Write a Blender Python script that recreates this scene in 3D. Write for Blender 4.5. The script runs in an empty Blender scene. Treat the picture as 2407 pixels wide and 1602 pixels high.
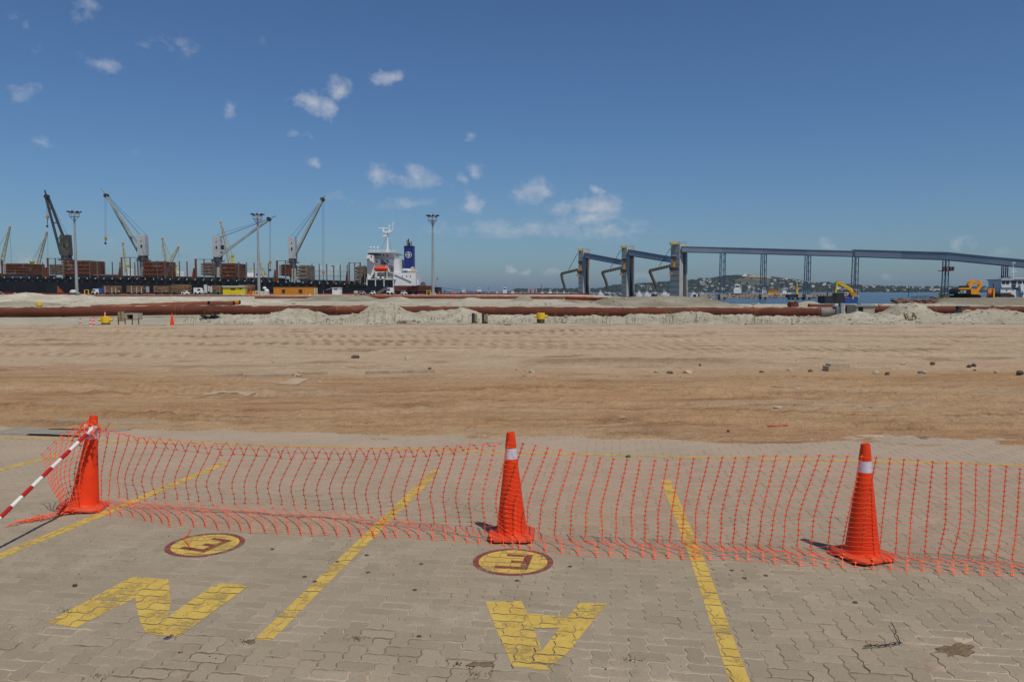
import bpy, math, random
import numpy as np
from mathutils import Vector, Matrix
random.seed(7)
R = math.radians
scene = bpy.context.scene
col = scene.collection
# ---------------------------------------------------------------- camera
HAZE = 0.00006; CAM_H = 2.0; LENS = 28.0; F = 2407*LENS/36.0; PITCH = math.atan((801-684)/F)
cam = bpy.data.cameras.new('camera'); cam.lens = LENS; cam.sensor_width = 36; cam.clip_start = 0.1; cam.clip_end = 60000
cam_o = bpy.data.objects.new('camera', cam); col.objects.link(cam_o)
cam_o.location = (0, 0, CAM_H); cam_o.rotation_euler = (R(90)-PITCH, 0, 0); scene.camera = cam_o
# ---------------------------------------------------------------- exposure
vs = scene.view_settings
vs.view_transform = 'Standard'; vs.look = 'None'; vs.gamma = 1.0; vs.use_curve_mapping = False; vs.exposure = -0.06
# ---------------------------------------------------------------- sun and sky
SUN = Vector((0.30, -0.44, 0.91)).normalized()
sl = bpy.data.lights.new('sun', 'SUN'); sl.energy = 3.1; sl.angle = R(0.5); sl.color = (1.0, 0.93, 0.795)
so = bpy.data.objects.new('sun', sl); col.objects.link(so); so.rotation_euler = SUN.to_track_quat('Z', 'Y').to_euler()
cp, sp_ = math.cos(PITCH), math.sin(PITCH)
def ray(u, v):
    cx = (u-1203.5)/F; cy = (801-v)/F
    return Vector((cx, cp+cy*sp_, -sp_+cy*cp))
def P(u, v, Y):                       # photo pixel at a real distance -> point of the place
    d = ray(u, v); return Vector((0, 0, CAM_H)) + d*(Y/d.y)
def G(u, v, z=0.0):                   # photo pixel on the level z
    d = ray(u, v); return Vector((0, 0, CAM_H)) + d*((z-CAM_H)/d.z)
world = bpy.data.worlds.new('World'); scene.world = world; world.use_nodes = True
try: world.cycles.sampling_method = 'MANUAL'; world.cycles.sample_map_resolution = 512
except Exception: pass
nt = world.node_tree; nt.nodes.clear()
def N(t, typ, **kw):
    n = t.nodes.new(typ)
    for k, v in kw.items():
        if k in n.bl_rna.properties.keys(): setattr(n, k, v)
        else: n.inputs[k].default_value = v
    return n
def math_n(t, op, a, b=None, clamp=False):
    n = t.nodes.new('ShaderNodeMath'); n.operation = op; n.use_clamp = clamp
    for i, s in enumerate((a, b)):
        if s is None: continue
        if isinstance(s, (int, float)): n.inputs[i].default_value = s
        else: t.links.new(s, n.inputs[i])
    return n.outputs[0]
sky = N(nt, 'ShaderNodeTexSky'); sky.sky_type = 'NISHITA'; sky.sun_disc = False
sky.sun_elevation = math.asin(SUN.z); sky.sun_rotation = math.atan2(SUN.x, SUN.y)
sky.altitude = 0; sky.air_density = 1.0; sky.dust_density = 0.6; sky.ozone_density = 2.5
bg = N(nt, 'ShaderNodeBackground', Strength=1.0); out = N(nt, 'ShaderNodeOutputWorld')
skys = N(nt, 'ShaderNodeMix', data_type='RGBA', blend_type='MULTIPLY'); skys.inputs[0].default_value = 1
SKY = 0.0605
skys.inputs[7].default_value = (SKY*0.70, SKY*0.97, SKY*1.29, 1)
nt.links.new(sky.outputs[0], skys.inputs[6])
tc = N(nt, 'ShaderNodeTexCoord'); dirv = tc.outputs['Generated']
no1 = N(nt, 'ShaderNodeTexNoise', Scale=44.0, Detail=6.0, Roughness=0.66)
nw = N(nt, 'ShaderNodeTexNoise', Scale=24.0, Detail=4.0, Roughness=0.6); nt.links.new(dirv, nw.inputs['Vector'])
ws = N(nt, 'ShaderNodeVectorMath', operation='SUBTRACT'); ws.inputs[1].default_value = (.5,.5,.5); nt.links.new(nw.outputs['Color'], ws.inputs[0])
wm2 = N(nt, 'ShaderNodeVectorMath', operation='MULTIPLY'); wm2.inputs[1].default_value = (.052,.052,.03); nt.links.new(ws.outputs[0], wm2.inputs[0])
wa = N(nt, 'ShaderNodeVectorMath', operation='ADD'); nt.links.new(dirv, wa.inputs[0]); nt.links.new(wm2.outputs[0], wa.inputs[1]); dirw = wa.outputs[0]
mp = N(nt, 'ShaderNodeMapping'); mp.inputs['Scale'].default_value = (1, 1, 1.5)
nt.links.new(dirv, mp.inputs[0]); nt.links.new(mp.outputs[0], no1.inputs['Vector'])
CL = [(730,240,44,28,1.0),(802,208,36,24,1.0),(762,252,34,24,.9),(912,177,42,18,.9),(205,14,42,32,.50),(242,150,40,18,.62),(395,98,66,22,.42),(548,262,24,22,.52),
 (736,388,22,18,.62),(895,410,28,28,.72),(975,415,60,30,.68),(1000,425,70,26,.5),(1117,395,28,22,.66),(1070,420,30,18,.5),(1108,475,38,26,.66),(1250,455,50,30,.72),
 (1320,490,50,26,.55),(1400,480,66,28,.85),(1390,508,62,20,.72),(1404,445,22,10,.72),(1240,535,330,30,.42),(1420,545,170,26,.42),(1207,628,30,9,1.0),(1245,633,22,8,.7),(1305,635,34,10,.66),
 (1940,577,28,14,.7),(2263,567,30,18,.74),(2100,655,30,9,.6),(100,335,44,14,.42),(60,215,28,24,.5),(45,45,20,20,.5),(92,114,26,16,.4),(708,315,38,14,.4),(1110,322,16,12,.45),
 (760,630,60,24,.55),(60,625,70,24,.5),(960,480,80,22,.4),(800,470,70,24,.35),(1720,655,0.1,0.1,0),(2350,600,30,14,.45),(1500,650,60,14,.45),(335,360,28,12,.35),(620,100,18,18,.3)]
acc = None
for (u, v, ru, rv, dn) in CL:
    if dn <= 0: continue
    if 850 < u < 1520 and 370 < v < 560: dn += .14
    d = ray(u, v).normalized()
    sb = N(nt, 'ShaderNodeVectorMath', operation='SUBTRACT'); sb.inputs[1].default_value = d; nt.links.new(dirw, sb.inputs[0])
    ml = N(nt, 'ShaderNodeVectorMath', operation='MULTIPLY'); ml.inputs[1].default_value = (F/(ru*1.38), F/(ru*1.38), F/(rv*1.42)); nt.links.new(sb.outputs[0], ml.inputs[0])
    ln = N(nt, 'ShaderNodeVectorMath', operation='LENGTH'); nt.links.new(ml.outputs[0], ln.inputs[0])
    fall = math_n(nt, 'MULTIPLY', math_n(nt, 'SUBTRACT', 1.0, ln.outputs['Value'], True), dn)
    acc = fall if acc is None else math_n(nt, 'MAXIMUM', acc, fall)
# cloud layer that runs over the whole sky: thin scattered wisps on a flat layer overhead
sepd = N(nt, 'ShaderNodeSeparateXYZ'); nt.links.new(dirv, sepd.inputs[0])
zz = math_n(nt, 'ADD', math_n(nt, 'MAXIMUM', sepd.outputs[2], 0.0), 0.12)
cq = N(nt, 'ShaderNodeCombineXYZ'); nt.links.new(math_n(nt, 'DIVIDE', sepd.outputs[0], zz), cq.inputs[0]); nt.links.new(math_n(nt, 'DIVIDE', sepd.outputs[1], zz), cq.inputs[1])
no2 = N(nt, 'ShaderNodeTexNoise', Scale=1.7, Detail=6.0, Roughness=0.6); nt.links.new(cq.outputs[0], no2.inputs['Vector'])
layer = math_n(nt, 'MULTIPLY', math_n(nt, 'SUBTRACT', no2.outputs[0], 0.60, True), 2.2)
acc = math_n(nt, 'MAXIMUM', acc, layer)
nz = math_n(nt, 'MULTIPLY', math_n(nt, 'SUBTRACT', no1.outputs[0], 0.5), 2.3)
cf = math_n(nt, 'ADD', math_n(nt, 'MULTIPLY', acc, 1.9), nz)
cf = math_n(nt, 'MULTIPLY', math_n(nt, 'SUBTRACT', cf, 0.40), 0.80, True)
cf = math_n(nt, 'MULTIPLY', cf, math_n(nt, 'MULTIPLY', acc, 2.6, True), True)
cf = math_n(nt, 'MULTIPLY', cf, 0.74, True)
mx = N(nt, 'ShaderNodeMix', data_type='RGBA'); mx.inputs[7].default_value = (0.52, 0.55, 0.62, 1)
nt.links.new(cf, mx.inputs[0]); nt.links.new(skys.outputs[2], mx.inputs[6])
nt.links.new(mx.outputs[2], bg.inputs[0]); nt.links.new(bg.outputs[0], out.inputs[0])

# ---------------------------------------------------------------- helpers
ORG = {}
def tag(o, label=None, cat=None, group=None, kind=None):
    if label: o['label'] = label
    if cat: o['category'] = cat
    if group: o['group'] = group
    if kind: o['kind'] = kind
    return o
def thing(name, label, cat, loc=(0, 0, 0), rz=0.0, group=None, world=False, parent=None):
    o = bpy.data.objects.new(name, None); o.empty_display_size = 0.2; col.objects.link(o)
    o.location = loc; o.rotation_euler = (0, 0, rz); tag(o, label, cat, group)
    ORG[o.name] = Vector(loc) if world else Vector((0, 0, 0))
    return o
def copy_tree(o, parent=None):
    c = o.copy(); col.objects.link(c)
    if parent: c.parent = parent
    for ch in list(o.children): copy_tree(ch, c)
    return c
class MB:
    def __init__(s): s.v = []; s.f = []
    def add(s, vs_, fs_):
        b = len(s.v); s.v.extend([tuple(p) for p in vs_]); s.f.extend([tuple(b+i for i in f) for f in fs_]); return s
    def box(s, x0, x1, y0, y1, z0, z1):
        return s.add([(x0,y0,z0),(x1,y0,z0),(x1,y1,z0),(x0,y1,z0),(x0,y0,z1),(x1,y0,z1),(x1,y1,z1),(x0,y1,z1)],
                     [(0,3,2,1),(4,5,6,7),(0,1,5,4),(1,2,6,5),(2,3,7,6),(3,0,4,7)])
    def cbox(s, c, d, rz=0.0):
        ca, sa = math.cos(rz), math.sin(rz); vv = []
        for z in (-.5, .5):
            for (x, y) in ((-.5,-.5),(.5,-.5),(.5,.5),(-.5,.5)):
                X, Y = x*d[0], y*d[1]; vv.append((c[0]+X*ca-Y*sa, c[1]+X*sa+Y*ca, c[2]+z*d[2]))
        return s.add(vv, [(0,3,2,1),(4,5,6,7),(0,1,5,4),(1,2,6,5),(2,3,7,6),(3,0,4,7)])
    def beam(s, p, q, w, h=None):
        p = Vector(p); q = Vector(q); d = (q-p)
        if d.length < 1e-6: return s
        d.normalize(); h = h or w
        up = Vector((0,0,1)) if abs(d.z) < .95 else Vector((0,1,0))
        a = d.cross(up).normalized()*(w/2); b = a.cross(d).normalized()*(h/2)
        vv = [p-a-b, p+a-b, p+a+b, p-a+b, q-a-b, q+a-b, q+a+b, q-a+b]
        return s.add(vv, [(0,3,2,1),(4,5,6,7),(0,1,5,4),(1,2,6,5),(2,3,7,6),(3,0,4,7)])
    def tube(s, pts, r, n=8, cap=True):
        pts = [Vector(p) for p in pts]; m = len(pts); rr = r if isinstance(r, (list, tuple)) else [r]*m
        b = len(s.v); prev = None
        for i, p in enumerate(pts):
            d = (pts[min(i+1,m-1)]-pts[max(i-1,0)]).normalized()
            if prev is None:
                up = Vector((0,0,1)) if abs(d.z) < .9 else Vector((1,0,0)); a = d.cross(up).normalized()
            else: a = (prev - d*prev.dot(d)).normalized()
            prev = a; c = d.cross(a)
            for k in range(n):
                t = 2*math.pi*k/n; s.v.append(tuple(p + (a*math.cos(t)+c*math.sin(t))*rr[i]))
        for i in range(m-1):
            for k in range(n):
                k2 = (k+1) % n; s.f.append((b+i*n+k, b+i*n+k2, b+(i+1)*n+k2, b+(i+1)*n+k))
        if cap:
            s.f.append(tuple(b+k for k in reversed(range(n)))); s.f.append(tuple(b+(m-1)*n+k for k in range(n)))
        return s
    def lathe(s, prof, n=24, c=(0,0,0), close=True):
        b = len(s.v); m = len(prof)
        for (r, z) in prof:
            for k in range(n):
                t = 2*math.pi*k/n; s.v.append((c[0]+r*math.cos(t), c[1]+r*math.sin(t), c[2]+z))
        for i in range(m-1):
            for k in range(n):
                k2 = (k+1) % n; s.f.append((b+i*n+k, b+i*n+k2, b+(i+1)*n+k2, b+(i+1)*n+k))
        if close:
            s.f.append(tuple(b+k for k in reversed(range(n)))); s.f.append(tuple(b+(m-1)*n+k for k in range(n)))
        return s
    def prism(s, poly, y0, y1):           # (x,z) outline run through y
        n = len(poly); vv = [(x, y0, z) for (x, z) in poly]+[(x, y1, z) for (x, z) in poly]
        return s.add(vv, [tuple(range(n)), tuple(reversed(range(n, 2*n)))]+[(i, i+n, (i+1) % n+n, (i+1) % n) for i in range(n)])
    def prismz(s, poly, z0, z1):
        n = len(poly); vv = [(x, y, z0) for (x, y) in poly]+[(x, y, z1) for (x, y) in poly]
        return s.add(vv, [tuple(reversed(range(n))), tuple(range(n, 2*n))]+[(i, (i+1) % n, (i+1) % n+n, i+n) for i in range(n)])
    def blob(s, c, r, rng, rough=.25, seg=7, rings=5):
        b = len(s.v); rx, ry, rz = r
        s.v.append((c[0], c[1], c[2]-rz))
        for i in range(1, rings):
            ph = math.pi*i/rings-math.pi/2
            for k in range(seg):
                t = 2*math.pi*(k+.5*(i % 2))/seg; q = 1+rng.uniform(-rough, rough)
                s.v.append((c[0]+rx*q*math.cos(ph)*math.cos(t), c[1]+ry*q*math.cos(ph)*math.sin(t), c[2]+rz*q*math.sin(ph)))
        s.v.append((c[0], c[1], c[2]+rz)); top = len(s.v)-1
        for k in range(seg):
            k2 = (k+1) % seg; s.f.append((b, b+1+k2, b+1+k)); s.f.append((top, b+1+(rings-2)*seg+k, b+1+(rings-2)*seg+k2))
        for i in range(rings-2):
            for k in range(seg):
                k2 = (k+1) % seg; s.f.append((b+1+i*seg+k, b+1+i*seg+k2, b+1+(i+1)*seg+k2, b+1+(i+1)*seg+k))
        return s
    def build(s, name, mat, parent=None, smooth=False, recalc=True):
        me = bpy.data.meshes.new(name); o0 = Vector((0,0,0))
        if parent is not None: o0 = ORG.get(parent.name, o0)
        me.from_pydata([(p[0]-o0.x, p[1]-o0.y, p[2]-o0.z) for p in s.v], [], s.f)
        if recalc:
            import bmesh
            bm = bmesh.new(); bm.from_mesh(me); bmesh.ops.recalc_face_normals(bm, faces=bm.faces); bm.to_mesh(me); bm.free()
        if smooth is True: me.polygons.foreach_set('use_smooth', [True]*len(me.polygons))
        elif smooth: me.polygons.foreach_set('use_smooth', [True]*len(me.polygons)); me.set_sharp_from_angle(angle=R(smooth))
        me.materials.append(mat); me.update()
        o = bpy.data.objects.new(name, me); col.objects.link(o)
        if parent is not None: o.parent = parent; ORG[o.name] = o0
        return o
def one(name, mb, mat, label, cat, group=None, smooth=False, kind=None, base=None):
    """a thing that is a single mesh given in place coordinates: origin moved to its base"""
    if base is None:
        a = np.array(mb.v); base = Vector(((a[:,0].min()+a[:,0].max())/2, (a[:,1].min()+a[:,1].max())/2, a[:,2].min()))
    mb.v = [(p[0]-base[0], p[1]-base[1], p[2]-base[2]) for p in mb.v]
    o = mb.build(name, mat, None, smooth); o.location = base; return tag(o, label, cat, group, kind)

# ---------------------------------------------------------------- materials
def lin(c):
    return tuple(((x/255)/12.92 if x/255 <= .04045 else ((x/255+.055)/1.055)**2.4) for x in c)+(1,)
def pbr(name, c, c2=None, scale=3.0, rough=.65, bump=0.0, bscale=30.0, metal=0.0, c3=None, s3=1.0, t3=.58, objrand=0.0, stretch=None, spec=.25, trans=0.0):
    m = bpy.data.materials.new(name); m.use_nodes = True; t = m.node_tree; b = t.nodes['Principled BSDF']
    b.inputs['Roughness'].default_value = rough; b.inputs['Metallic'].default_value = metal; b.inputs['Specular IOR Level'].default_value = spec
    tcn = N(t, 'ShaderNodeTexCoord'); vec = tcn.outputs['Object']
    if stretch:
        mpn = N(t, 'ShaderNodeMapping'); mpn.inputs['Scale'].default_value = stretch; t.links.new(vec, mpn.inputs[0]); vec = mpn.outputs[0]
    cur = None
    if c2 is None: c2 = tuple(x*.86 for x in c)
    n1 = N(t, 'ShaderNodeTexNoise', Scale=scale, Detail=6.0, Roughness=.65); t.links.new(vec, n1.inputs['Vector'])
    cr = N(t, 'ShaderNodeValToRGB'); cr.color_ramp.elements[0].position = .35; cr.color_ramp.elements[1].position = .68
    cr.color_ramp.elements[0].color = lin(c2); cr.color_ramp.elements[1].color = lin(c); t.links.new(n1.outputs[0], cr.inputs[0]); cur = cr.outputs[0]
    if c3 is not None:
        n3 = N(t, 'ShaderNodeTexNoise', Scale=s3, Detail=5.0, Roughness=.7); t.links.new(vec, n3.inputs['Vector'])
        r3 = N(t, 'ShaderNodeMapRange'); r3.inputs[1].default_value = t3; r3.inputs[2].default_value = t3+.12; t.links.new(n3.outputs[0], r3.inputs[0])
        m3 = N(t, 'ShaderNodeMix', data_type='RGBA'); m3.inputs[7].default_value = lin(c3); t.links.new(r3.outputs[0], m3.inputs[0]); t.links.new(cur, m3.inputs[6]); cur = m3.outputs[2]
    if objrand:
        oi = N(t, 'ShaderNodeObjectInfo'); hs = N(t, 'ShaderNodeHueSaturation')
        t.links.new(math_n(t, 'ADD', math_n(t, 'MULTIPLY', oi.outputs['Random'], 2*objrand), 1-objrand), hs.inputs['Value']); t.links.new(cur, hs.inputs['Color']); cur = hs.outputs[0]
    t.links.new(cur, b.inputs['Base Color'])
    if bump:
        nb = N(t, 'ShaderNodeTexNoise', Scale=bscale, Detail=4.0); t.links.new(vec, nb.inputs['Vector'])
        bp = N(t, 'ShaderNodeBump', Strength=bump, Distance=.02); t.links.new(nb.outputs[0], bp.inputs['Height']); t.links.new(bp.outputs[0], b.inputs['Normal'])
    return m
M = {}
M['hull'] = pbr('hull_black_paint', (34,35,38), (24,25,28), .12, .5, c3=(52,50,48), s3=.35, t3=.62)
M['boot'] = pbr('hull_red_paint', (140,52,46), (112,40,38), .3, .6)
M['rust'] = pbr('rusty_steel', (122,74,50), (88,52,38), .5, .85, c3=(132,122,112), s3=.28, t3=.55)
M['rustgrey'] = pbr('rusty_grey_steel', (146,140,132), (104,82,66), .5, .85, c3=(120,74,48), s3=.5, t3=.55)
M['stanchion'] = pbr('stanchion_steel', (120,112,104), (92,72,60), .6, .8)
M['stanrust'] = pbr('stanchion_rust', (120,72,50), (98,60,44), .6, .8)
M['ltgrey'] = pbr('light_grey_paint', (188,192,194), (160,164,166), .3, .5, c3=(150,110,80), s3=.5, t3=.66)
M['jibgrey'] = pbr('jib_grey_paint', (168,176,172), (140,148,146), .3, .5)
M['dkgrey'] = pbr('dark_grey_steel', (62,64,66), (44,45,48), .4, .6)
M['black'] = pbr('black_rubber', (26,26,27), (18,18,19), 5, .8)
M['white'] = pbr('white_paint', (232,233,232), (218,219,218), .3, .45)
M['whitegrey'] = pbr('off_white_paint', (208,210,208), (190,190,186), .3, .5)
M['lifeboat'] = pbr('lifeboat_orange', (232,84,52), (214,70,44), .8, .45)
M['navy'] = pbr('funnel_navy', (40,50,118), (34,42,104), .3, .45)
M['glass'] = pbr('dark_glass', (30,38,44), (22,28,34), 1, .12, spec=.6)
M['ybright'] = pbr('yellow_paint', (228,190,50), (210,170,44), 1, .5)
M['ypale'] = pbr('pale_yellow_crane_paint', (204,202,176), (186,182,154), .3, .55)
M['ycrane'] = pbr('crane_yellow_paint', (226,200,60), (205,180,50), .3, .5)
M['mustard'] = pbr('container_ochre_paint', (206,140,44), (188,124,38), .4, .55, c3=(176,112,40), s3=.7, t3=.6)
M['kiosk'] = pbr('kiosk_yellow_paint', (224,204,38), (206,186,36), .5, .55)
M['maroon'] = pbr('maroon_shutter', (112,52,46), None, 1, .6)
M['galv'] = pbr('galvanised_steel', (172,176,176), (150,154,154), .5, .5, metal=.2)
M['conc'] = pbr('tower_concrete', (186,184,176), (164,162,155), .15, .85, bump=.3, bscale=2)
M['conc2'] = pbr('pale_concrete', (184,176,160), (158,149,133), 1.5, .9, bump=.4, bscale=18, spec=.08)
M['gallery'] = pbr('gallery_cladding', (150,158,166), (138,146,156), .1, .55)
M['galtop'] = pbr('gallery_roof', (178,182,186), None, .2, .5)
M['lattice'] = pbr('lattice_blue_steel', (72,92,116), (60,78,100), .3, .55)
M['chute'] = pbr('chute_brown_steel', (108,96,74), (82,74,60), .4, .7)
M['orangelamp'] = pbr('orange_panel', (232,120,40), None, 1, .5)
M['jcb'] = pbr('excavator_yellow', (236,160,36), (220,144,30), .8, .5)
M['blue'] = pbr('blue_paint', (50,92,160), (42,80,140), .5, .5)
M['green'] = pbr('green_paint', (58,100,70), (48,84,60), .5, .6)
M['red'] = pbr('red_paint', (196,48,36), (176,40,32), 3, .55)
M['orange'] = pbr('orange_paint', (226,92,34), (206,80,30), 1, .5)
M['hivis'] = pbr('hi_vis_cloth', (255,88,48), (240,76,40), 3, .8)
M['cloth'] = pbr('dark_cloth', (44,46,58), None, 5, .9)
M['skin'] = pbr('skin', (176,124,96), None, 5, .6)
M['logs'] = pbr('log_bark', (176,140,104), (74,54,42), 2.2, .9, stretch=(.4,3,3))
M['logred'] = pbr('red_brown_logs', (124,72,58), (86,50,42), 1.2, .9, stretch=(.4,3,3))
M['wood'] = pbr('weathered_timber', (150,134,104), (120,104,80), 4, .85, stretch=(3,3,.6))
M['silver'] = pbr('silver_car_paint', (176,182,188), (164,170,176), 1, .3, metal=.3)
M['redwhite_r'] = pbr('pole_red', (188,36,36), (172,30,32), 6, .45)
M['redwhite_w'] = pbr('pole_white', (232,228,222), (216,212,204), 6, .45)
M['cone'] = pbr('cone_orange_plastic', (240,70,24), (226,58,20), 5, .5, c3=(190,62,38), s3=7, t3=.60, bump=.04, bscale=14)
M['cone_base'] = pbr('cone_base_plastic', (232,84,48), (216,74,40), 6, .6, c3=(170,92,70), s3=11, t3=.52)
M['collar'] = pbr('reflective_collar', (214,216,226), (192,194,206), 16, .45, c3=(140,138,142), s3=18, t3=.56)
M['net'] = pbr('net_orange_plastic', (255,104,62), (248,90,50), 8, .5)
M['rebar'] = pbr('black_iron', (40,40,42), None, 5, .6)
# ================================================================ ground
rngn = np.random.RandomState(3)
_perm = rngn.permutation(4096); _val = rngn.rand(4096)
def vnoise(x, y):
    xi = np.floor(x).astype(np.int64); yi = np.floor(y).astype(np.int64); fx = x-xi; fy = y-yi
    fx = fx*fx*(3-2*fx); fy = fy*fy*(3-2*fy)
    def h(a, b): return _val[_perm[(_perm[a & 4095]+b) & 4095]]
    return (h(xi,yi)*(1-fx)+h(xi+1,yi)*fx)*(1-fy)+(h(xi,yi+1)*(1-fx)+h(xi+1,yi+1)*fx)*fy
def fbm(x, y, o=4, g=.5):
    s = 0; a = 1; t = 0
    for i in range(o):
        s = s+a*(vnoise(x*2**i+17.3*i, y*2**i+9.1*i)-.5)*2; t += a; a *= g
    return s/t
def sst(a, b, x):
    t = np.clip((x-a)/(b-a), 0, 1); return t*t*(3-2*t)
def prof(pts, Y):                       # crest outline (u,v) at distance Y -> x, height arrays
    a = [P(u, v, Y) for (u, v) in pts]; return [p.x for p in a], [p.z for p in a]
def edge_y(x): return 10.75-0.095*x+0.10*np.sin(x*1.3)+.05*np.sin(x*4.1)
BERM = [(-300,752),(380,752),(430,748),(470,742),(520,741),(600,741),(640,740),(660,735),(680,728),(700,730),(710,731),(725,728),(740,733),(760,741),(790,742),(820,739),(850,732),(870,722),(885,715),(900,713),(920,713),(935,718),(950,728),(965,735),(980,738),(990,734),(1020,733),(1050,730),(1070,725),(1085,722),(1100,727),(1120,735),(1140,738),(1180,741),(1250,741),(1300,744),(1420,745),(1465,746),(1480,740),(1560,741),(1590,735),(1610,731),(1625,731),(1640,735),(1660,737),(1680,745),(1700,743),(1760,741),(1770,747),(1790,744),(1850,745),(1960,746),(1980,742),(2010,736),(2050,737),(2085,736),(2105,722),(2115,715),(2130,713),(2150,716),(2170,724),(2190,735),(2200,740),(2250,738),(2300,731),(2330,727),(2350,726),(2370,730),(2407,738),(2600,740)]
RIDGES = [ # Y, front depth, back depth, colour(0 pale..1 grey), outline
 (122, 15, 20, .12, [(-300,695),(0,694),(20,695),(45,692),(60,687),(75,688),(100,694),(150,692),(200,692),(212,695),(225,701),(260,698),(300,697),(345,698),(400,694),(430,698),(480,702),(505,697),(530,700),(560,701),(600,704),(640,712),(660,720)]),
 (100, 12, 12, .75, [(-60,712),(20,709),(45,706),(70,710),(100,722)]),
 (146, 12, 12, .85, [(640,712),(690,704),(725,702),(740,695),(780,694),(815,693),(860,694),(880,700),(895,708),(905,715)]),
 (140, 12, 12, .45, [(880,712),(900,702),(920,698),(940,698),(960,702),(1000,703),(1040,703),(1080,702),(1100,697),(1115,699),(1132,703),(1160,710)]),
 (142, 9, 9, .75, [(1170,712),(1205,704),(1222,695),(1232,692),(1244,696),(1250,703),(1262,712)]),
 (138, 9, 9, .6, [(1300,712),(1325,701),(1345,696),(1365,698),(1395,703),(1420,712)]),
 (112, 14, 30, .85, [(1400,716),(1425,703),(1440,698),(1480,699),(1500,697),(1540,695),(1570,696),(1600,696),(1640,697),(1660,700),(1690,708),(1715,716),(1735,726)]),
 (78, 7, 7, .5, [(880,724),(920,717),(960,715),(1000,716),(1060,714),(1100,713),(1150,714),(1180,716),(1230,720),(1300,718),(1340,713),(1370,711),(1400,713),(1420,718),(1480,722)]),
 (90, 9, 9, .3, [(1820,722),(1860,718),(1880,712),(1896,706),(1910,707),(1930,714),(1960,722)]),
 (150, 10, 24, 1.0, [(2172,724),(2190,716),(2212,705),(2240,701),(2300,701),(2350,700),(2407,700),(2700,699)]),
]
RUTS = [ # y0 at x=0, slope, wave amp, wave length, phase, half width, depth, tread
 (11.9,-.035,.12,9,0.3,.20,.045,1),(12.9,-.03,.2,12,1.2,.22,.05,1),(13.9,-.05,.15,10,2.0,.16,.03,0),(15.2,-.06,.35,15,.4,.34,.075,1),(16.4,.0,.3,14,3,.2,.03,0),(18.0,.02,.3,20,1,.2,.03,1),
 (20.5,.02,.3,18,2,.22,.03,0),]+[(24.6+i*1.55+.25*math.sin(i*2.3), .012*math.sin(i*1.7), .45, 26+3*(i % 4), i*.9, .42+.02*i, .028, 2) for i in range(13)]
BX, BZ = prof(BERM, 53.6)
RP = [(Y, fd, bd, c, *prof(o, Y)) for (Y, fd, bd, c, o) in RIDGES]
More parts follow.
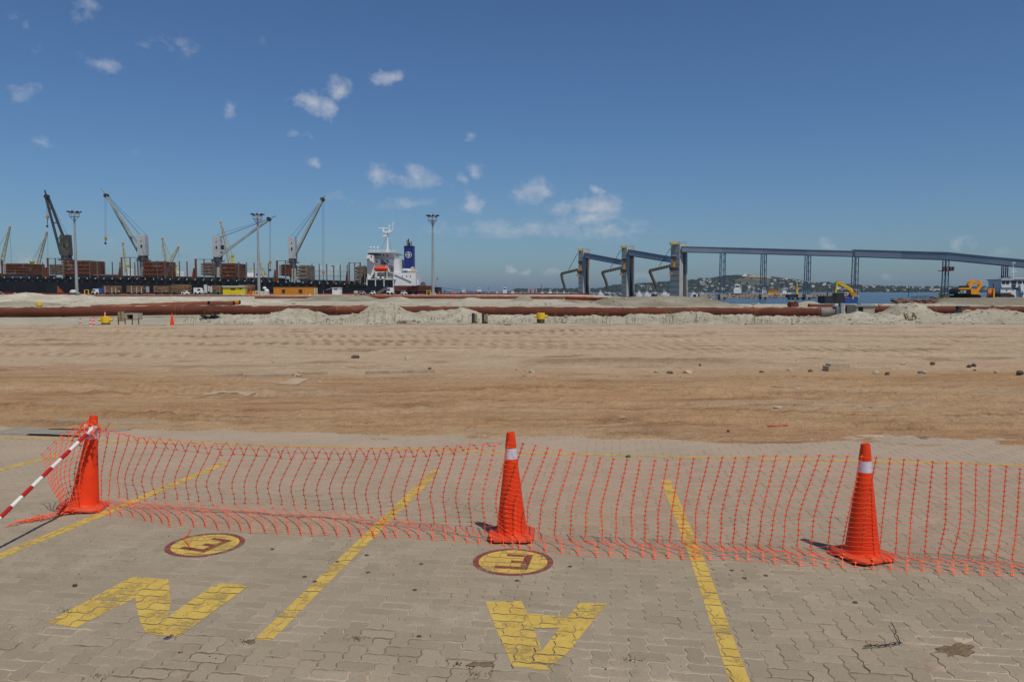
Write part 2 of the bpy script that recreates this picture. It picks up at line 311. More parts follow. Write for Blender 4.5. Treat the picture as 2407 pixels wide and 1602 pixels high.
def height(x, y):
    z = .6*sst(70, 220, y)
    e = edge_y(x)+.42*fbm(x/1.1, y/.55, 4); dirt = sst(-.15, .35, y-e)*sst(50, 46, y)
    rough = fbm(x/2.6, y/2.0, 4)*.035+fbm(x/.45, y/.35, 3)*.012+fbm(x/9, y/5, 3)*.03
    z = z+dirt*(rough+.02)
    loose = np.zeros_like(x); tread_c = np.zeros_like(x)
    for (y0, sl_, am, wl, ph, hw, dp, tr) in RUTS:
        yr = y0+sl_*x+am*np.sin(x/wl*6.28+ph); d = (y-yr)/hw
        lo = .45+.55*sst(-.25, .35, fbm(x/3.1+y0, y/2.0+y0, 2))
        cut = np.exp(-d**2)*lo; rid = (np.exp(-(d-1.5)**2*2)+np.exp(-(d+1.5)**2*2))*lo
        z = z+dirt*1.15*dp*(-cut+.75*rid*(1+.9*fbm(x/.22, y/.18, 2)))
        if tr:
            w = np.sin(x/(.18 if tr == 1 else .52)*6.28+d*1.1+4.0*fbm(x/5+y0, y/3, 2)); z = z+dirt*cut*w*(.012 if tr == 1 else .02)
            tread_c = np.maximum(tread_c, cut**.7*sst(.1, -.5, w)*(.5 if tr == 1 else 1.0)*sst(-.15, .45, fbm(x/7+y0*1.3, y/2.5, 3)+(.12 if tr == 2 else 0)))
        if y0 < 21: loose = np.maximum(loose, np.exp(-((d-1.15+.5*fbm(x/.7, y/.5+y0, 3))*7)**2)*sst(-.05, .3, fbm(x/2.2+y0*2, y*0+y0, 3)))
        loose = np.maximum(loose, rid*.6*sst(.1, .6, fbm(x/2.3+y0, y/.8, 3)))
    # clods beside the ruts
    cl = sst(.25, .75, fbm(x/1.8+3, y/.9+7, 3))*dirt; z = z+cl*np.abs(fbm(x/.16, y/.2, 2))*.06; loose = np.maximum(loose, cl*.9)
    # earth ridge at about 24 m, right of the middle
    u_ = 1203.5+x*F/np.maximum(y, .1)
    rg = np.exp(-((y-22.3)/1.0)**2)*sst(1180, 1290, u_)*sst(1830, 1650, u_); z = z+rg*(.05+.10*np.abs(fbm(x/.5, y/.4, 3))); loose = np.maximum(loose, rg*.9)
    # pavement bed
    bed = 1-sst(-.22, .10, y-e); z = z*(1-bed)-.05*bed
    # sand in front of and around the pipe line
    sand = sst(47.2, 48.2, y+.6*fbm(x/1.5, y/1.5, 3))
    z = z+.16*sst(48, 54, y)*sst(75, 60, y)
    zc = np.interp(x*53.6/np.maximum(y, 1)*0+x, BX, BZ)
    lump = fbm(x/1.3, y/1.0, 4)
    shp = np.where(y < 53.6, sst(48.4+.7*fbm(x/1.2, y*0+3, 2), 53.6, y)**1.2, 1-sst(53.8, 57.8, y))
    lump2 = fbm(x/.5+4, y/.45, 3); zb = zc*shp*(1+.12*lump)+(.16*lump+.14*np.abs(lump2)-.05)*shp
    z = np.where((y > 48) & (y < 60), np.maximum(z, zb), z)
    z = z+sand*(fbm(x/3., y/3., 4)*.05+fbm(x/.6, y/.6, 2)*.012)*sst(220, 120, y)
    grey = .30*sand+.22*sand*fbm(x/4, y/3, 3)
    for (Y, fd, bd, c, xs, zs) in RP:
        zr = np.interp(x, xs, zs, left=-9, right=-9)
        s = np.where(y < Y, np.clip((y-(Y-fd))/fd, 0, 1), np.clip(((Y+bd)-y)/bd, 0, 1)); s = s**.8
        base = .6*sst(70, 220, y)-.15
        hh = base+(zr-base)*s+(.14*fbm(x/2.2, y/3.5, 4)+.09*fbm(x/.8, y/1.6, 2)-.16*np.abs(fbm(x/1.6+y/4, y/9, 3)))*s
        on = (hh > z) & (s > 0) & (zr > -5); z = np.where(on, hh, z); grey = np.where(on, c+.35*fbm(x/3, y/5, 3), grey)
    spit = sst(100, 112, y)*sst(0, 8, x-(60+(y-119)*.3))*sst(210, 190, y); z = z+spit*(.10*fbm(x/2.0, y/3.0, 4)+.06*fbm(x/.7, y/1.2, 2)); grey = np.maximum(grey, spit*(.95+.3*fbm(x/3, y/4, 3)))
    # coast: deep water outside the land
    n_ = 2.5*fbm(x/9, y/9, 3)
    land = sst(3, -3, x-31+n_)*sst(3, -3, y-345.5+n_*.1)
    land = np.maximum(land, sst(2.5, -2.5, y-119+n_))
    land = np.maximum(land, sst(-3, 3, x-(78+(y-150)*.55)-n_)*sst(3, -3, y-196+n_))
    z = z*land+(-7)*(1-land)
    return z, sand, np.clip(grey, 0, 1), np.clip(loose, 0, 1)*dirt, tread_c*dirt
ys = [1.2]
while ys[-1] < 420: ys.append(ys[-1]*(1.012 if ys[-1] < 9.3 else 1.0042 if ys[-1] < 62 else 1.007))
ys = np.array(ys+[700, 2000, 6000, 14000, 40000]); ncol = 520
tt = np.linspace(-1, 1, ncol)
XX = tt[None, :]*(ys[:, None]*.78+1.5); YY = np.repeat(ys[:, None], ncol, 1)
ZZ, SA, GR, LO, TR = height(XX.ravel(), YY.ravel())
nr = len(ys)
co = np.stack([XX.ravel(), YY.ravel(), ZZ], 1).astype(np.float32)
ii = np.arange(nr*ncol).reshape(nr, ncol)
q = np.stack([ii[:-1,:-1], ii[:-1,1:], ii[1:,1:], ii[1:,:-1]], -1).reshape(-1, 4).astype(np.int32)
me = bpy.data.meshes.new('ground'); me.vertices.add(len(co)); me.vertices.foreach_set('co', co.ravel())
me.loops.add(q.size); me.loops.foreach_set('vertex_index', q.ravel()); me.polygons.add(len(q)); me.polygons.foreach_set('loop_start', np.arange(len(q), dtype=np.int32)*4)
me.polygons.foreach_set('use_smooth', np.ones(len(q), dtype=bool)); me.update(calc_edges=True)
for nm, ar in (('sand', SA), ('grey', GR), ('loose', LO), ('tread', TR)):
    at = me.attributes.new(nm, 'FLOAT', 'POINT'); at.data.foreach_set('value', ar.astype(np.float32))
def ground_material():
    m = bpy.data.materials.new('earth_and_sand'); m.use_nodes = True; t = m.node_tree; b = t.nodes['Principled BSDF']; b.inputs['Roughness'].default_value = .95; b.inputs['Specular IOR Level'].default_value = .1
    geo = N(t, 'ShaderNodeNewGeometry'); pos = geo.outputs['Position']
    def noise(scale, det=6, rough=.6, sc=None):
        v = pos
        if sc: mm = N(t, 'ShaderNodeMapping'); mm.inputs['Scale'].default_value = sc; t.links.new(pos, mm.inputs[0]); v = mm.outputs[0]
        n = N(t, 'ShaderNodeTexNoise', Scale=scale, Detail=det, Roughness=rough); t.links.new(v, n.inputs['Vector']); return n.outputs[0]
    def rng_(s, a, b_, c=0, d=1):
        r = N(t, 'ShaderNodeMapRange'); r.inputs[1].default_value = a; r.inputs[2].default_value = b_; r.inputs[3].default_value = c; r.inputs[4].default_value = d; t.links.new(s, r.inputs[0]); return r.outputs[0]
    def mix(f, a, b_):
        k = N(t, 'ShaderNodeMix', data_type='RGBA')
        for i, s in ((0, f), (6, a), (7, b_)):
            if isinstance(s, tuple): k.inputs[i].default_value = s
            elif isinstance(s, float): k.inputs[i].default_value = s
            else: t.links.new(s, k.inputs[i])
        return k.outputs[2]
    def attr(n): a = N(t, 'ShaderNodeAttribute'); a.attribute_name = n; return a.outputs['Fac']
    sep = N(t, 'ShaderNodeSeparateXYZ'); t.links.new(pos, sep.inputs[0]); yy = sep.outputs[1]
    c = mix(rng_(noise(.35, 6, .65, (.35, 1, 1)), .38, .62), lin((184,146,106)), lin((197,164,126)))
    c = mix(rng_(noise(.22, 5, .6, (.3, 1.2, 1)), .50, .66, 0, .8), c, lin((190,144,106)))            # redder earth
    c = mix(rng_(noise(.16, 6, .7, (.35, 1.3, 1)), .54, .68, 0, .75), c, lin((202,182,155)))          # pale dusty patches
    far = rng_(math_n(t, 'ADD', yy, math_n(t, 'MULTIPLY', math_n(t, 'SUBTRACT', noise(.35, 5, .6, (.3, 1, 1)), .5), 9.0)), 18.5, 21.5); c = mix(math_n(t, 'MULTIPLY', far, .74), c, lin((206,184,156)))
    c = mix(rng_(noise(1.0, 6, .7, (.10, 1.5, 1)), .585, .64, 0, .6), c, lin((138,100,66)))    # damp dragged streaks
    c = mix(rng_(noise(.6, 5, .7, (.08, 1.7, 1)), .60, .66, 0, .55), c, lin((196,178,152)))
    c = mix(rng_(noise(3.2, 5, .7, (.35, 1, 1)), .52, .72, 0, .45), c, lin((158,122,88)))
    c = mix(math_n(t, 'MULTIPLY', math_n(t, 'MULTIPLY', attr('loose'), rng_(noise(16, 5, .8), .35, .6, .35, 1)), .85), c, lin((126,88,56)))
    c = mix(math_n(t, 'MULTIPLY', attr('tread'), .75), c, lin((112,86,60)))
    c = mix(rng_(noise(11, 6, .8, (.45, 1, 1)), .50, .66, 0, .38), c, lin((128,96,66)))     # fine dark and pale speckle standing in for shading of crumbs and small prints
    c = mix(rng_(noise(34, 4, .8), .54, .68, 0, .5), c, lin((206,184,154)))
    c = mix(rng_(noise(5, 6, .8, (.22, 1.3, 1)), .56, .62, 0, .36), c, lin((120,88,58)))
    # pale gravel flecks
    vo = N(t, 'ShaderNodeTexVoronoi', Scale=9.0); t.links.new(pos, vo.inputs['Vector'])
    fl = math_n(t, 'MULTIPLY', rng_(vo.outputs['Distance'], .10, .06), rng_(noise(.7, 4), .48, .62)); c = mix(math_n(t, 'MULTIPLY', fl, .8), c, lin((216,204,186)))
    vo2 = N(t, 'ShaderNodeTexVoronoi', Scale=26.0); t.links.new(pos, vo2.inputs['Vector'])
    fl2 = math_n(t, 'MULTIPLY', rng_(vo2.outputs['Distance'], .16, .1), rng_(noise(1.1, 4), .46, .6)); c = mix(math_n(t, 'MULTIPLY', fl2, .55), c, lin((214,200,180)))
    s = mix(rng_(noise(.5, 6, .65), .35, .65), lin((192,182,160)), lin((220,212,194)))
    g = mix(rng_(noise(.6, 6, .65), .35, .65), lin((124,117,98)), lin((150,142,123)))
    s = mix(attr('grey'), s, g)
    s = mix(rng_(noise(1.6, 6, .8), .50, .68, 0, .65), s, lin((140,130,108)))
    s = mix(rng_(noise(.25, 5, .7), .52, .66, 0, .5), s, lin((150,141,121)))
    c = mix(attr('sand'), c, s)
    q_ = mix(rng_(noise(.2, 5), .4, .6), lin((150,140,130)), lin((172,158,146))); c = mix(rng_(yy, 255.0, 300.0), c, q_)   # quay apron
    t.links.new(c, b.inputs['Base Color'])
    b1 = N(t, 'ShaderNodeBump', Strength=.8, Distance=.05); t.links.new(math_n(t, 'ADD', noise(14, 6, .75), math_n(t, 'MULTIPLY', noise(60, 3, .7), .35)), b1.inputs['Height'])
    b2 = N(t, 'ShaderNodeBump', Strength=.75, Distance=.16); t.links.new(noise(2.6, 6, .7), b2.inputs['Height']); t.links.new(b1.outputs[0], b2.inputs['Normal'])
    t.links.new(b2.outputs[0], b.inputs['Normal']); return m
me.materials.append(ground_material())
ground = bpy.data.objects.new('ground', me); col.objects.link(ground); tag(ground, 'brown earth yard running into pale dredged sand', kind='structure')
def gz(x, y): return float(height(np.array([float(x)]), np.array([float(y)]))[0][0])
# ---------------------------------------------------------------- water
wm = bpy.data.materials.new('harbour_water'); wm.use_nodes = True; t = wm.node_tree; b = t.nodes['Principled BSDF']
b.inputs['Base Color'].default_value = lin((62,84,104)); b.inputs['Roughness'].default_value = .18; b.inputs['Specular IOR Level'].default_value = .35
geo = N(t, 'ShaderNodeNewGeometry'); mm = N(t, 'ShaderNodeMapping'); mm.inputs['Scale'].default_value = (.35, 1, 1); t.links.new(geo.outputs['Position'], mm.inputs[0])
nn = N(t, 'ShaderNodeTexNoise', Scale=.35, Detail=8.0, Roughness=.7); t.links.new(mm.outputs[0], nn.inputs['Vector'])
bp = N(t, 'ShaderNodeBump', Strength=.9, Distance=1.2); t.links.new(nn.outputs[0], bp.inputs['Height']); t.links.new(bp.outputs[0], b.inputs['Normal'])
WZ = -2.5
mb = MB(); mb.add([(-30000,100,WZ),(30000,100,WZ),(30000,40000,WZ),(-30000,40000,WZ)], [(0,1,2,3)])
w = mb.build('water', wm); tag(w, 'blue grey harbour water of the bay', kind='structure')

# ================================================================ interlocking pavement
PA = R(7.2); ec = Vector((math.cos(PA), -math.sin(PA))); ed = Vector((math.sin(PA), math.cos(PA))); PW = .104
def pw(c, d): return (ec.x*c+ed.x*d, ec.y*c+ed.y*d)
def zigs(loop):                        # lattice corners -> boundary with the shared zigzag of every unit edge
    o = []
    for i in range(len(loop)):
        (x0, y0), (x1, y1) = loop[i], loop[(i+1) % len(loop)]
        n = abs(x1-x0)+abs(y1-y0)
        for k in range(n):
            ax = x0+(x1-x0)*k//n; ay = y0+(y1-y0)*k//n; bx = x0+(x1-x0)*(k+1)//n; by = y0+(y1-y0)*(k+1)//n
            o.append((ax, ay))
            for f in (.25, .75):
                px = ax+(bx-ax)*f; py = ay+(by-ay)*f
                if ay == by:
                    fr = px-math.floor(px); o.append((px, py+(.05 if fr < .5 else -.05)))
                else:
                    fr = py-math.floor(py); o.append((px+(.085 if fr < .5 else -.085), py))
    return o
H_loop = zigs([(0,0),(2,0),(2,1),(0,1)]); V_loop = zigs([(0,0),(1,0),(1,2),(0,2)])
def rings(loop, cx, cy, shrink):
    loc = [((x-cx)*PW, (y-cy)*PW) for (x, y) in loop]
    hx = max(abs(p[0]) for p in loc); hy = max(abs(p[1]) for p in loc)
    def sc(g): return [(px*(1-g/hx), py*(1-1.7*g/hy)) for (px, py) in loc]
    return sc(shrink+.004), sc(shrink)
pav_mat = bpy.data.materials.new('concrete_paver'); pav_mat.use_nodes = True; t = pav_mat.node_tree; b = t.nodes['Principled BSDF']; b.inputs['Roughness'].default_value = .92; b.inputs['Specular IOR Level'].default_value = .12
def _build_paver_mat():
    geo = N(t, 'ShaderNodeNewGeometry'); pos = geo.outputs['Position']
    def nz_(s, d=6, r=.65): n = N(t, 'ShaderNodeTexNoise', Scale=s, Detail=float(d), Roughness=r); t.links.new(pos, n.inputs['Vector']); return n.outputs[0]
    def mr(s, a, b_, c=0, d=1):
        r = N(t, 'ShaderNodeMapRange'); r.inputs[1].default_value = a; r.inputs[2].default_value = b_; r.inputs[3].default_value = c; r.inputs[4].default_value = d; t.links.new(s, r.inputs[0]); return r.outputs[0]
    def mix(f, a, b_):
        k = N(t, 'ShaderNodeMix', data_type='RGBA')
        for i, s in ((0, f), (6, a), (7, b_)):
            if isinstance(s, tuple): k.inputs[i].default_value = s
            else: t.links.new(s, k.inputs[i])
        return k.outputs[2]
    at = N(t, 'ShaderNodeAttribute'); at.attribute_name = 'rnd'; oi = N(t, 'ShaderNodeObjectInfo')
    rv = math_n(t, 'FRACT', math_n(t, 'ADD', at.outputs['Fac'], oi.outputs['Random']))
    c = mix(rv, lin((152,139,117)), lin((170,155,131)))
    c = mix(mr(nz_(1.1), .40, .70, 0, .6), c, lin((168,155,134)))
    c = mix(mr(nz_(.5, 4), .53, .68, 0, .6), c, lin((152,142,125)))
    c = mix(mr(nz_(1.4, 9, .85), .53, .68, 0, .6), c, lin((190,180,163)))      # lime bloom
    c = mix(mr(nz_(.7, 7, .7), .52, .80, 0, .5), c, lin((178,152,126)))         # dust of red earth
    c = mix(mr(nz_(1.7, 6, .8), .665, .72, 0, .7), c, lin((112,104,92)))        # oily stains
    sep = N(t, 'ShaderNodeSeparateXYZ'); t.links.new(pos, sep.inputs[0])
    dust = math_n(t, 'MULTIPLY', mr(sep.outputs[1], 5.8, 10.2), mr(nz_(.8, 6), .3, .6, .35, .95)); c = mix(dust, c, lin((186,164,142)))
    c = mix(mr(nz_(70, 4, .8), .35, .7, .0, .35), c, lin((112,104,92)))
    c = mix(mr(nz_(120, 3, .8), .60, .72, .0, .5), c, lin((206,200,188)))
    t.links.new(c, b.inputs['Base Color'])
    b1 = N(t, 'ShaderNodeBump', Strength=.5, Distance=.006); t.links.new(nz_(90, 4, .7), b1.inputs['Height'])
    b2 = N(t, 'ShaderNodeBump', Strength=.4, Distance=.01); t.links.new(nz_(14, 4, .6), b2.inputs['Height']); t.links.new(b1.outputs[0], b2.inputs['Normal']); t.links.new(b2.outputs[0], b.inputs['Normal'])
_build_paver_mat()
joint_mat0 = pbr('joint_sand', (204,186,166), (172,152,130), 2.2, .95, c3=(116,98,76), s3=1.1, t3=.56, bump=.5, bscale=60)
def joint_material():
    m = bpy.data.materials.new('joint_sand_and_soil'); m.use_nodes = True; t = m.node_tree; b = t.nodes['Principled BSDF']; b.inputs['Roughness'].default_value = .95; b.inputs['Specular IOR Level'].default_value = .1
    geo = N(t, 'ShaderNodeNewGeometry'); pos = geo.outputs['Position']
    def nz_(s, d=6): n = N(t, 'ShaderNodeTexNoise', Scale=s, Detail=float(d), Roughness=.65); t.links.new(pos, n.inputs['Vector']); return n.outputs[0]
    sep = N(t, 'ShaderNodeSeparateXYZ'); t.links.new(pos, sep.inputs[0])
    near_ = N(t, 'ShaderNodeMapRange'); near_.inputs[1].default_value = 5.3; near_.inputs[2].default_value = 4.2; near_.inputs[3].default_value = 0; near_.inputs[4].default_value = .05; t.links.new(sep.outputs[1], near_.inputs[0])
    f = N(t, 'ShaderNodeMapRange'); f.inputs[1].default_value = .50; f.inputs[2].default_value = .62; t.links.new(math_n(t, 'ADD', nz_(.9), near_.outputs[0]), f.inputs[0])
    k0 = N(t, 'ShaderNodeMix', data_type='RGBA'); k0.inputs[6].default_value = lin((206,188,166)); k0.inputs[7].default_value = lin((172,150,126)); t.links.new(nz_(4), k0.inputs[0])
    k1 = N(t, 'ShaderNodeMix', data_type='RGBA'); k1.inputs[7].default_value = lin((120,104,83)); t.links.new(f.outputs[0], k1.inputs[0]); t.links.new(k0.outputs[2], k1.inputs[6]); t.links.new(k1.outputs[2], b.inputs['Base Color'])
    bb_ = N(t, 'ShaderNodeBump', Strength=.6, Distance=.006); t.links.new(nz_(60, 4), bb_.inputs['Height']); t.links.new(bb_.outputs[0], b.inputs['Normal']); return m
joint_mat = joint_material()
mb = MB(); nxe = 40; xs = np.linspace(-13, 13, nxe)
for i in range(nxe-1):
    x0, x1 = xs[i], xs[i+1]; mb.add([(x0,1.3,-.0042),(x1,1.3,-.0042),(x1,float(edge_y(x1))+.7,-.0042),(x0,float(edge_y(x0))+.7,-.0042)], [(0,1,2,3)])
pavement = mb.build('pavement', joint_mat); tag(pavement, 'interlocking concrete block pavement with sand-filled joints', kind='structure')
def proj(x, y, z):
    yc = y*cp-(z-CAM_H)*sp_; zc = y*sp_+(z-CAM_H)*cp; return 1203.5+F*x/yc, 801-F*zc/yc
prng = random.Random(11); PAV = []
imax = 120
for a in range(-imax, imax):
    for d in range(12, 118):
        k = (a-d) % 4
        if k == 0: kind, cx, cy = 'H', a+1, d+.5
        elif k == 3: kind, cx, cy = 'V', a+.5, d+1
        else: continue
        x, y = pw(cx*PW, cy*PW)
        if y < 2.7 or y > float(edge_y(np.float64(x)))+.55: continue
        u, v = proj(x, y, 0)
        if u < -650 or u > 3060: continue
        bad = max(0, 1-abs(y-4.1)/.9)*(1 if x < .3 else .55) + (max(0, 1-math.hypot(x-2.3, (y-4.2))/.5) if y < 5 else 0)
        am = .0009+.0011*min(1, bad)
        z0 = prng.gauss(0, am); tx = prng.gauss(0, am*5); ty = prng.gauss(0, am*5); shr = .0022+.0032*min(1, bad)*prng.random()+.0008*prng.random()
        PAV.append((kind, x, y, z0, tx, ty, shr, u, v, a, d))
order = sorted(range(len(PAV)), key=lambda i: (0 if (-20 < PAV[i][7] < 2427 and PAV[i][8] < 1625) else 1, PAV[i][2]))
near = set(order[:300])
def paver_geo(kind, shr):
    lp = H_loop if kind == 'H' else V_loop; c_ = (1, .5) if kind == 'H' else (.5, 1)
    return rings(lp, c_[0], c_[1], shr)
PMESH = {}
for kind in 'HV':
    for si, shr in enumerate((.0022, .0032, .0048)):
        top, outr = paver_geo(kind, shr); n = len(top); m_ = MB()
        m_.v = [(*p, 0) for p in top]+[(*p, -.003) for p in outr]+[(*p, -.04) for p in outr]
        m_.f = [tuple(range(n))]+[(i, (i+1) % n, n+(i+1) % n, n+i)[::-1] for i in range(n)]+[(n+i, n+(i+1) % n, 2*n+(i+1) % n, 2*n+i)[::-1] for i in range(n)]
        tmp = m_.build('paver', pav_mat); PMESH[kind, si] = tmp.data; bpy.data.objects.remove(tmp)
sv, sf, sr = [], [], []
PTOP = []
for i, (kind, x, y, z0, tx, ty, shr, u, v, a, d) in enumerate(PAV):
    si = 0 if shr < .0028 else 1 if shr < .0040 else 2
    top, outr = paver_geo(kind, (.0022, .0032, .0048)[si])
    if i in near:
        o = bpy.data.objects.new('paver', PMESH[kind, si]); col.objects.link(o); o.parent = pavement
        o.location = (x, y, z0); o.rotation_euler = (ty, -tx, -PA)
    else:
        b0 = len(sv); n = len(top); rv = prng.random()
        for (ring, dz) in ((top, 0), (outr, -.003), (outr, -.03)):
            for (px, py) in ring:
                wx, wy = pw(px, py); sv.append((x+wx, y+wy, z0+tx*px+ty*py+dz)); sr.append(rv)
        sf.append(tuple(range(b0, b0+n)))
        sf.extend((b0+n+k, b0+n+(k+1) % n, b0+(k+1) % n, b0+k) for k in range(n))
        sf.extend((b0+2*n+k, b0+2*n+(k+1) % n, b0+n+(k+1) % n, b0+n+k) for k in range(n))
    PTOP.append(outr)
me2 = bpy.data.meshes.new('pavers'); me2.from_pydata(sv, [], sf); at = me2.attributes.new('rnd', 'FLOAT', 'POINT'); at.data.foreach_set('value', sr); me2.materials.append(pav_mat)
po = bpy.data.objects.new('pavers', me2); col.objects.link(po); po.parent = pavement; tag(po, kind='stuff')
# ---------------------------------------------------------------- painted markings, laid on the pavers one by one
def clip_poly(sub, clip):
    out_ = list(sub); n = len(clip)
    ar = sum(clip[i][0]*clip[(i+1) % n][1]-clip[(i+1) % n][0]*clip[i][1] for i in range(n))
    cl = clip if ar > 0 else clip[::-1]
    for i in range(n):
        (ax, ay), (bx, by) = cl[i], cl[(i+1) % n]
        def side(p): return (bx-ax)*(p[1]-ay)-(by-ay)*(p[0]-ax)
        inp, out_ = out_, []
        for j in range(len(inp)):
            p, q2 = inp[j], inp[(j+1) % len(inp)]; sp1, sq = side(p), side(q2)
            if sp1 >= 0: out_.append(p)
            if (sp1 >= 0) != (sq >= 0):
                tt_ = sp1/(sp1-sq); out_.append((p[0]+(q2[0]-p[0])*tt_, p[1]+(q2[1]-p[1])*tt_))
        if len(out_) < 3: return []
    return out_
def paint_mat(name, c, c2, wear):
    m = bpy.data.materials.new(name); m.use_nodes = True; t = m.node_tree; b = t.nodes['Principled BSDF']; b.inputs['Roughness'].default_value = .75; b.inputs['Specular IOR Level'].default_value = .25
    geo = N(t, 'ShaderNodeNewGeometry'); pos = geo.outputs['Position']
    def nz_(s, d=6, r=.65): n = N(t, 'ShaderNodeTexNoise', Scale=s, Detail=float(d), Roughness=r); t.links.new(pos, n.inputs['Vector']); return n.outputs[0]
    k = N(t, 'ShaderNodeMix', data_type='RGBA'); k.inputs[6].default_value = lin(c); k.inputs[7].default_value = lin(c2); r = N(t, 'ShaderNodeMapRange'); r.inputs[1].default_value = .35; r.inputs[2].default_value = .65; t.links.new(nz_(5), r.inputs[0]); t.links.new(r.outputs[0], k.inputs[0])
    k2 = N(t, 'ShaderNodeMix', data_type='RGBA'); k2.inputs[7].default_value = lin((168,152,112)); r2 = N(t, 'ShaderNodeMapRange'); r2.inputs[1].default_value = .5; r2.inputs[2].default_value = .75; r2.inputs[4].default_value = .6; t.links.new(nz_(45, 4, .8), r2.inputs[0]); t.links.new(r2.outputs[0], k2.inputs[0]); t.links.new(k.outputs[2], k2.inputs[6]); t.links.new(k2.outputs[2], b.inputs['Base Color'])
    a = N(t, 'ShaderNodeMapRange'); a.inputs[1].default_value = wear-.06; a.inputs[2].default_value = wear+.05; a.inputs[3].default_value = 1; a.inputs[4].default_value = 0
    t.links.new(math_n(t, 'ADD', math_n(t, 'MULTIPLY', nz_(4, 8, .8), .7), math_n(t, 'MULTIPLY', nz_(30, 5, .8), .3)), a.inputs[0]); t.links.new(a.outputs[0], b.inputs['Alpha']); return m
YP = paint_mat('worn_yellow_paint', (214,182,88), (198,164,80), .568)
YPF = paint_mat('faded_yellow_paint', (212,176,76), (194,160,74), .56)
RPm = paint_mat('worn_dark_red_paint', (140,68,64), (124,60,58), .55)
def paint(name, polys, mat, off, label):
    m_ = MB()
    for poly in polys:
        xs_ = [p[0] for p in poly]; ys_ = [p[1] for p in poly]; x0, x1, y0, y1 = min(xs_)-.2, max(xs_)+.2, min(ys_)-.2, max(ys_)+.2
        for i, (kind, x, y, z0, tx, ty, shr, u, v, a, d) in enumerate(PAV):
            if not (x0 < x < x1 and y0 < y < y1): continue
            loc = PTOP[i]; sub = []
            for (px, py) in loc: wx, wy = pw(px, py); sub.append((x+wx, y+wy))
            r = clip_poly(sub, poly)
            if len(r) < 3: continue
            zs = []
            for (qx, qy) in r:
                dx, dy = qx-x, qy-y; lx = ec.x*dx+ec.y*dy; ly = ed.x*dx+ed.y*dy; zs.append((qx, qy, z0+tx*lx+ty*ly+off))
            m_.add(zs, [tuple(range(len(zs)))])
    o = m_.build(name, mat, pavement, recalc=False); o['label'] = label
    return o
def gp(pts, ox, oy, s): return [tuple(G(ox+x/s, oy+y/s).xy) for (x, y) in pts]
def strip(a, b_, w):
    d = Vector((b_[0]-a[0], b_[1]-a[1])).normalized(); n = Vector((-d.y, d.x))*w/2
    return [(a[0]-n.x, a[1]-n.y), (b_[0]-n.x, b_[1]-n.y), (b_[0]+n.x, b_[1]+n.y), (a[0]+n.x, a[1]+n.y)]
def line(pts, w): 
    q_ = [G(u, v).xy for (u, v) in pts]; return [strip(q_[i], q_[i+1], w) for i in range(len(q_)-1)]
paint('parking_line', line([(-90,1346),(0,1306),(232,1211),(533,1086)], .105), YP, .0012, 'worn yellow parking line ending beside the leftmost tall cone')
paint('parking_line', line([(618,1503),(822,1303),(1025,1106)], .105), YP, .0012, 'worn yellow parking line between the letters N and A')
paint('parking_line', line([(1752,1640),(1640,1316),(1565,1128)], .105), YP, .0012, 'worn yellow parking line right of the letter A')
paint('cross_line', line([(-60,1027),(600,1045),(1203,1063),(1800,1078),(2480,1094)], .075), YPF, .0012, 'thin faded yellow line across the back of the parking bays')
paint('parking_line', line([(-40,1113),(135,1070)], .10), YPF, .0012, 'faded yellow parking line end at far left')
paint('letter_n', [gp([(370,882),(600,922),(1065,690),(1330,545),(1050,518)], 0, 1200, 3.366)], YP, .0012, 'left leg of the big yellow letter N')
paint('letter_n', [gp([(1070,640),(1330,535),(1350,720),(1320,870),(1250,985),(1155,965),(1110,880),(1075,740)], 0, 1200, 3.366)], YP, .0022, 'middle stroke of the big yellow letter N')
paint('letter_n', [gp([(1160,962),(1250,985),(1400,998),(1460,965),(1955,605),(1900,585),(1740,572),(1690,590),(1340,830)], 0, 1200, 3.366)], YP, .0032, 'right leg of the big yellow letter N')
paint('letter_a', [gp([(108,1075),(330,1072),(440,1330),(470,1480),(275,1475),(170,1240)], 1100, 1000, 2.605)], YP, .0012, 'left leg of the big yellow letter A')
paint('letter_a', [gp([(670,1085),(910,1088),(900,1130),(720,1290),(610,1390),(530,1490),(400,1492),(480,1320),(600,1180)], 1100, 1000, 2.605)], YP, .0022, 'right leg of the big yellow letter A')
paint('letter_a', [gp([(350,1150),(600,1165),(620,1235),(400,1240)], 1100, 1000, 2.605)], YP, .0032, 'crossbar of the big yellow letter A')
for (cu, cv, rot, lab, far_arm) in ((483,1279,R(-14),'left round sign with E',.15),(1206,1319,R(-2),'round sign with E below the middle cone',.12)):
    c = G(cu, cv); rr, ri = .300, .256; A_ = [2*math.pi*i/28 for i in range(29)]
    disc = [(c.x+ri*math.cos(a), c.y+ri*math.sin(a)) for a in A_[:-1]]
    paint('round_sign', [disc], YP, .0012, 'yellow disc of the '+lab)
    paint('round_sign_rim', [[(c.x+ri*math.cos(A_[i]), c.y+ri*math.sin(A_[i])), (c.x+rr*math.cos(A_[i]), c.y+rr*math.sin(A_[i])), (c.x+rr*math.cos(A_[i+1]), c.y+rr*math.sin(A_[i+1])), (c.x+ri*math.cos(A_[i+1]), c.y+ri*math.sin(A_[i+1]))] for i in range(28)], RPm, .0014, 'dark red rim of the '+lab)
    def E(x, y): ca, sa = math.cos(rot-PA), math.sin(rot-PA); return (c.x+x*ca-y*sa, c.y+x*sa+y*ca)
    def rect(x0, x1, y0, y1): return [E(x0,y0),E(x1,y0),E(x1,y1),E(x0,y1)]
    paint('letter_e', [rect(.07,.128,-.16,.16), rect(-.115,.068,-.16,-.105), rect(-.115+far_arm*.4,.068,.112,.16), rect(-.015,.068,-.03,.025)], RPm, .0026, 'dark red letter E on the '+lab)
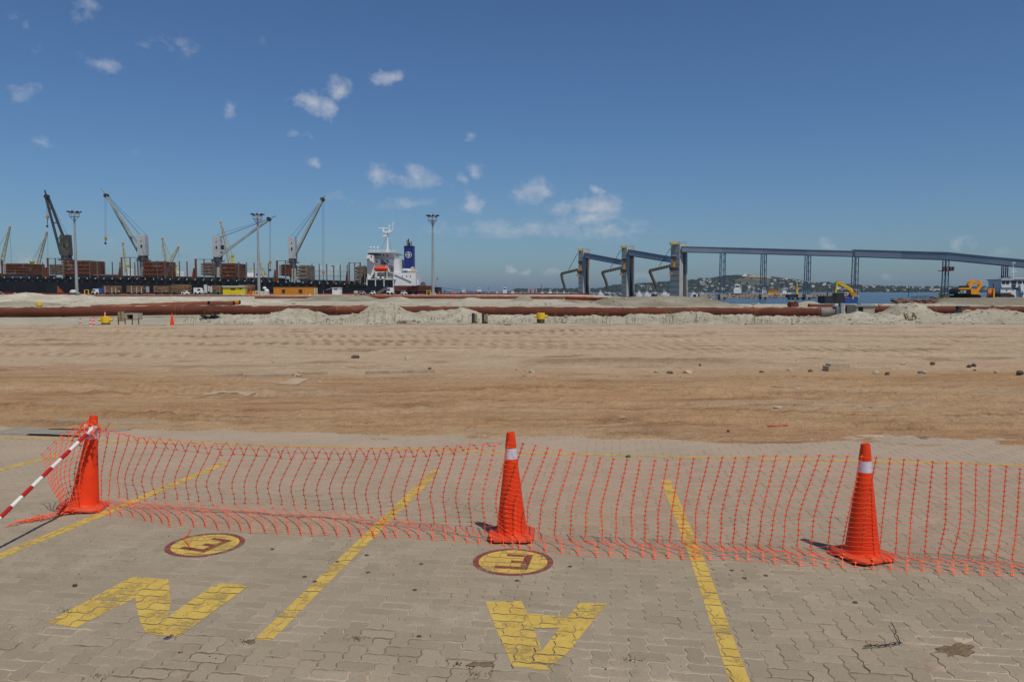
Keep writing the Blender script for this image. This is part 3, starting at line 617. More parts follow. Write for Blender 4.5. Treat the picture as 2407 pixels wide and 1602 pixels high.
# ================================================================ tall cones
def make_cone(name, label, loc, rz=0, tilt=(0, 0), group='tall orange traffic cones holding the net'):
    t_ = thing(name, label, 'traffic cone', loc, rz, group); t_.rotation_euler = (tilt[0], tilt[1], rz)
    m = MB(); s = .185; c = .055
    oct_ = [(-s+c,-s),(s-c,-s),(s,-s+c),(s,s-c),(s-c,s),(-s+c,s),(-s,s-c),(-s,-s+c)]
    def ring(k, z): return [(x*k, y*k, z) for (x, y) in oct_]
    vv = ring(1,.012)+ring(1.01,.03)+ring(.97,.042)+ring(.80,.047); m.v = vv
    m.f = [tuple(reversed(range(8)))]+[(i+8*j, (i+1) % 8+8*j, (i+1) % 8+8*(j+1), i+8*(j+1)) for j in range(3) for i in range(8)]+[tuple(range(24,32))]
    m.build('base', M['cone_base'], t_, smooth=40)
    for (x, y) in ((-.13,-.13),(.13,-.13),(.13,.13),(-.13,.13)): f = MB(); f.lathe([(.022,0),(.022,.013)], 8, (x, y, 0)); f.build('foot', M['black'], t_)
    m = MB(); m.lathe([(.134,.044),(.126,.055),(.1225,.07),(.0515,.655)], 32, close=False); m.build('body', M['cone'], t_, smooth=50)
    m = MB(); m.lathe([(.0532,.648),(.0437,.742)], 32, close=False); m.build('reflective_collar', M['collar'], t_, smooth=50)
    m = MB(); m.lathe([(.0457,.735),(.0465,.742),(.0345,.845),(.033,.857),(.028,.860),(.026,.85),(.028,.70)], 32, close=False); m.build('top_sleeve', M['cone'], t_, smooth=50)
    return t_
c1 = G(197, 1196); c2 = G(1203, 1262); c3 = G(2026, 1309)
make_cone('traffic_cone', 'tall orange cone leaning at the left with the striped pole on it', (c1.x, c1.y, 0.004), R(9), (R(-3), R(6.5)))
make_cone('traffic_cone', 'tall orange cone standing behind the net above the round sign, middle of three', (c2.x, c2.y, 0.004), R(-4), (R(.4), R(-.6)))
make_cone('traffic_cone', 'tall orange cone standing behind the net at the right', (c3.x, c3.y, 0.004), R(18), (0, R(.3)))
# ---------------------------------------------------------------- red and white pole
pole = thing('striped_pole', 'red and white striped pole leaning on the leftmost cone', 'pole', (-3.90, 5.2, 0), 0, None, True)
pa = P(222, 1002, 7.18); pb = P(0, 1216, 6.0); dv = (pb-pa).normalized(); L = (0.02-pa.z)/dv.z; nst = 15
for i in range(nst):
    a = pa+dv*(L*i/nst); b_ = pa+dv*(L*(i+1)/nst); m = MB(); m.tube([a, b_], .0165, 14)
    m.build('pole_section', M['redwhite_w'] if i % 2 == 0 else M['redwhite_r'], pole, smooth=50)
for i in (0.25, 6.5):
    a = pa+dv*(L*i/nst); m = MB(); m.tube([a-dv*.012, a+dv*.012], .0185, 14); m.build('joint_ring', M['redwhite_w'], pole, smooth=50)
m = MB(); ax = Vector((c1.x+.088, c1.y, .765)); m.tube([ax+Vector((.047*math.cos(k*.5236), .047*math.sin(k*.5236), -.015*math.cos(k*.5236))) for k in range(13)], .011, 8, False); m.build('cone_loop', M['redwhite_w'], pole, smooth=True)
# ---------------------------------------------------------------- orange safety net
tab = [ # u_top, v_top, du_mid, contact du, contact v, toe du, toe v, hook
 (236,1006,-18,-22,1188,-6,1204,.0),(300,1020,-30,-22,1190,12,1216,.5),(400,1031,-40,-30,1195,4,1234,1),(600,1044,-42,-34,1204,6,1250,1),(800,1052,-40,-30,1216,8,1258,1),(1000,1048,-36,-28,1240,2,1264,.7),(1120,1042,-34,-26,1258,-8,1270,.3),
 (1203,1038,-30,-24,1272,-12,1281,0),(1260,1048,-44,-50,1272,-36,1288,0),(1320,1058,-44,-52,1276,-40,1292,0),(1400,1074,-34,-34,1284,-14,1304,0),(1500,1082,-20,-20,1290,4,1308,0),(1640,1077,-24,-26,1294,6,1312,0),(1790,1072,-34,-40,1302,0,1318,0),(1940,1071,-42,-52,1312,-12,1328,0),
 (2030,1073,-36,-44,1318,-10,1332,0),(2100,1078,-14,-22,1322,8,1338,0),(2250,1088,-8,-20,1330,14,1346,0),(2400,1100,-4,-18,1338,16,1354,0),(2560,1104,-4,-18,1346,16,1362,0)]
ta = np.array(tab, float)
def col_pts(u, i, rg):
    r = [np.interp(u, ta[:,0], ta[:,k]) for k in range(1, 8)]; vt, dum, duc, vc, due, ve, hk = r
    x_ = np.interp(u, [200,1203,2026,2600], [c1.y-.02, c2.y-.13, c3.y-.15, c3.y-.36])
    T = P(u+rg.uniform(-2,2), vt+rg.uniform(-1.5,1.5), x_)
    Cc = G(u+duc+rg.uniform(-3,3), vc, .012); Ee = G(u+due+rg.uniform(-4,4), ve+rg.uniform(-3,3), .008)
    Mm = T*.45+Cc*.55; tgt = P(u+dum, vt*.45+vc*.55, Mm.y); Mm.x = tgt.x; Mm.y += .03*math.sin(i*.9)+rg.uniform(-.01,.01)
    lowk = Cc+Vector((0, 0, .06)); mid = (Cc+Ee)/2+Vector(((due-duc)*.0012, 0, .03+.025*abs(math.sin(i*1.7))))
    pts = []
    if hk > .05: pts.append(T+Vector((.045+rg.uniform(-.01,.02), .035, -.115*hk+rg.uniform(-.01,.01))))
    pts += [T, T*.72+Mm*.28+Vector((0,0,0)), Mm, Mm*.4+lowk*.6+Vector((duc*.00005,0,0)), lowk, mid, Ee]
    return pts
def spline(pts, n):
    d = []
    for i in range(len(pts)-1):
        p0 = pts[max(i-1,0)]; p1 = pts[i]; p2 = pts[i+1]; p3 = pts[min(i+2,len(pts)-1)]
        for k in range(8):
            s = k/8; d.append(.5*((2*p1)+(p2-p0)*s+(2*p0-5*p1+4*p2-p3)*s*s+(3*p1-p0-3*p2+p3)*s**3))
    d.append(pts[-1]); cum = [0]
    for i in range(1, len(d)): cum.append(cum[-1]+(d[i]-d[i-1]).length)
    o = []; j = 0
    for k in range(n):
        s = cum[-1]*k/(n-1)
        while j < len(d)-2 and cum[j+1] < s: j += 1
        f = (s-cum[j])/max(1e-9, cum[j+1]-cum[j]); o.append(d[j].lerp(d[j+1], min(1, f)))
    for p in o: p.z = max(p.z, .006)
    return o
NJ = 25
def net_part(columns, name, label=None, hstr=True, nodes=True, rg=None):
    m = MB(); n = len(columns)
    for i, cpts in enumerate(columns):
        nxt = columns[min(i+1, n-1)]; prv = columns[max(i-1, 0)]
        m.tube(cpts, .0031, 4)
        if nodes:
            for j, p in enumerate(cpts):
                hx = (nxt[j]-prv[j]); hx = hx.normalized() if hx.length > 1e-5 else Vector((1,0,0))
                vz = (cpts[min(j+1,len(cpts)-1)]-cpts[max(j-1,0)]).normalized(); nn_ = hx.cross(vz); nn_ = nn_.normalized()*.0022 if nn_.length > 1e-4 else Vector((0,.002,0))
                a = hx*.0185; b_ = vz*.0150
                m.add([p-a, p+b_*.35-a*.25, p+b_, p+b_*.35+a*.25, p+a, p-b_*.35+a*.25, p-b_, p-b_*.35-a*.25, p+nn_, p-nn_], [(k, (k+1) % 8, 8) for k in range(8)]+[((k+1) % 8, k, 9) for k in range(8)])
        if hstr and i+1 < n:
            for j in range(len(cpts)):
                a, b_ = cpts[j], nxt[j]; sag = Vector((0, 0, -.004)); m.tube([a, (a+b_)/2+sag, b_], .0011, 3, False)
    o = m.build(name, M['net'], net, recalc=False)
    if label: o['label'] = label
    return o
net = thing('safety_net', 'orange plastic safety net strung along the three tall cones', 'safety net', (0, 6.4, 0), 0, None, True)
rg = random.Random(5); us = []; u = 236.0
while u < 2520:
    us.append(u); yy_ = np.interp(u, [236,1203,2026,2600], [7.3,6.4,5.8,5.6]); u += F*.104/yy_*(1 if u > 400 else .86)
cols_ = [spline(col_pts(u, i, rg), NJ) for i, u in enumerate(us)]
k1 = next(i for i, u in enumerate(us) if u > 1203); k2 = next(i for i, u in enumerate(us) if u > 2026)
net_part(cols_[:k1+1], 'net_panel', 'net panel between the leaning cone and the middle cone, folded over at its top')
net_part(cols_[k1:k2+1], 'net_panel', 'net panel between the middle cone and the right cone')
net_part(cols_[k2:], 'net_panel', 'net panel running out of view right of the right cone')
# gathered fan left of the first cone
fan = []; nf = 9
for i in range(nf):
    f = i/(nf-1); T = P(104+f*118, 1072-f*78-14*math.sin(f*3.1), 7.15); B = G(166+f*26, 1203, .012); B.y -= .02
    Mid = T*.45+B*.55+Vector((-.05*math.sin(f*3.14)-.03, -.05, .02)); fan.append(spline([T+Vector((-.02,0,.02)), T, Mid, B], 18))
net_part(fan, 'gathered_end', 'net end bunched round the leaning cone')
tail = []
for i in range(10):
    f = i/9; p0 = G(180-f*148, 1206+f*28, 0); rr_ = rg
    tail.append([Vector((p0.x+rr_.uniform(-.03,.03), p0.y+.05*math.sin(k*1.2+i)+rr_.uniform(-.03,.03), .01+max(0,.05*(1-f)*math.sin(k*.9+i))+rr_.uniform(0,.02))) for k in range(9)])
tcols = [[tail[i][k] for i in range(10)] for k in range(9)]
net_part(tcols[::2], 'trailing_end', 'net tail trailing on the paving left of the leaning cone')
curl = [[G(u_, v_, .006)+Vector((rg.uniform(-.015,.015), rg.uniform(-.02,.02), rg.uniform(0,.02))) for (u_, v_) in ((445,1245),(442,1258),(432,1266),(438,1276),(446,1288))] for k in range(3)]
net_part(curl[:1], 'loose_strand', None, False)
top_t = []
for k in range(6):
    top_t.append([P(172+k*16+rg.uniform(-5,5), 1018-k*5+rg.uniform(-10,10)+j*9, 7.1+rg.uniform(-.05,.05)) for j in range(4)])
net_part(top_t, 'tied_corner')
collar_n = []
for k in range(8):
    a = k/8*6.28; collar_n.append([Vector((c1.x+.09+(.055+.02*j)*math.cos(a), c1.y-.02+(.055+.02*j)*math.sin(a), .80-.03*j+rg.uniform(-.015,.015))) for j in range(4)])
net_part(collar_n, 'tied_corner')
# ---------------------------------------------------------------- things lying on the paving
m = MB()
def wirepts(a, b_, n, am): return [a.lerp(b_, i/(n-1))+Vector((rg.uniform(-am,am), rg.uniform(-am,am), abs(rg.uniform(0,am)))) for i in range(n)]
w0 = G(2096,1463,.02); w1 = G(2118,1512,.008); w2 = G(2030,1520,.01)
m.tube(wirepts(w0, w1, 8, .006), .0028, 5); m.tube(wirepts(w1, w2, 14, .010), .002, 5); m.tube(wirepts(w2, w1, 16, .014), .0016, 5); m.tube(wirepts(w1, w2, 14, .016), .0014, 5)
one('bent_wire', m, M['rebar'], 'thin rusty bent wire lying on the paving at lower right', 'wire', smooth=True)
pebble_m = pbr('brick_chip', (176,140,108), (150,112,84), 20, .9)
rgp = random.Random(21)
for (u_, v_, r_, mt, lab) in ((424,1533,.011,'peb','small tan pebble on the paving below the letter N'),(176,1378,.013,'peb2','small brown brick chip left of the letter N')):
    p = G(u_, v_); m = MB(); m.blob((p.x,p.y,r_*.7), (r_*1.2,r_,r_*.8), rgp); one('pebble', m, pebble_m if mt == 'peb' else M['rust'], lab, 'pebble')
p = G(398,1501); m = MB(); m.tube(wirepts(Vector((p.x-.02,p.y-.01,.006)), Vector((p.x+.02,p.y+.01,.01)), 9, .012), .0035, 5); one('blue_scrap', m, M['navy'], 'crumpled dark blue scrap below the letter N', 'scrap')
m = MB()
for k in range(170):
    u_ = rgp.uniform(20,2400); v_ = rgp.uniform(1220,1600); p = G(u_, v_); r_ = rgp.uniform(.0015,.005); m.blob((p.x,p.y,r_*.4), (r_*1.3,r_,r_*.6), rgp, .3, 5, 3)
tag(m.build('grit', pbr('grit_specks', (96,88,76), (60,54,46), 30, .95, c3=(190,180,165), s3=11, t3=.52)), 'loose grit and specks on the paving', kind='stuff')
bud = pbr('dry_dead_tuft', (96,78,48), (70,58,38), 30, .95); m = MB()
for (u_, v_) in ((2030,1338),(230,1590),(1075,1560),(155,1436),(580,1508),(1480,1552),(1120,1585),(840,1500)):
    p = G(u_, v_)
    for k in range(26):
        a = rgp.uniform(0,6.28); d = abs(rgp.gauss(0,.03)); q0 = Vector((p.x+d*1.6*math.cos(a), p.y+d*math.sin(a), .0)); m.tube([q0, q0+Vector((rgp.uniform(-.015,.015), rgp.uniform(-.015,.015), rgp.uniform(.006,.016)))], [.0016,.0006], 3, False)
tag(m.build('joint_weeds', bud), 'dry weed wisps in the paving joints', kind='stuff')
# worn hollow with bare soil at lower right, and gum spots
def soil(name, cu, cv, ru, rv, lab, seed):
    r5 = random.Random(seed); pts = []
    for k in range(22):
        a = k/22*6.283; q = 1+r5.uniform(-.38,.38); pts.append(tuple(G(cu+ru*q*math.cos(a), cv+rv*q*math.sin(a)).xy))
    c0 = G(cu, cv); m = MB(); m.v = [(c0.x, c0.y, .0105)]+[(x, y, .0025) for (x, y) in pts]; m.f = [(0, 1+i, 1+(i+1) % 22) for i in range(22)]
    o = m.build(name, pbr('bare_soil', (140,122,96), (112,96,74), 14, .95, bump=.8, bscale=60, spec=.05), pavement, True); o['label'] = lab
soil('soil_patch', 2250, 1528, 44, 15, 'brown bare soil patch in the paving at lower right', 3); soil('soil_patch', 1130, 1560, 30, 6, 'small brown soil patch in the paving below the letter A', 5); soil('soil_patch', 590, 1508, 9, 5, 'tiny soil patch at the end of the middle parking line', 6)
m = MB()
for (u_, v_) in ((862,1304),(740,1366),(975,1386),(865,1345),(716,1355),(990,1325),(793,1320),(1215,1364),(985,1495),(1340,1331),(2010,1415),(1720,1340),(1750,1358),(1800,1352),(640,1290)):
    p = G(u_, v_); m.lathe([(.017,.0008),(.012,.0042)], 9, (p.x, p.y, .0008))
tag(m.build('gum_spots', pbr('dark_gum', (84,80,72), (70,66,60), 20, .8), pavement), kind='stuff')
# ---------------------------------------------------------------- slab, drain and debris in the yard
slab = thing('concrete_slab', 'flat concrete slab with two dark slots behind the leaning cone', 'slab', (-5.9, 11.0, 0), 0, None, True)
def quadslab(m, pts, z0, z1): m.prismz([tuple(G(u_, v_).xy) for (u_, v_) in pts], z0, z1)
m = MB(); quadslab(m, [(-30,1020),(140,985),(380,987),(300,1012),(60,1022)], -.03, .012); m.build('slab_plate', pbr('slab_concrete', (160,150,134), (142,132,117), 3, .9), slab)
m = MB(); quadslab(m, [(112,1011),(232,1013),(232,1009.5),(124,1007.5)], 0, .0135); m.build('slot', M['black'], slab)
m = MB(); quadslab(m, [(62,1023),(190,1027),(190,1024.5),(70,1020.5)], 0, .0135); m.build('slot', M['black'], slab)
dr = thing('drain_cover', 'pale concrete drain square with dark grating in the earth', 'drain', tuple(G(515,934)), 0, None, True)
m = MB(); zd_ = gz(*G(515,934).xy); quadslab(m, [(425,942),(556,944),(606,925),(512,924)], -.05, zd_+.035); m.build('surround', pbr('dusty_concrete', (192,172,146), (170,148,120), 3, .95, spec=.05), dr)
m = MB(); quadslab(m, [(487,938),(541,938.5),(562,928),(516,927.5)], -.05, zd_+.039); m.build('grating', pbr('iron_grating', (126,110,92), (92,80,68), 4, .9, bump=.8, bscale=14), dr)
p = G(695,902); m = MB(); quadslab(m, [(650,908),(700,909),(725,896),(690,895)], -.05, gz(*G(690,902).xy)+.03); one('concrete_patch', m, pbr('dusty_concrete_patch', (192,172,146), (170,148,120), 3, .95, spec=.05), 'small pale concrete patch beyond the drain square', 'concrete patch')
kj = random.Random(4); kerb = thing('broken_kerb', 'broken line of flat concrete kerb stones across the yard', 'kerb', tuple(G(800,884)), 0, None, True)
for (a, b_, v_) in ((505,570,885),(576,690,884),(700,770,880),(860,945,877),(948,1022,875)):
    p0 = G(a, v_, .03); p1 = G(b_, v_-1.5, .03); m = MB(); zk = gz((p0.x+p1.x)/2, p0.y); p0.z = p1.z = zk+.005; m.beam(p0, p1, .16, .12); m.build('kerb_stone', pbr('buff_kerb', (180,164,142), (152,134,112), 5, .95), kerb)
stone_m = [pbr('pale_stone', (194,182,164), (166,154,136), 8, .9, objrand=.1), pbr('dark_stone', (112,100,86), (82,72,62), 8, .9, objrand=.15), pbr('buff_stone', (196,176,146), (168,148,118), 8, .9, objrand=.1)]
STN = [(836,843,20,1,.5,'flat dark stone left of centre in the yard'),(957,847,16,0,.9,'pale upright stone left of centre in the yard'),(703,886,14,0,.5,'pale stone by the broken kerb'),(752,903,12,0,.5,'round pale stone beyond the drain square'),(1216,871,10,0,.8,'pale stone left end of the earth ridge'),(1250,877,16,0,.6,'pale broken stones at the middle of the earth ridge'),(1232,886,10,2,.4,'buff chip in front of the earth ridge'),
 (1545,876,16,2,.5,'buff stone on the near side of the earth ridge'),(1574,878,16,1,.5,'dark stone on the near side of the earth ridge'),(1615,876,22,2,.4,'flat buff slab on the earth ridge'),(1645,861,8,1,.9,'small dark stone on top of the earth ridge'),(1790,877,12,1,.5,'dark stone right of the earth ridge'),(1857,873,14,0,.6,'pale grey stone right of the earth ridge'),(1905,877,11,1,.8,'dark grey lump left of the buff block'),
 (2060,881,16,0,.7,'pale stone with white chip right of the buff block'),(2086,883,12,1,.8,'dark round stone right of the pale stone'),(2122,859,12,0,.5,'small pale stone in the tracks at right'),(2168,879,24,0,.4,'pale flat rubble at right'),(2192,859,15,1,.7,'dark stone in the tyre tracks at right'),(2277,868,12,1,.8,'left one of three dark stones at right'),(2288,862,12,1,.9,'upper one of three dark stones at right'),(2291,873,8,1,.6,'smallest of three dark stones at right'),(2342,878,14,0,.6,'grey stone near the right edge'),(2397,885,20,1,.8,'dark block at the right edge of the yard'),
 (1872,918,20,0,.3,'pale flat chip nearer than the buff block'),(1830,958,22,0,.25,'thin pale shard in the middle right of the yard'),(2045,960,8,1,.9,'small dark stone alone in the brown earth'),(1465,989,16,0,.25,'pale shard in the rutted earth'),(1280,1037,34,0,.35,'pale broken slab at the paving edge by the middle cone'),(1525,1047,22,0,.25,'grey slate shard right of the pale slab'),(1615,1049,30,0,.2,'flat grey slate at the paving edge'),(1485,1033,14,0,.5,'pale chip on the earth rim'),(1010,868,14,1,.4,'dark lump at the end of the broken kerb'),(1712,1021,8,1,.9,'dark clod in the near ruts'),(100,869,12,0,.4,'pale stone at far left of the yard'),(165,880,10,2,.4,'buff chip at far left of the yard')]
for (u_, v_, wpx, mi, fl, lab) in STN:
    p = G(u_, v_); p.z = gz(p.x, p.y); r_ = wpx/2*p.y/F; m = MB(); m.blob((0,0,r_*fl*.5), (r_, r_*rgp.uniform(.6,1), r_*fl), rgp, .28, 7, 5); o = m.build('stone', stone_m[mi]); o.location = p; o.rotation_euler = (0,0,rgp.uniform(0,6)); tag(o, lab, 'stone', 'stones lying in the yard')
p = G(1965,873.5); p.z = gz(p.x, p.y); m = MB(); m.box(-.28,.28,-.14,.14,-.03,.13); m.box(-.2,.3,-.1,.14,.131,.18); o = m.build('broken_block', stone_m[2]); o.location = p; o.rotation_euler = (0,0,.15); tag(o, 'buff broken concrete block lying right of centre in the yard', 'block')
p = G(1828,1003,.03); m = MB(); m.tube([p+Vector((x, .03*math.sin(x*9), .02)) for x in np.linspace(-.16,.16,9)], .009, 6); one('red_rag', m, M['red'], 'small red rag lying in the near ruts', 'rag')
p = G(1476,1072,.01); m = MB(); m.blob((p.x,p.y,.012), (.035,.025,.015), rgp); one('green_scrap', m, M['green'], 'small green scrap behind the net', 'scrap')
m = MB()
for k in range(1000):
    u_ = rgp.uniform(-20,2430); v_ = 770+290*rgp.random()**1.3; p = G(u_, v_)
    if p.y < float(edge_y(p.x))+.1: continue
    r_ = abs(rgp.gauss(0,1))*.0009*p.y**.9+.005; m.blob((p.x,p.y,0), (r_*1.2, r_, r_*.7), rgp, .3, 5, 3)
av = np.array(m.v); hz_ = height(av[:,0], av[:,1])[0]; m.v = [tuple(x) for x in np.stack([av[:,0], av[:,1], av[:,2]+hz_], 1)]
tag(m.build('gravel', pbr('yard_gravel', (192,174,150), (140,118,94), 1.5, .95, c3=(110,92,74), s3=2.2, t3=.6), smooth=True), 'scattered gravel and clods in the yard', kind='stuff')
# ================================================================ mooring bollards, small cones, posts by the pipe
def bollard(u_, vt, vb, Y, lab, dark_base=True):
    k = Y/F; p = P(u_, vb, Y); h = (vb-vt)*k
    t_ = thing('bollard', lab, 'bollard', (p.x, Y, p.z), 0, 'yellow mooring bollards')
    r_ = h*.40; z1 = h*.40
    m = MB(); m.lathe([(r_*.95,-.15),(r_*.95,z1)], 20); m.build('stump', pbr('bollard_stump', (98,78,58), (66,54,44), 6, .9), t_, smooth=40)
    m = MB(); m.lathe([(r_,z1-.01),(r_*1.02,h*.92),(r_*.96,h),(r_*.3,h*1.005)], 20); m.build('cap', M['ybright'], t_, smooth=40)
    for s in (-1, 1):
        m = MB(); m.tube([(s*r_*.8,0,h*.66),(s*h*.68,0,h*.66)], h*.13, 14); m.lathe([(0,0),(0,0)], 3) if False else None
        m.build('arm', M['ybright'], t_, smooth=40)
    return t_
bollard(249,743,768,46.5,'yellow bollard with stub arms among the small striped cones')
bollard(1271,735,759,49.0,'yellow bollard with stub arms in front of the pipe near the middle')
bollard(92,710,724,80.0,'small yellow bollard behind the pipe at far left')
def small_cone(u_, vt, vb, Y, lab, striped=True):
    k = Y/F; p = P(u_, vb, Y); h = (vb-vt)*k; t_ = thing('small_cone', lab, 'traffic cone', (p.x, Y, p.z), 0, 'small cones in front of the pipe')
    m = MB(); s = h*.24; m.box(-s,s,-s,s,0,h*.05); m.build('base', M['cone'] if striped else M['whitegrey'], t_)
    def r_(f): return h*(.17*(1-f)+.03*f)
    bands = [(.05,.22,0),(.22,.38,1),(.38,.55,0),(.55,.72,1),(.72,1,0)] if striped else [(.05,1,0)]
    for (a, b_, wt) in bands:
        m = MB(); m.lathe([(r_(a), h*a), (r_(b_), h*b_)], 14); m.build('white_band' if wt else 'orange_band', M['collar'] if wt else M['cone'], t_, smooth=50)
small_cone(189,746,769,46.3,'leftmost small striped cone in front of the pipe')
small_cone(213,749,772,45.0,'nearest small striped cone left of the yellow bollard')
small_cone(220,743,764,48.0,'small striped cone just behind the nearest one left of the bollard')
small_cone(247,730,748,50.0,'small striped cone standing behind the yellow bollard')
small_cone(128,714,722,82.0,'tiny striped cone behind the pipe at far left')
small_cone(405,736,769,46.3,'plain orange cone alone in front of the pipe',False)
for (u_, vt, vb, w_, mt, lab) in ((281,733,755,.22,'wood','left one of two timber posts right of the bollard'),(289,732,755,.2,'wood','right one of two timber posts right of the bollard'),(1118,737,762,.2,'wood','left one of two pale posts in the sand berm'),(1144,737,761,.18,'wood','right one of two pale posts in the sand berm')):
    p = P(u_, vb, 51.0 if u_ < 500 else 48.8); h = (vb-vt)*p.y/F; m = MB(); m.lathe([(w_/2,-.2),(w_/2,h*.96),(w_*.4,h)], 10); o = m.build('post', M[mt], smooth=40); o.location = p; tag(o, lab, 'post', 'short posts by the pipe')
for (u_, dx) in ((1112,.0),(1136,.0)):
    p = P(u_, 760, 48.6); m = MB(); m.cbox((0,0,.32), (.16,.2,.64), .1); m.beam((0,-.02,.1),(.25,-.05,.02),.08,.1); o = m.build('dark_stop', M['dkgrey']); o.location = p; tag(o, 'dark steel stop leaning on the %s pale post' % ('left' if u_ == 1112 else 'right'), 'steel stop', 'steel stops')
p = P(310, 754, 52.0); ch = thing('concrete_chamber', 'open grey concrete chamber in front of the pipe', 'chamber', (p.x, 52, p.z))
for (x0, x1, lab) in ((-.5,-.2,0),(.22,.52,0)): m = MB(); m.box(x0,x1,-.3,.4,-.1,.42); m.build('side_wall', M['conc2'], ch)
m = MB(); m.box(-.45,.5,-.25,.45,.421,.5); m.build('lid', M['conc2'], ch)
m = MB(); m.box(-.2,.22,.2,.4,-.1,.42); m.build('back_wall', M['dkgrey'], ch)
fr = thing('pit_guard', 'low rusty guard rail round a pit beside the yellow bollard', 'guard rail', tuple(P(295,768,46.4)))
for (x, y) in ((-.4,0),(.4,0),(-.4,.8),(.4,.8)): m = MB(); m.beam((x,y,0),(x,y,.5),.045); m.build('upright', M['stanrust'], fr)
for (a, b_) in (((-.4,0,.42),(.4,0,.42)),((-.4,.8,.42),(.4,.8,.42)),((-.4,0,.42),(-.4,.8,.42)),((.4,0,.42),(.4,.8,.42))): m = MB(); m.beam(a,b_,.03); m.build('rail', M['wood'], fr)
# concrete edge at the foot of the berm
ke = thing('quay_kerb', 'low broken pale concrete edge along the foot of the sand', 'kerb', tuple(G(1200,766)), 0, None, True)
kx = P(120,775,46).x; kk = random.Random(9)
while kx < 34:
    l_ = kk.uniform(.8,2.4); yk = 47.0+.55*math.sin(kx*.06)+(-.9 if kx < -20 else 0); hgt = kk.uniform(.03,.10)
    if kk.random() < .82: m = MB(); m.cbox((kx+l_/2, yk+kk.uniform(-.15,.15), hgt/2), (l_*.94,.34,hgt), kk.uniform(-.05,.05)); m.build('kerb_stone', M['conc2'], ke)
    kx += l_
bk = thing('lifted_kerb', 'dark broken kerb piece jutting out left of the middle bollard', 'kerb', tuple(P(1185,770,46)), 0, None, True)
m = MB(); m.beam(P(1165,763,47.5), P(1192,764,47), .3, .14); m.build('kerb_stone', M['conc2'], bk); m = MB(); m.beam(P(1192,765,46.6), P(1201,773,44.6), .35, .16); m.build('kerb_stone', M['dkgrey'], bk)
# weeds on the berm
wm_ = pbr('dry_weed', (150,140,100), (118,110,72), 3, .9); rw = random.Random(31); m = MB()
def stalk(x, y, h, lean): 
    z = gz(x, y); p0 = Vector((x, y, z-.03)); p1 = p0+Vector((lean*.4, rw.uniform(-.05,.05), h*.55)); p2 = p0+Vector((lean, rw.uniform(-.1,.1), h)); m.tube([p0,p1,p2], [.008,.007,.003], 4, False)
    for k in range(5):
        f = rw.uniform(.3,1); a = p0.lerp(p2, f); q_ = a+Vector((rw.uniform(-.1,.1), rw.uniform(-.06,.06), rw.uniform(.03,.12))); m.tube([a,q_], [.006,.003], 3, False)
WE = [(466,.9,3),(440,.7,3),(452,.6,2),(612,.75,2),(653,1.15,1),(742,1.3,2),(755,.5,1),(810,.6,2),(833,.9,1),(855,.9,1),(886,1.1,2),(892,.9,1),(918,.95,2),(925,1.25,2),(1010,.9,3),(1020,.6,2),(1075,.6,3),(1140,.5,3),(1190,.5,3),(1300,.6,4),(1315,.5,3),(1395,.9,4),(1430,.7,4),(1495,1.0,3),(1560,.7,4),(1577,1.4,7),(1590,.9,6),(1640,.8,6),(1660,.6,4),(1775,.9,5),(1790,.7,4),(1810,.6,3),(1860,.6,3),(1880,.5,3)]
for (u_, h, n) in WE:
    for k in range(n+1): x = (u_-1203.5+rw.uniform(-10,10))*48.6/F; stalk(x, 48.6+rw.uniform(-.3,1.4), h*rw.uniform(.5,1), rw.uniform(-.2,.2))
for k in range(110):
    u_ = rw.uniform(480,1900); stalk((u_-1203.5)*48.4/F, 48.3+rw.uniform(0,1.2), rw.uniform(.1,.4), rw.uniform(-.1,.1))
for k in range(60):
    x = (945-1203.5)*48.4/F+rw.gauss(0,.15); stalk(x, 48.4+rw.gauss(0,.15), rw.uniform(.08,.25), rw.uniform(-.2,.2))
tag(m.build('dry_weeds', wm_), 'thin dry weed stalks growing on the sand berm', kind='stuff')

# crumbled lumps of dredged sand on the berm and banks
rs = random.Random(41); m = MB(); npt = []
for k in range(1500):
    u_ = rs.uniform(440,2420); y = rs.uniform(48.2,54.6); npt.append(((u_-1203.5)*y/F, y, abs(rs.gauss(0,.035))+.02))
for k in range(500):
    u_ = rs.uniform(-20,2420); y = rs.uniform(60,120); npt.append(((u_-1203.5)*y/F, y, abs(rs.gauss(0,.10))+.05))
ap = np.array(npt); hq = height(ap[:,0], ap[:,1])[0]
for (x, y, r_), z in zip(npt, hq): m.blob((x, y, z+r_*.2), (r_*1.3, r_, r_*.75), rs, .35, 5, 3)
tag(m.build('sand_lumps', pbr('sand_lump', (186,177,157), (150,140,120), .9, .95)), 'crumbled lumps of pale dredged sand on the berm', kind='stuff')
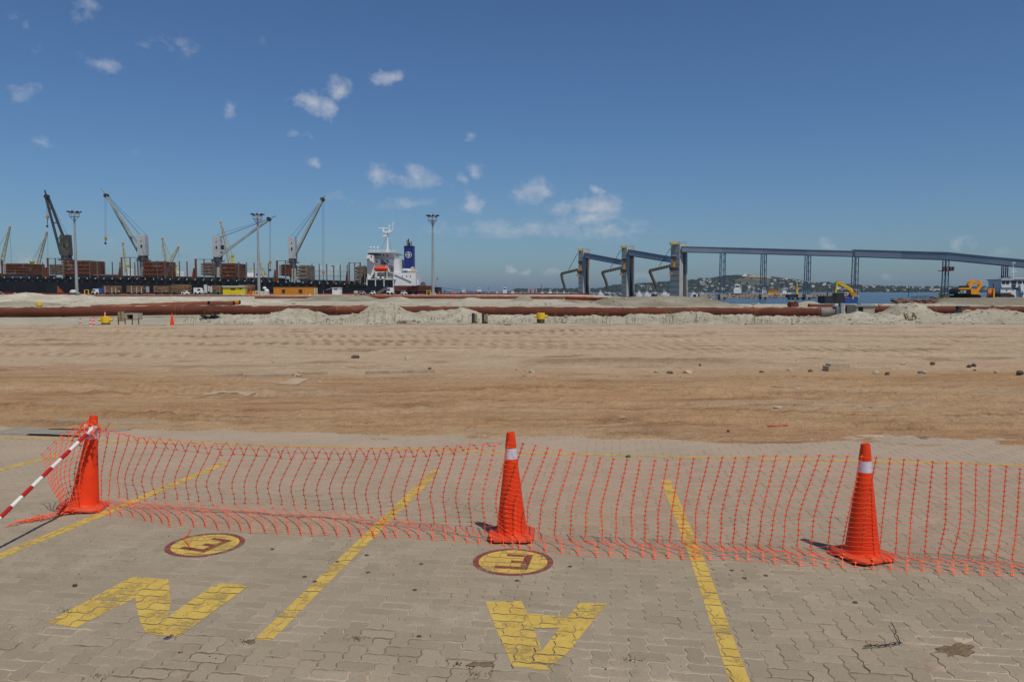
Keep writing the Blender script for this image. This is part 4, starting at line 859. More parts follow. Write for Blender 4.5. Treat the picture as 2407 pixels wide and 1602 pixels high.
# ================================================================ dredge pipe line
def rust_pipe_mat(name, a, b_, c_):
    m = pbr(name, a, b_, .9, .8, c3=c_, s3=1.4, t3=.56, stretch=(.35,1,1), bump=.25, bscale=14)
    t = m.node_tree; b = t.nodes['Principled BSDF']; src = b.inputs['Base Color'].links[0].from_socket          # sand blown onto the crown of the pipe
    g = N(t, 'ShaderNodeNewGeometry'); sx = N(t, 'ShaderNodeSeparateXYZ'); t.links.new(g.outputs['True Normal'], sx.inputs[0])
    nn_ = N(t, 'ShaderNodeTexNoise', Scale=1.3, Detail=5.0); t.links.new(g.outputs['Position'], nn_.inputs['Vector'])
    k = math_n(t, 'ADD', sx.outputs[2], math_n(t, 'MULTIPLY', math_n(t, 'SUBTRACT', nn_.outputs[0], .5), .7))
    r = N(t, 'ShaderNodeMapRange'); r.inputs[1].default_value = .88; r.inputs[2].default_value = 1.0; r.inputs[4].default_value = .85; t.links.new(k, r.inputs[0])
    mx_ = N(t, 'ShaderNodeMix', data_type='RGBA'); mx_.inputs[7].default_value = lin((188,176,152)); t.links.new(r.outputs[0], mx_.inputs[0]); t.links.new(src, mx_.inputs[6]); t.links.new(mx_.outputs[2], b.inputs['Base Color'])
    return m
PM = rust_pipe_mat('rusted_pipe', (116,64,46), (86,47,36), (134,80,56)); PM2 = rust_pipe_mat('rusted_pipe_pale', (140,84,62), (112,62,46), (160,104,76))
GM = pbr('grey_pipe_coating', (142,136,130), (122,114,110), 2, .7)
pipe = thing('dredge_pipe', 'long thick rusty brown pipe running across the whole yard', 'pipe', (0,56,0), 0, None, True)
def pipe_run(pts, par, mat, r_px, name='pipe_section'):
    for i in range(len(pts)-1):
        (u0, v0, Y0), (u1, v1, Y1) = pts[i], pts[i+1]; a = P(u0, v0, Y0); b_ = P(u1, v1, Y1); m = MB(); n = 24
        m.tube([a, b_], [r_px*Y0/F, r_px*Y1/F], n); m.build(name, mat, par, smooth=50)
MP = [(-260,734,56),(149,732.4,56),(404,728.6,56),(428,728.4,56),(794,729,56),(1160,731.5,56),(1464,733,56),(1770,733,56),(1922,733,56)]
pipe_run(MP, pipe, PM, 11.7)
def flange(u_, v_, Y, par, r_px, w_px, mat):
    p = P(u_, v_, Y); m = MB(); m.tube([p-Vector((w_px*Y/F/2,0,0)), p+Vector((w_px*Y/F/2,0,0))], r_px*Y/F, 24); m.build('flange', mat, par, smooth=50)
for (u_, v_) in ((149,732.4),(1464,733),(1770,733),(1925,733)): flange(u_, v_, 56, pipe, 12.8, 3, PM)
for (u_, v_) in ((416,728.5),(434,728.4),(794,729),(1160,731.5)): flange(u_, v_, 56, pipe, 12.3, 2, PM2)
pipe_run([(1922,733,56),(1967,732.8,56)], pipe, GM, 11.4, 'grey_sleeve'); flange(1967,732.8,56,pipe,12.6,3,M['black'])
RPp = [(1990,727,60),(2066,727.5,60),(2332,728.3,60),(2560,729,60)]
pipe2 = thing('dredge_pipe', 'rusty pipe running on behind the mounds at the right', 'pipe', (30,60,0), 0, None, True)
pipe_run(RPp, pipe2, PM, 9.6); flange(2066,727.5,60,pipe2,10.6,3,PM); flange(2332,728.3,60,pipe2,10.8,3,PM2)
p = P(2258,729,59); m = MB(); m.box(p.x-.42,p.x-.2,58.6,58.9,p.z-.35,p.z+.25); m.box(p.x-.42,p.x+.4,58.55,58.95,p.z+.2,p.z+.32); m.build('bracket', M['dkgrey'], pipe2)
bp_ = thing('second_pipe', 'thinner rusty pipe lying just behind the main pipe at the left', 'pipe', (-25,74,0), 0, None, True)
pipe_run([(215,724,74),(490,714,74)], bp_, PM2, 7.5); pipe_run([(492,713.5,75),(549,713,75)], bp_, PM2, 6.2); pipe_run([(550,711,76),(563,710,76)], bp_, M['mustard'], 5.5, 'yellow_pipe_end')
for (u_, v_, Y, r_) in ((491,714,73.9,6.6),(550.5,713,74.9,5.2),(564,710,75.9,4.6)):
    p = P(u_, v_, Y); m = MB(); m.tube([p+Vector((-.02,0,0)), p+Vector((.025,0,0))], r_*Y/F, 16); m.build('open_end', M['black'], bp_)
fp = thing('far_pipe', 'far rusty pipe lying along the back of the sand field', 'pipe', (-15,165,0), 0, None, True)
pipe_run([(600,700,168),(745,699.5,168),(862,697,166),(1000,698.5,165),(1210,699.5,163),(1250,700,162),(1395,701,158)], fp, PM2, 4.6)
fe = thing('far_pipe', 'bright rusty pipe end rising from the sand left of the dark pile', 'pipe', (22,128,0), 0, None, True)
pipe_run([(1330,700,132),(1428,703,124)], fe, rust_pipe_mat('bright_rust', (168,80,48), (140,64,40), (120,56,38)), 4.4); flange(1428,703.1,124,fe,4.8,2,PM)
fq = thing('quay_pipe', 'red-brown pipe lying on the quay behind the sand at the left', 'pipe', (-120,215,0), 0, None, True)
pipe_run([(205,696,215),(440,696,215),(660,698,215)], fq, PM, 3.4)
p1 = P(1865,716.5,88); m = MB(); m.tube([p1-Vector((0,.5,0)), p1+Vector((0,.8,0))], .42, 18); one('pipe_end', m, PM, 'rusty pipe mouth half buried in the sand right of centre', 'pipe', smooth=50)
p1 = P(1901,721,64); p2 = P(1972,722,64); m = MB(); m.tube([p1, p2], .27, 18); one('short_pipe', m, PM, 'short rusty pipe piece behind the grey sleeve', 'pipe', smooth=50)
# valve stand at the grey sleeve
k = 56/F; vs_ = thing('valve_stand', 'grey steel valve hopper on the pipe end at the right', 'valve', (P(1976,745,56).x,56,.1), 0, None, True)
def pbx(par, name, mat, u0, u1, v0, v1, Y0, Y1):
    a = P(u0, v1, Y0); b_ = P(u1, v0, Y0); m = MB(); m.box(a.x, b_.x, Y0, Y1, a.z, b_.z); return m.build(name, mat, par)
def ppoly(par, name, mat, pts, Y0, Y1):
    m = MB(); m.prism([(P(u_, v_, Y0).x, P(u_, v_, Y0).z) for (u_, v_) in pts], Y0, Y1); return m.build(name, mat, par)
ppoly(vs_, 'hopper', M['dkgrey'], [(1967,688),(1985,688),(1984,707),(1979,716),(1972,716),(1968,705)], 55.7, 56.5)
pbx(vs_, 'pipe_collar', M['whitegrey'], 1968, 1981, 721, 745, 55.5, 56.4); pbx(vs_, 'gate_plate', M['galv'], 1977, 1985, 712, 747, 55.2, 55.45); pbx(vs_, 'spindle', M['dkgrey'], 1973, 1979, 716, 722, 55.8, 56.2)
pbx(vs_, 'side_lug', M['whitegrey'], 1963, 1971, 713, 719, 55.6, 56)
cb = thing('control_box', 'grey concrete box with dark opening right of the valve', 'box', (P(2035,735,57).x,57,.1), 0, None, True)
pbx(cb, 'box_body', M['conc2'], 2013, 2056, 719, 738, 57, 58.6); pbx(cb, 'opening', M['black'], 2018, 2029, 722, 735, 56.97, 57.2); pbx(cb, 'lid', M['galv'], 2011, 2058, 716, 719.2, 56.9, 58.7); pbx(cb, 'lid_bar', M['galv'], 2024, 2048, 713.5, 716.1, 57.3, 58)
tr_ = thing('timber_trestle', 'small pale timber trestle lying on the sand at the right', 'trestle', (P(2145,752,52).x,52,.2), 0, None, True)
for (a, b_) in (((2137,752),(2132,737)),((2144,751),(2146,736)),((2146,735),(2157,752)),((2143,752),(2150,752)),((2125,736),(2130,749))): m = MB(); m.beam(P(*a,50.2), P(*b_,50.6), .09); m.build('timber', M['wood'], tr_)
yp = thing('yellow_scrap_pipe', 'broken yellow pipe piece half buried before the right pipe', 'scrap', tuple(P(2278,737,54)), 0, None, True)
ppoly(yp, 'half_shell', M['ybright'], [(2269,737),(2272,731),(2279,729),(2289,729.5),(2286,733),(2279,736),(2276,739)], 54, 54.5)
ppoly(yp, 'white_lining', M['whitegrey'], [(2273,731),(2278,727.5),(2283,728.5),(2279,731)], 53.95, 54.3)
m = MB(); rr = random.Random(2)
for k2 in range(9):
    u_ = rr.uniform(2238,2270); p = P(u_, rr.uniform(736,742), 55); m.cbox(p, (rr.uniform(.2,.7),.3,rr.uniform(.1,.3)), rr.uniform(-.5,.5))
tag(m.build('rubble', M['dkgrey']), 'dark scrap rubble under the right pipe', kind='stuff')
dp = thing('dark_tarp', 'black sheet lying under the pipe at left', 'sheet', tuple(P(495,748,52)), 0, None, True)
ppoly(dp, 'sheet_fold', M['black'], [(468,741),(490,746),(496,740),(505,744),(516,751),(495,750),(478,747)], 51.6, 52.4)
# ================================================================ bulk carrier
SY = 350.0
def S(u_, v_, y=None): return P(u_, v_, SY if y is None else y)
def sbox(par, name, mat, u0, u1, v0, v1, y0, y1):
    a = S(u0, v1, y0); b_ = S(u1, v0, y0); m = MB(); m.box(a.x, b_.x, y0, y1, a.z, b_.z); return m.build(name, mat, par)
def spoly(par, name, mat, pts, y0, y1):
    m = MB(); m.prism([(S(u_, v_, y0).x, S(u_, v_, y0).z) for (u_, v_) in pts], y0, y1); return m.build(name, mat, par)
ship = thing('bulk_carrier', 'black hulled log carrier with deck cranes moored along the quay', 'ship', (-140, SY+13, WZ), 0, None, True)
# hull: stations along x with a flared bow and rounded stern
def deckv(u_): return float(np.interp(u_, [-260,0,420,640,820,861,862,1028], [640,651,655.5,661,666.5,668,674,674.5]))
def bootv(u_): return float(np.interp(u_, [-260,0,420,800,1028], [683,686.5,691.5,697,700]))
stU = [-250,-235,-210,-170,-120,-60,0,100,200,300,400,500,600,700,800,861,861.5,920,970,1000,1018,1027]
stW = [.02,.25,.55,.82,.95,1,1,1,1,1,1,1,1,1,1,1,1,1,1,.97,.9,.78]
top = MB(); low = MB(); dk = MB(); n = len(stU); HB = 13.5
TV = []; LV = []
for u_, w_ in zip(stU, stW):
    x = S(u_, 660).x; zd = S(u_, deckv(u_)).z; zb = S(u_, bootv(u_)).z
    TV.append([(x, SY+HB-HB*w_, zd),(x, SY+HB-HB*w_*.995, (zd+zb)/2),(x, SY+HB-HB*w_*.985, zb),(x, SY+HB+HB*w_*.985, zb),(x, SY+HB+HB*w_, zd)])
    LV.append([(x, SY+HB-HB*w_*.985, zb),(x, SY+HB-HB*w_*.97, WZ-3.),(x, SY+HB+HB*w_*.97, WZ-3.),(x, SY+HB+HB*w_*.985, zb)])
for (VV, mb_) in ((TV, top), (LV, low)):
    r_ = len(VV[0]); mb_.v = [p for s in VV for p in s]
    for i in range(n-1):
        for j in range(r_-1): mb_.f.append((i*r_+j, (i+1)*r_+j, (i+1)*r_+j+1, i*r_+j+1))
    mb_.f.append(tuple(range(r_))); mb_.f.append(tuple((n-1)*r_+j for j in range(r_)))
top.f += [(i*5+4, (i+1)*5+4, (i+1)*5, i*5) for i in range(n-1)]
hull = top.build('hull', M['hull'], ship); low.build('boot_topping', M['boot'], ship)
m = MB()
for i in range(4,15):
    if i < n-1: m.beam(S(stU[i], deckv(stU[i])+5.0, SY-.16), S(stU[i+1], deckv(stU[i+1])+5.0, SY-.16), .3, .3)
m.build('rubbing_strake', M['hull'], hull)
spoly(ship, 'draught_patch', pbr('orange_rust_patch', (176,92,44), (120,70,44), .4, .8, c3=(60,52,48), s3=.25, t3=.5), [(134,670),(140,677),(152,688),(134,688)], SY-.10, SY-.03)
spoly(ship, 'hull_mark', M['white'], [(107.5,670),(113.5,670),(113.5,671.3),(111.3,671.3),(111.3,677),(109.7,677),(109.7,671.3),(107.5,671.3)], SY-.12, SY-.04)
m = MB()
for u_ in np.arange(10, 820, 19.5): v_ = deckv(u_)+.6; a = S(u_, v_, SY-.2); m.cbox((a.x, SY-.15, a.z), (.35,.3,.5))
m.build('chocks', M['whitegrey'], hull)
m = MB()
for u_ in np.arange(18, 820, 19.5):
    a = S(u_, deckv(u_)+8.2, SY-.1); m.cbox((a.x, SY-.06, a.z), (1.0,.12,.25))
m.build('hull_vents', M['stanchion'], hull)
gm = pbr('dark_green_net', (32,44,42), (24,34,34), .8, .9)
for (u0, u1) in ((104,134),(293,322)): 
    spoly(ship, 'cargo_net', gm, [(u0,660),(u0+8,665),(u0+16,665.5),(u1,661),(u1,689),(u0+3,689)], SY-.3, SY-.2)
# deck: coamings and rails
for (u0, u1) in ((-60,70),(150,320),(350,500),(540,650),(700,835)):
    m = MB(); a = S(u0, deckv(u0)-3.5); b_ = S(u1, deckv(u1)-3.5); m.beam((a.x,SY+12,a.z),(b_.x,SY+12,b_.z),16,1.2); m.build('hatch_coaming', M['dkgrey'], ship)
sbox(ship, 'deck_pipe_bank', M['rustgrey'], 219, 280, 644.5, 651, SY+5, SY+6)
# upright hatch covers
def hatch(u0, u1, v0, v1, mat, ends=None):
    a = S(u0, v1, SY+5); b_ = S(u1, v0, SY+5); m = MB(); n_ = max(2, int((b_.x-a.x)/.9)); w_ = (b_.x-a.x)/n_
    for i in range(n_): m.box(a.x+i*w_, a.x+(i+.92)*w_, SY+5.0+(.12 if i % 2 else 0), SY+19, a.z, b_.z)
    o = m.build('hatch_cover', mat, ship)
    m = MB(); h = b_.z-a.z
    for j in range(4): m.box(a.x-.12, b_.x+.12, SY+4.8, SY+4.98, a.z+h*(.12+.25*j), a.z+h*(.15+.25*j))
    m.build('stiffener', mat, o)
    if ends:
        m = MB()
        for j in range(5): m.box(a.x-1.1, a.x-.15, SY+5+j*.02, SY+19, a.z+h*(.04+.19*j), a.z+h*(.17+.19*j))
        m.build('hatch_end', M['rustgrey'], o)
hatch(15,62,619,647.5,M['rust'],1); hatch(117,140,621,645,M['rustgrey']); hatch(150,208,612,648.5,M['rust'],1); hatch(338,382,614,652,M['rust'],1)
hatch(478,501,617,647,M['rustgrey'],1); hatch(522,553,618.5,655,M['rust'],1); hatch(662,679,621,648,M['rust'],1); hatch(704,722,623,659.5,M['rustgrey'],1); hatch(839,853,625,664,M['rustgrey'],1)
# stanchions
for (u_, vt, w_, rs) in ((2,611,4,1),(98,617,2,0),(110,606,4.5,1),(128,606,2.6,0),(147,610,4.5,0),(209,614,2.4,0),(227,614,3.6,0),(244,615,2,0),(262,615,2,0),(280,615.5,2,0),(284,604,4,1),(304,604,2.6,0),(322,604,3.2,0),(315,616,2,0),(368,612,2,0),(386,612.5,3.2,0),(403,612.5,2,0),(420,613.5,2.2,0),(438,614,2.6,0),(458.5,608,5,1),(478,608,2.6,0),(498,608,2.6,0),(517,610,2.8,0),(560,616,3.6,0),(578,616.5,2.4,0),(596,617,2.4,0),(630,618,2.4,0),(650,612,5,1),(670,612,2.8,0),(689,612,2.6,0),(732.5,619.5,2.2,0),(749.5,620,2.2,0),(767,620.5,2.4,0),(783.5,624,2.6,0),(799,622,2.4,0),(815.5,622,2,1),(820,616,3.4,0),(833,617,2.8,0),(846,616.5,3.6,0),(856.5,623,3,0)):
    a = S(u_-w_/2, vt); b_ = S(u_+w_/2, deckv(u_)+.5); m = MB(); m.box(a.x, b_.x, SY+.5, SY+1.2, b_.z, a.z); m.build('stanchion', M['stanrust'] if rs else M['stanchion'], ship)
for (u_, vt) in ((107,640),(281,640),(455,642),(646,646),(816,648)):
    spoly(ship, 'stanchion_foot', M['stanrust'], [(u_-5,deckv(u_)+.4),(u_-1,vt-12),(u_+1,vt-12),(u_+2,deckv(u_)+.4)], SY+1.3, SY+2)
m = MB()
for (u0, u1, v_) in ((110,147,607.5),(284,322,605),(459,517,609.5),(651,690,613),(209,227,615),(820,846,618)):
    m.beam(S(u0,v_,SY+.9), S(u1,v_,SY+.9), .22)
for (u0, u1, v0, v1) in ((209,227,625,625),(560,650,632,633),(722,820,636,638),(732,820,648,649),(284,322,628,628)):
    m.beam(S(u0,v0,SY+.9), S(u1,v1,SY+.9), .1)
m.build('lashing_bars', M['stanchion'], ship)
spoly(ship, 'bent_stanchion_tip', M['stanchion'], [(778,624),(783,623.5),(784.6,626),(783,626.5),(779,625.4)], SY+.5, SY+1.2)
# deck cranes
def crane(label, hu0, hu1, hv0, hv1, pv, foot, foot2, head, tip, wires, hook, hb, hd, mh, mj, cab=None, frame=False):
    cx_ = (hu0+hu1)/2; c_ = thing('deck_crane', label, 'crane', tuple(S(cx_, deckv(cx_), SY+11)), 0, 'deck cranes of the log carrier', True)
    yc = SY+11; 
    def lp(u_, v_, y=yc): return P(u_, v_, y)
    a = lp(hu0, hv1); b_ = lp(hu1, hv0); w_ = b_.x-a.x
    m = MB(); h = b_.z-a.z
    m.prism([(a.x,a.z),(b_.x,a.z),(b_.x,a.z+h*.25),(b_.x-w_*.06,b_.z-h*.12),(b_.x-w_*.08,b_.z),(b_.x-w_*.28,b_.z+h*.0),(b_.x-w_*.38,b_.z-h*.07),(a.x+w_*.36,b_.z-h*.07),(a.x+w_*.26,b_.z),(a.x+w_*.08,b_.z),(a.x,b_.z-h*.1)], yc-1.7, yc+1.7)
    hs = m.build('housing', mh, c_)
    m = MB(); m.box(a.x+w_*.42, a.x+w_*.62, yc-1.78, yc-1.6, a.z+h*.38, a.z+h*.52); m.build('window', M['glass'], hs)
    m = MB(); m.box(a.x+w_*.45, a.x+w_*.55, yc-1.78, yc-1.6, a.z+h*.66, a.z+h*.74); m.build('vent', M['dkgrey'], hs)
    if cab: pq = lp(*cab[:2]); pr = lp(*cab[2:]); m = MB(); m.box(pq.x, pr.x, yc-1.4, yc+.6, pr.z, pq.z); o = m.build('cab', mh, c_); m = MB(); m.box(pq.x+.3, pr.x+.05, yc-1.5, yc-1.35, pr.z+(pq.z-pr.z)*.35, pq.z-.3); m.build('cab_window', M['glass'], o)
    # platform and pedestal
    pz = lp(cx_, pv).z; wp = w_*.75
    m = MB(); m.lathe([(wp*1.15,pz-.2),(wp*1.15,pz+.1)], 16, ((a.x+b_.x)/2, yc, 0)); m.lathe([(wp*.8,pz+.11),(wp*.72,a.z)], 16, ((a.x+b_.x)/2, yc, 0)); o = m.build('slewing_platform', M['dkgrey'], c_)
    m = MB()
    for kq in range(10):
        an = kq*.628; x_ = (a.x+b_.x)/2+wp*1.12*math.cos(an); y_ = yc+wp*1.12*math.sin(an); m.beam((x_,y_,pz+.1),(x_,y_,pz+1.1),.08)
    m.build('railing', M['galv'], o)
    m = MB(); m.lathe([(wp*.62, lp(cx_,deckv(cx_)).z-.3),(wp*.58, pz-.21)], 14, ((a.x+b_.x)/2, yc, 0)); m.build('pedestal', M['ltgrey'] if mh is M['ltgrey'] else M['dkgrey'], c_)
    # jib
    f1 = lp(*foot, yc-1.4); f2 = lp(*foot2, yc+1.4) if not frame else lp(*foot2, yc-1.4); hd_ = lp(*head, yc); tp = lp(*tip, yc)
    m = MB(); h1 = hd_+Vector((-.35,-.3,0)) if frame else hd_+Vector((0,-.5,0)); h2 = hd_+Vector((.35,.3,0)) if frame else hd_+Vector((0,.5,0))
    m.beam(f1, h1, .75, .95); m.beam(f2, h2, .75, .95)
    for f in (.28,.55,.8): m.beam(f1.lerp(h1,f), f2.lerp(h2,f), .5)
    jb = m.build('jib', mj, c_)
    m = MB(); m.beam(hd_.lerp(f1,-.0), tp, .5, .5); m.build('jib_tip', mj, jb)
    m = MB(); m.tube([hd_+Vector((0,-.9,0)), hd_+Vector((0,.9,0))], .95, 12); m.build('jib_sheave', M['dkgrey'], jb)
    m = MB()
    for (wa, wb) in wires: m.tube([lp(*wa, yc-.3), lp(*wb, yc-.3)], .055, 4)
    if wires: m.build('luffing_wire', M['rebar'], c_)
    m = MB(); 
    for s in (-.28,.28): m.tube([lp(hook,head[1],yc)+Vector((s,0,0)), lp(hook,hb,yc)+Vector((s,0,0))], .045, 4)
    hw = m.build('hoist_wire', M['rebar'], c_)
    q_ = lp(hook, hb); m = MB(); m.prism([(q_.x-.45,q_.z),(q_.x+.45,q_.z),(q_.x+.6,q_.z-.6),(q_.x+.15,q_.z-1.5),(q_.x-.15,q_.z-1.5),(q_.x-.6,q_.z-.6)], yc-.35, yc+.35); m.build('hook_block', M['mustard'], hw)
    e = lp(hook, hd); m = MB(); m.beam((q_.x,yc,q_.z-1.5),(q_.x,yc,e.z+.9),.2); m.lathe([(.1,.9),(.55,.35),(.45,0),(.1,-.3)], 8, (e.x,yc,e.z)); m.build('hook', M['dkgrey'], hw)
    return c_
dkj = pbr('dark_jib', (74,78,80), (56,60,62), .4, .6); dkh = pbr('dark_housing', (104,100,92), (58,56,54), .5, .7, c3=(130,126,116), s3=.4, t3=.6)
crane('leftmost deck crane, dark, with its jib raised to the left', 146,165,552,601,611,(143,597),(166,600),(110,462),(105,447),[((113,462),(158,552))],111,507,533,dkh,dkj,None,True)
crane('light grey deck crane second from the left with jib raised left', 327,345,552,601,612,(343,600),(325,592),(250,460),(238,443),[((252,460),(331,553)),((254,464),(331,556)),((252,459),(343,551))],248,557,573,M['ltgrey'],M['jibgrey'])
crane('light grey deck crane with its jib lowered to the right', 503,520,554,604.5,614,(514,604),(517,600),(632,515),(648,507),[((632,514),(507,553)),((630,516),(517,557)),((628,517),(520,558))],635,613,636,M['ltgrey'],M['jibgrey'],(520,575,529,592))
crane('rightmost deck crane with jib raised steeply to the right', 680,696,557,608,617,(688,606),(695,598),(758,469),(764,459),[((756,470),(682,558)),((755,473),(692,559)),((754,476),(694,561))],760,637,660,M['ltgrey'],M['jibgrey'])
# ---------------------------------------------------------------- superstructure
Yn = SY+1.5; Yf = SY+25.5
def ub(name, mat, u0, u1, v0, v1, y0=Yn, y1=Yf, par=None): return sbox(par or ship, name, mat, u0, u1, v0, v1, y0, y1)
wh = ub('wheelhouse', M['white'], 876, 927, 594, 609, SY+6, SY+21)
spoly(ship, 'bridge_wing', M['white'], [(861.5,600),(867,598),(878,600),(878,618),(872,612.5),(862,611.5)], SY-.5, SY+27.5)
ub('bridge_roof', M['whitegrey'], 864.5, 930, 592.2, 594, SY+.5, SY+26.5)
ub('bridge_window_band', M['glass'], 864.6, 884, 594.6, 599.8, SY+.8, SY+26.2); ub('bridge_window', M['glass'], 889.5, 895.5, 597.3, 600.5, SY+5.9, SY+6.1, wh); ub('bridge_window', M['glass'], 900.5, 903, 597.5, 601, SY+5.9, SY+6.1, wh)
ub('name_board', M['black'], 862, 869, 608.3, 610.5, SY-.62, SY-.5); ub('lifebuoy', M['red'], 871.8, 874.2, 600.2, 605.5, SY-.6, SY-.5); ub('lifebuoy', M['red'], 908.6, 912, 599.4, 603, SY+5.8, SY+5.98, wh)
acc_ = ub('accommodation_block', M['white'], 880, 926, 609.05, 657, SY+3.5, SY+23.5)
ub('aft_block', M['white'], 926.1, 939, 608, 641, SY+3, SY+24)
ab = ub('engine_casing', M['white'], 925, 977, 641.1, 674, SY+1.6, SY+25.4)
spoly(ship, 'front_bracket', M['white'], [(862.4,612),(872,612.6),(880,622),(880,640),(870,656),(863.5,656)], SY+2.2, SY+24.8)
ub('boat_deck', M['whitegrey'], 861, 930, 655.2, 657.3, SY+.2, SY+26.8)
rc = pbr('recess_shade_grey', (120,122,124), (92,94,96), .4, .7)  # grey colour stands for the shade in the open deck and doorways
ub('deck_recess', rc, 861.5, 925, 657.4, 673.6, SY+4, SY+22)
for u_ in (862.3, 882.5, 902.5, 924.5): ub('deck_pillar', M['white'], u_-.8, u_+.8, 657.35, 674, SY+.3, SY+.9)
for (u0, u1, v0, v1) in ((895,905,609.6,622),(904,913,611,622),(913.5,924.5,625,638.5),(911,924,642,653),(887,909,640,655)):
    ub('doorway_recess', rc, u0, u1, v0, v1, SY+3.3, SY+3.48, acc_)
for (u_, v_) in ((885.5,614.5),(886,614.5),(921,631)): ub('window', M['glass'], u_-1.2, u_+1.2, v_-2.2, v_+2.2, SY+3.2-.02*(u_ > 885.8), SY+3.29, acc_)
for u_ in (930.8,945.8,955.8,964.8): ub('porthole', M['glass'], u_-.9, u_+.9, 647.6, 650.2, SY+1.4, SY+1.58, ab)
m = MB(); m.beam(S(902,611,SY+3.1), S(914,621,SY+3.1), .5); m.beam(S(909,626,SY+3.1), S(916,639,SY+3.1), .5); m.beam(S(905,653,SY+3.0), S(918,656,SY+3.), .4); m.build('stairway', M['white'], ship)
lb = thing('lifeboat', 'orange enclosed lifeboat hung on the white ship superstructure', 'lifeboat', tuple(S(895,638,SY+.5)), 0, None, True)
a = S(878.5,638.3,SY-1); b_ = S(911,624,SY-1); w_ = b_.x-a.x; h = b_.z-a.z; m = MB()
for (f, hw, zl, zt) in ((0,.3,.35,.62),(.06,1.0,.12,.78),(.2,1.35,.02,.86),(.5,1.45,0,.93),(.7,1.4,.02,.98),(.78,1.2,.03,1.0),(.9,1.0,.1,.78),(1,.3,.3,.6)):
    for (yy2, z) in ((-1,.55),(-.85,.75),(-.4,1),(.4,1),(.85,.75),(1,.55),(.6,.15),(0,0),(-.6,.15)):
        m.v.append((a.x+w_*f, SY+.2+hw*yy2, a.z+h*(zl+(zt-zl)*z)))
for i in range(7):
    for j in range(9): m.f.append((i*9+j, (i+1)*9+j, (i+1)*9+(j+1) % 9, i*9+(j+1) % 9))
m.f.append(tuple(range(9))); m.f.append(tuple(63+j for j in range(9))); m.build('hull', M['lifeboat'], lb, smooth=35)
m = MB(); m.box(a.x+w_*.7, a.x+w_*.8, SY-1.0, SY+1.2, b_.z-.3, b_.z+.15); m.build('conning_hatch', M['lifeboat'], lb)
m = MB(); m.beam((a.x,SY-1.3,a.z+h*.42),(b_.x,SY-1.3,a.z+h*.42),.16); m.build('fender', M['red'], lb)
for u_ in (880, 909): spoly(ship, 'davit', M['whitegrey'], [(u_-1,655),(u_+1.5,655),(u_+1.5,626),(u_-.5,622),(u_-1.8,623),(u_-.2,627)], SY+2.0, SY+2.6)
# radar mast
spoly(ship, 'mast_foot', M['white'], [(905.5,593),(915,593),(911.5,584),(908.8,584)], SY+12, SY+15)
m = MB(); m.tube([S(910.5,592,SY+13.5), S(911,548,SY+13.5)], [.55,.42], 12); mast = m.build('radar_mast', M['white'], ship)
for (u0, u1, v_) in ((898,923.5,544.5),(899.5,910,553.5)):
    m = MB(); q0 = S(u0,v_,SY+12.2); q1 = S(u1,v_,SY+12.2); m.prism([(q0.x,q0.z+.25),(q1.x,q1.z+.25),((q0.x+q1.x)/2+1,q0.z-.5),((q0.x+q1.x)/2-1,q0.z-.5)], SY+12.2, SY+14.8); m.build('mast_platform', M['white'], mast)
ub('radar_scanner', M['white'], 890.5, 913, 534.8, 537, SY+13.2, SY+13.8, mast); ub('radar_pedestal', M['white'], 899.5, 903, 537.1, 544, SY+13, SY+14, mast)
m = MB(); q_ = S(915,531.5,SY+13.5); m.blob(q_, (.42,.42,.5), random.Random(1), 0, 10, 8); m.build('radome', M['white'], mast, smooth=True)
spoly(mast, 'mast_top', M['white'], [(913,544),(917.5,544),(915.6,533),(914.4,533)], SY+13, SY+14)
m = MB(); m.beam(S(921.5,544,SY+13.5), S(924,523,SY+13.5), .22); m.beam(S(920,540,SY+13.5), S(928,535,SY+13.5), .15); m.beam(S(921,530,SY+13.5), S(928,525,SY+13.5), .14); m.beam(S(924.5,526,SY+13.5),S(924.5,519,SY+13.5),.08); m.build('signal_mast', M['white'], mast)
m = MB()
for (a_, b2) in (((909,556),(897,584)),((912,556),(920,590))): m.tube([S(*a_,SY+13.5), S(*b2,SY+13.5)], .04, 4)
m.build('stay_wire', M['rebar'], mast)
m = MB()
for u_ in np.arange(865, 931, 4.1): m.beam(S(u_,592.2,SY+1), S(u_,587.5,SY+1), .09)
for v_ in (587.6, 589.8): m.beam(S(865,v_,SY+1), S(930,v_,SY+1), .08)
for u_ in np.arange(928, 940, 3): m.beam(S(u_,608,SY+3.4), S(u_,603,SY+3.4), .08)
m.beam(S(927,603,SY+3.4), S(939,603,SY+3.4), .08); m.beam(S(927,605.5,SY+3.4), S(939,605.5,SY+3.4), .08)
for u_ in np.arange(941, 978, 3.6): m.beam(S(u_,641,SY+2), S(u_,636.5,SY+2), .08)
m.beam(S(940,636.6,SY+2), S(977,636.6,SY+2), .08)
for u_ in np.arange(862, 930, 3.4): m.beam(S(u_,655,SY+.5), S(u_,650.5,SY+.5), .08)
m.beam(S(861,650.6,SY+.5), S(929,650.6,SY+.5), .08)
m.build('railings', M['white'], ship)
for (u_, v0) in ((871,581),(888,580.5),(879,585)): m = MB(); m.lathe([(.14,0),(.14,1.8),(.5,1.9),(.4,2.4)], 8, tuple(S(u_,592,SY+8))); m.build('roof_light', M['white'], ship)
for (u_, v_) in ((890,653.5),(900,653.5)): m = MB(); m.tube([S(u_-2.2,v_,SY+.6), S(u_+2.2,v_,SY+.6)], .75, 10); m.build('liferaft_drum', M['white'], ship, smooth=40)
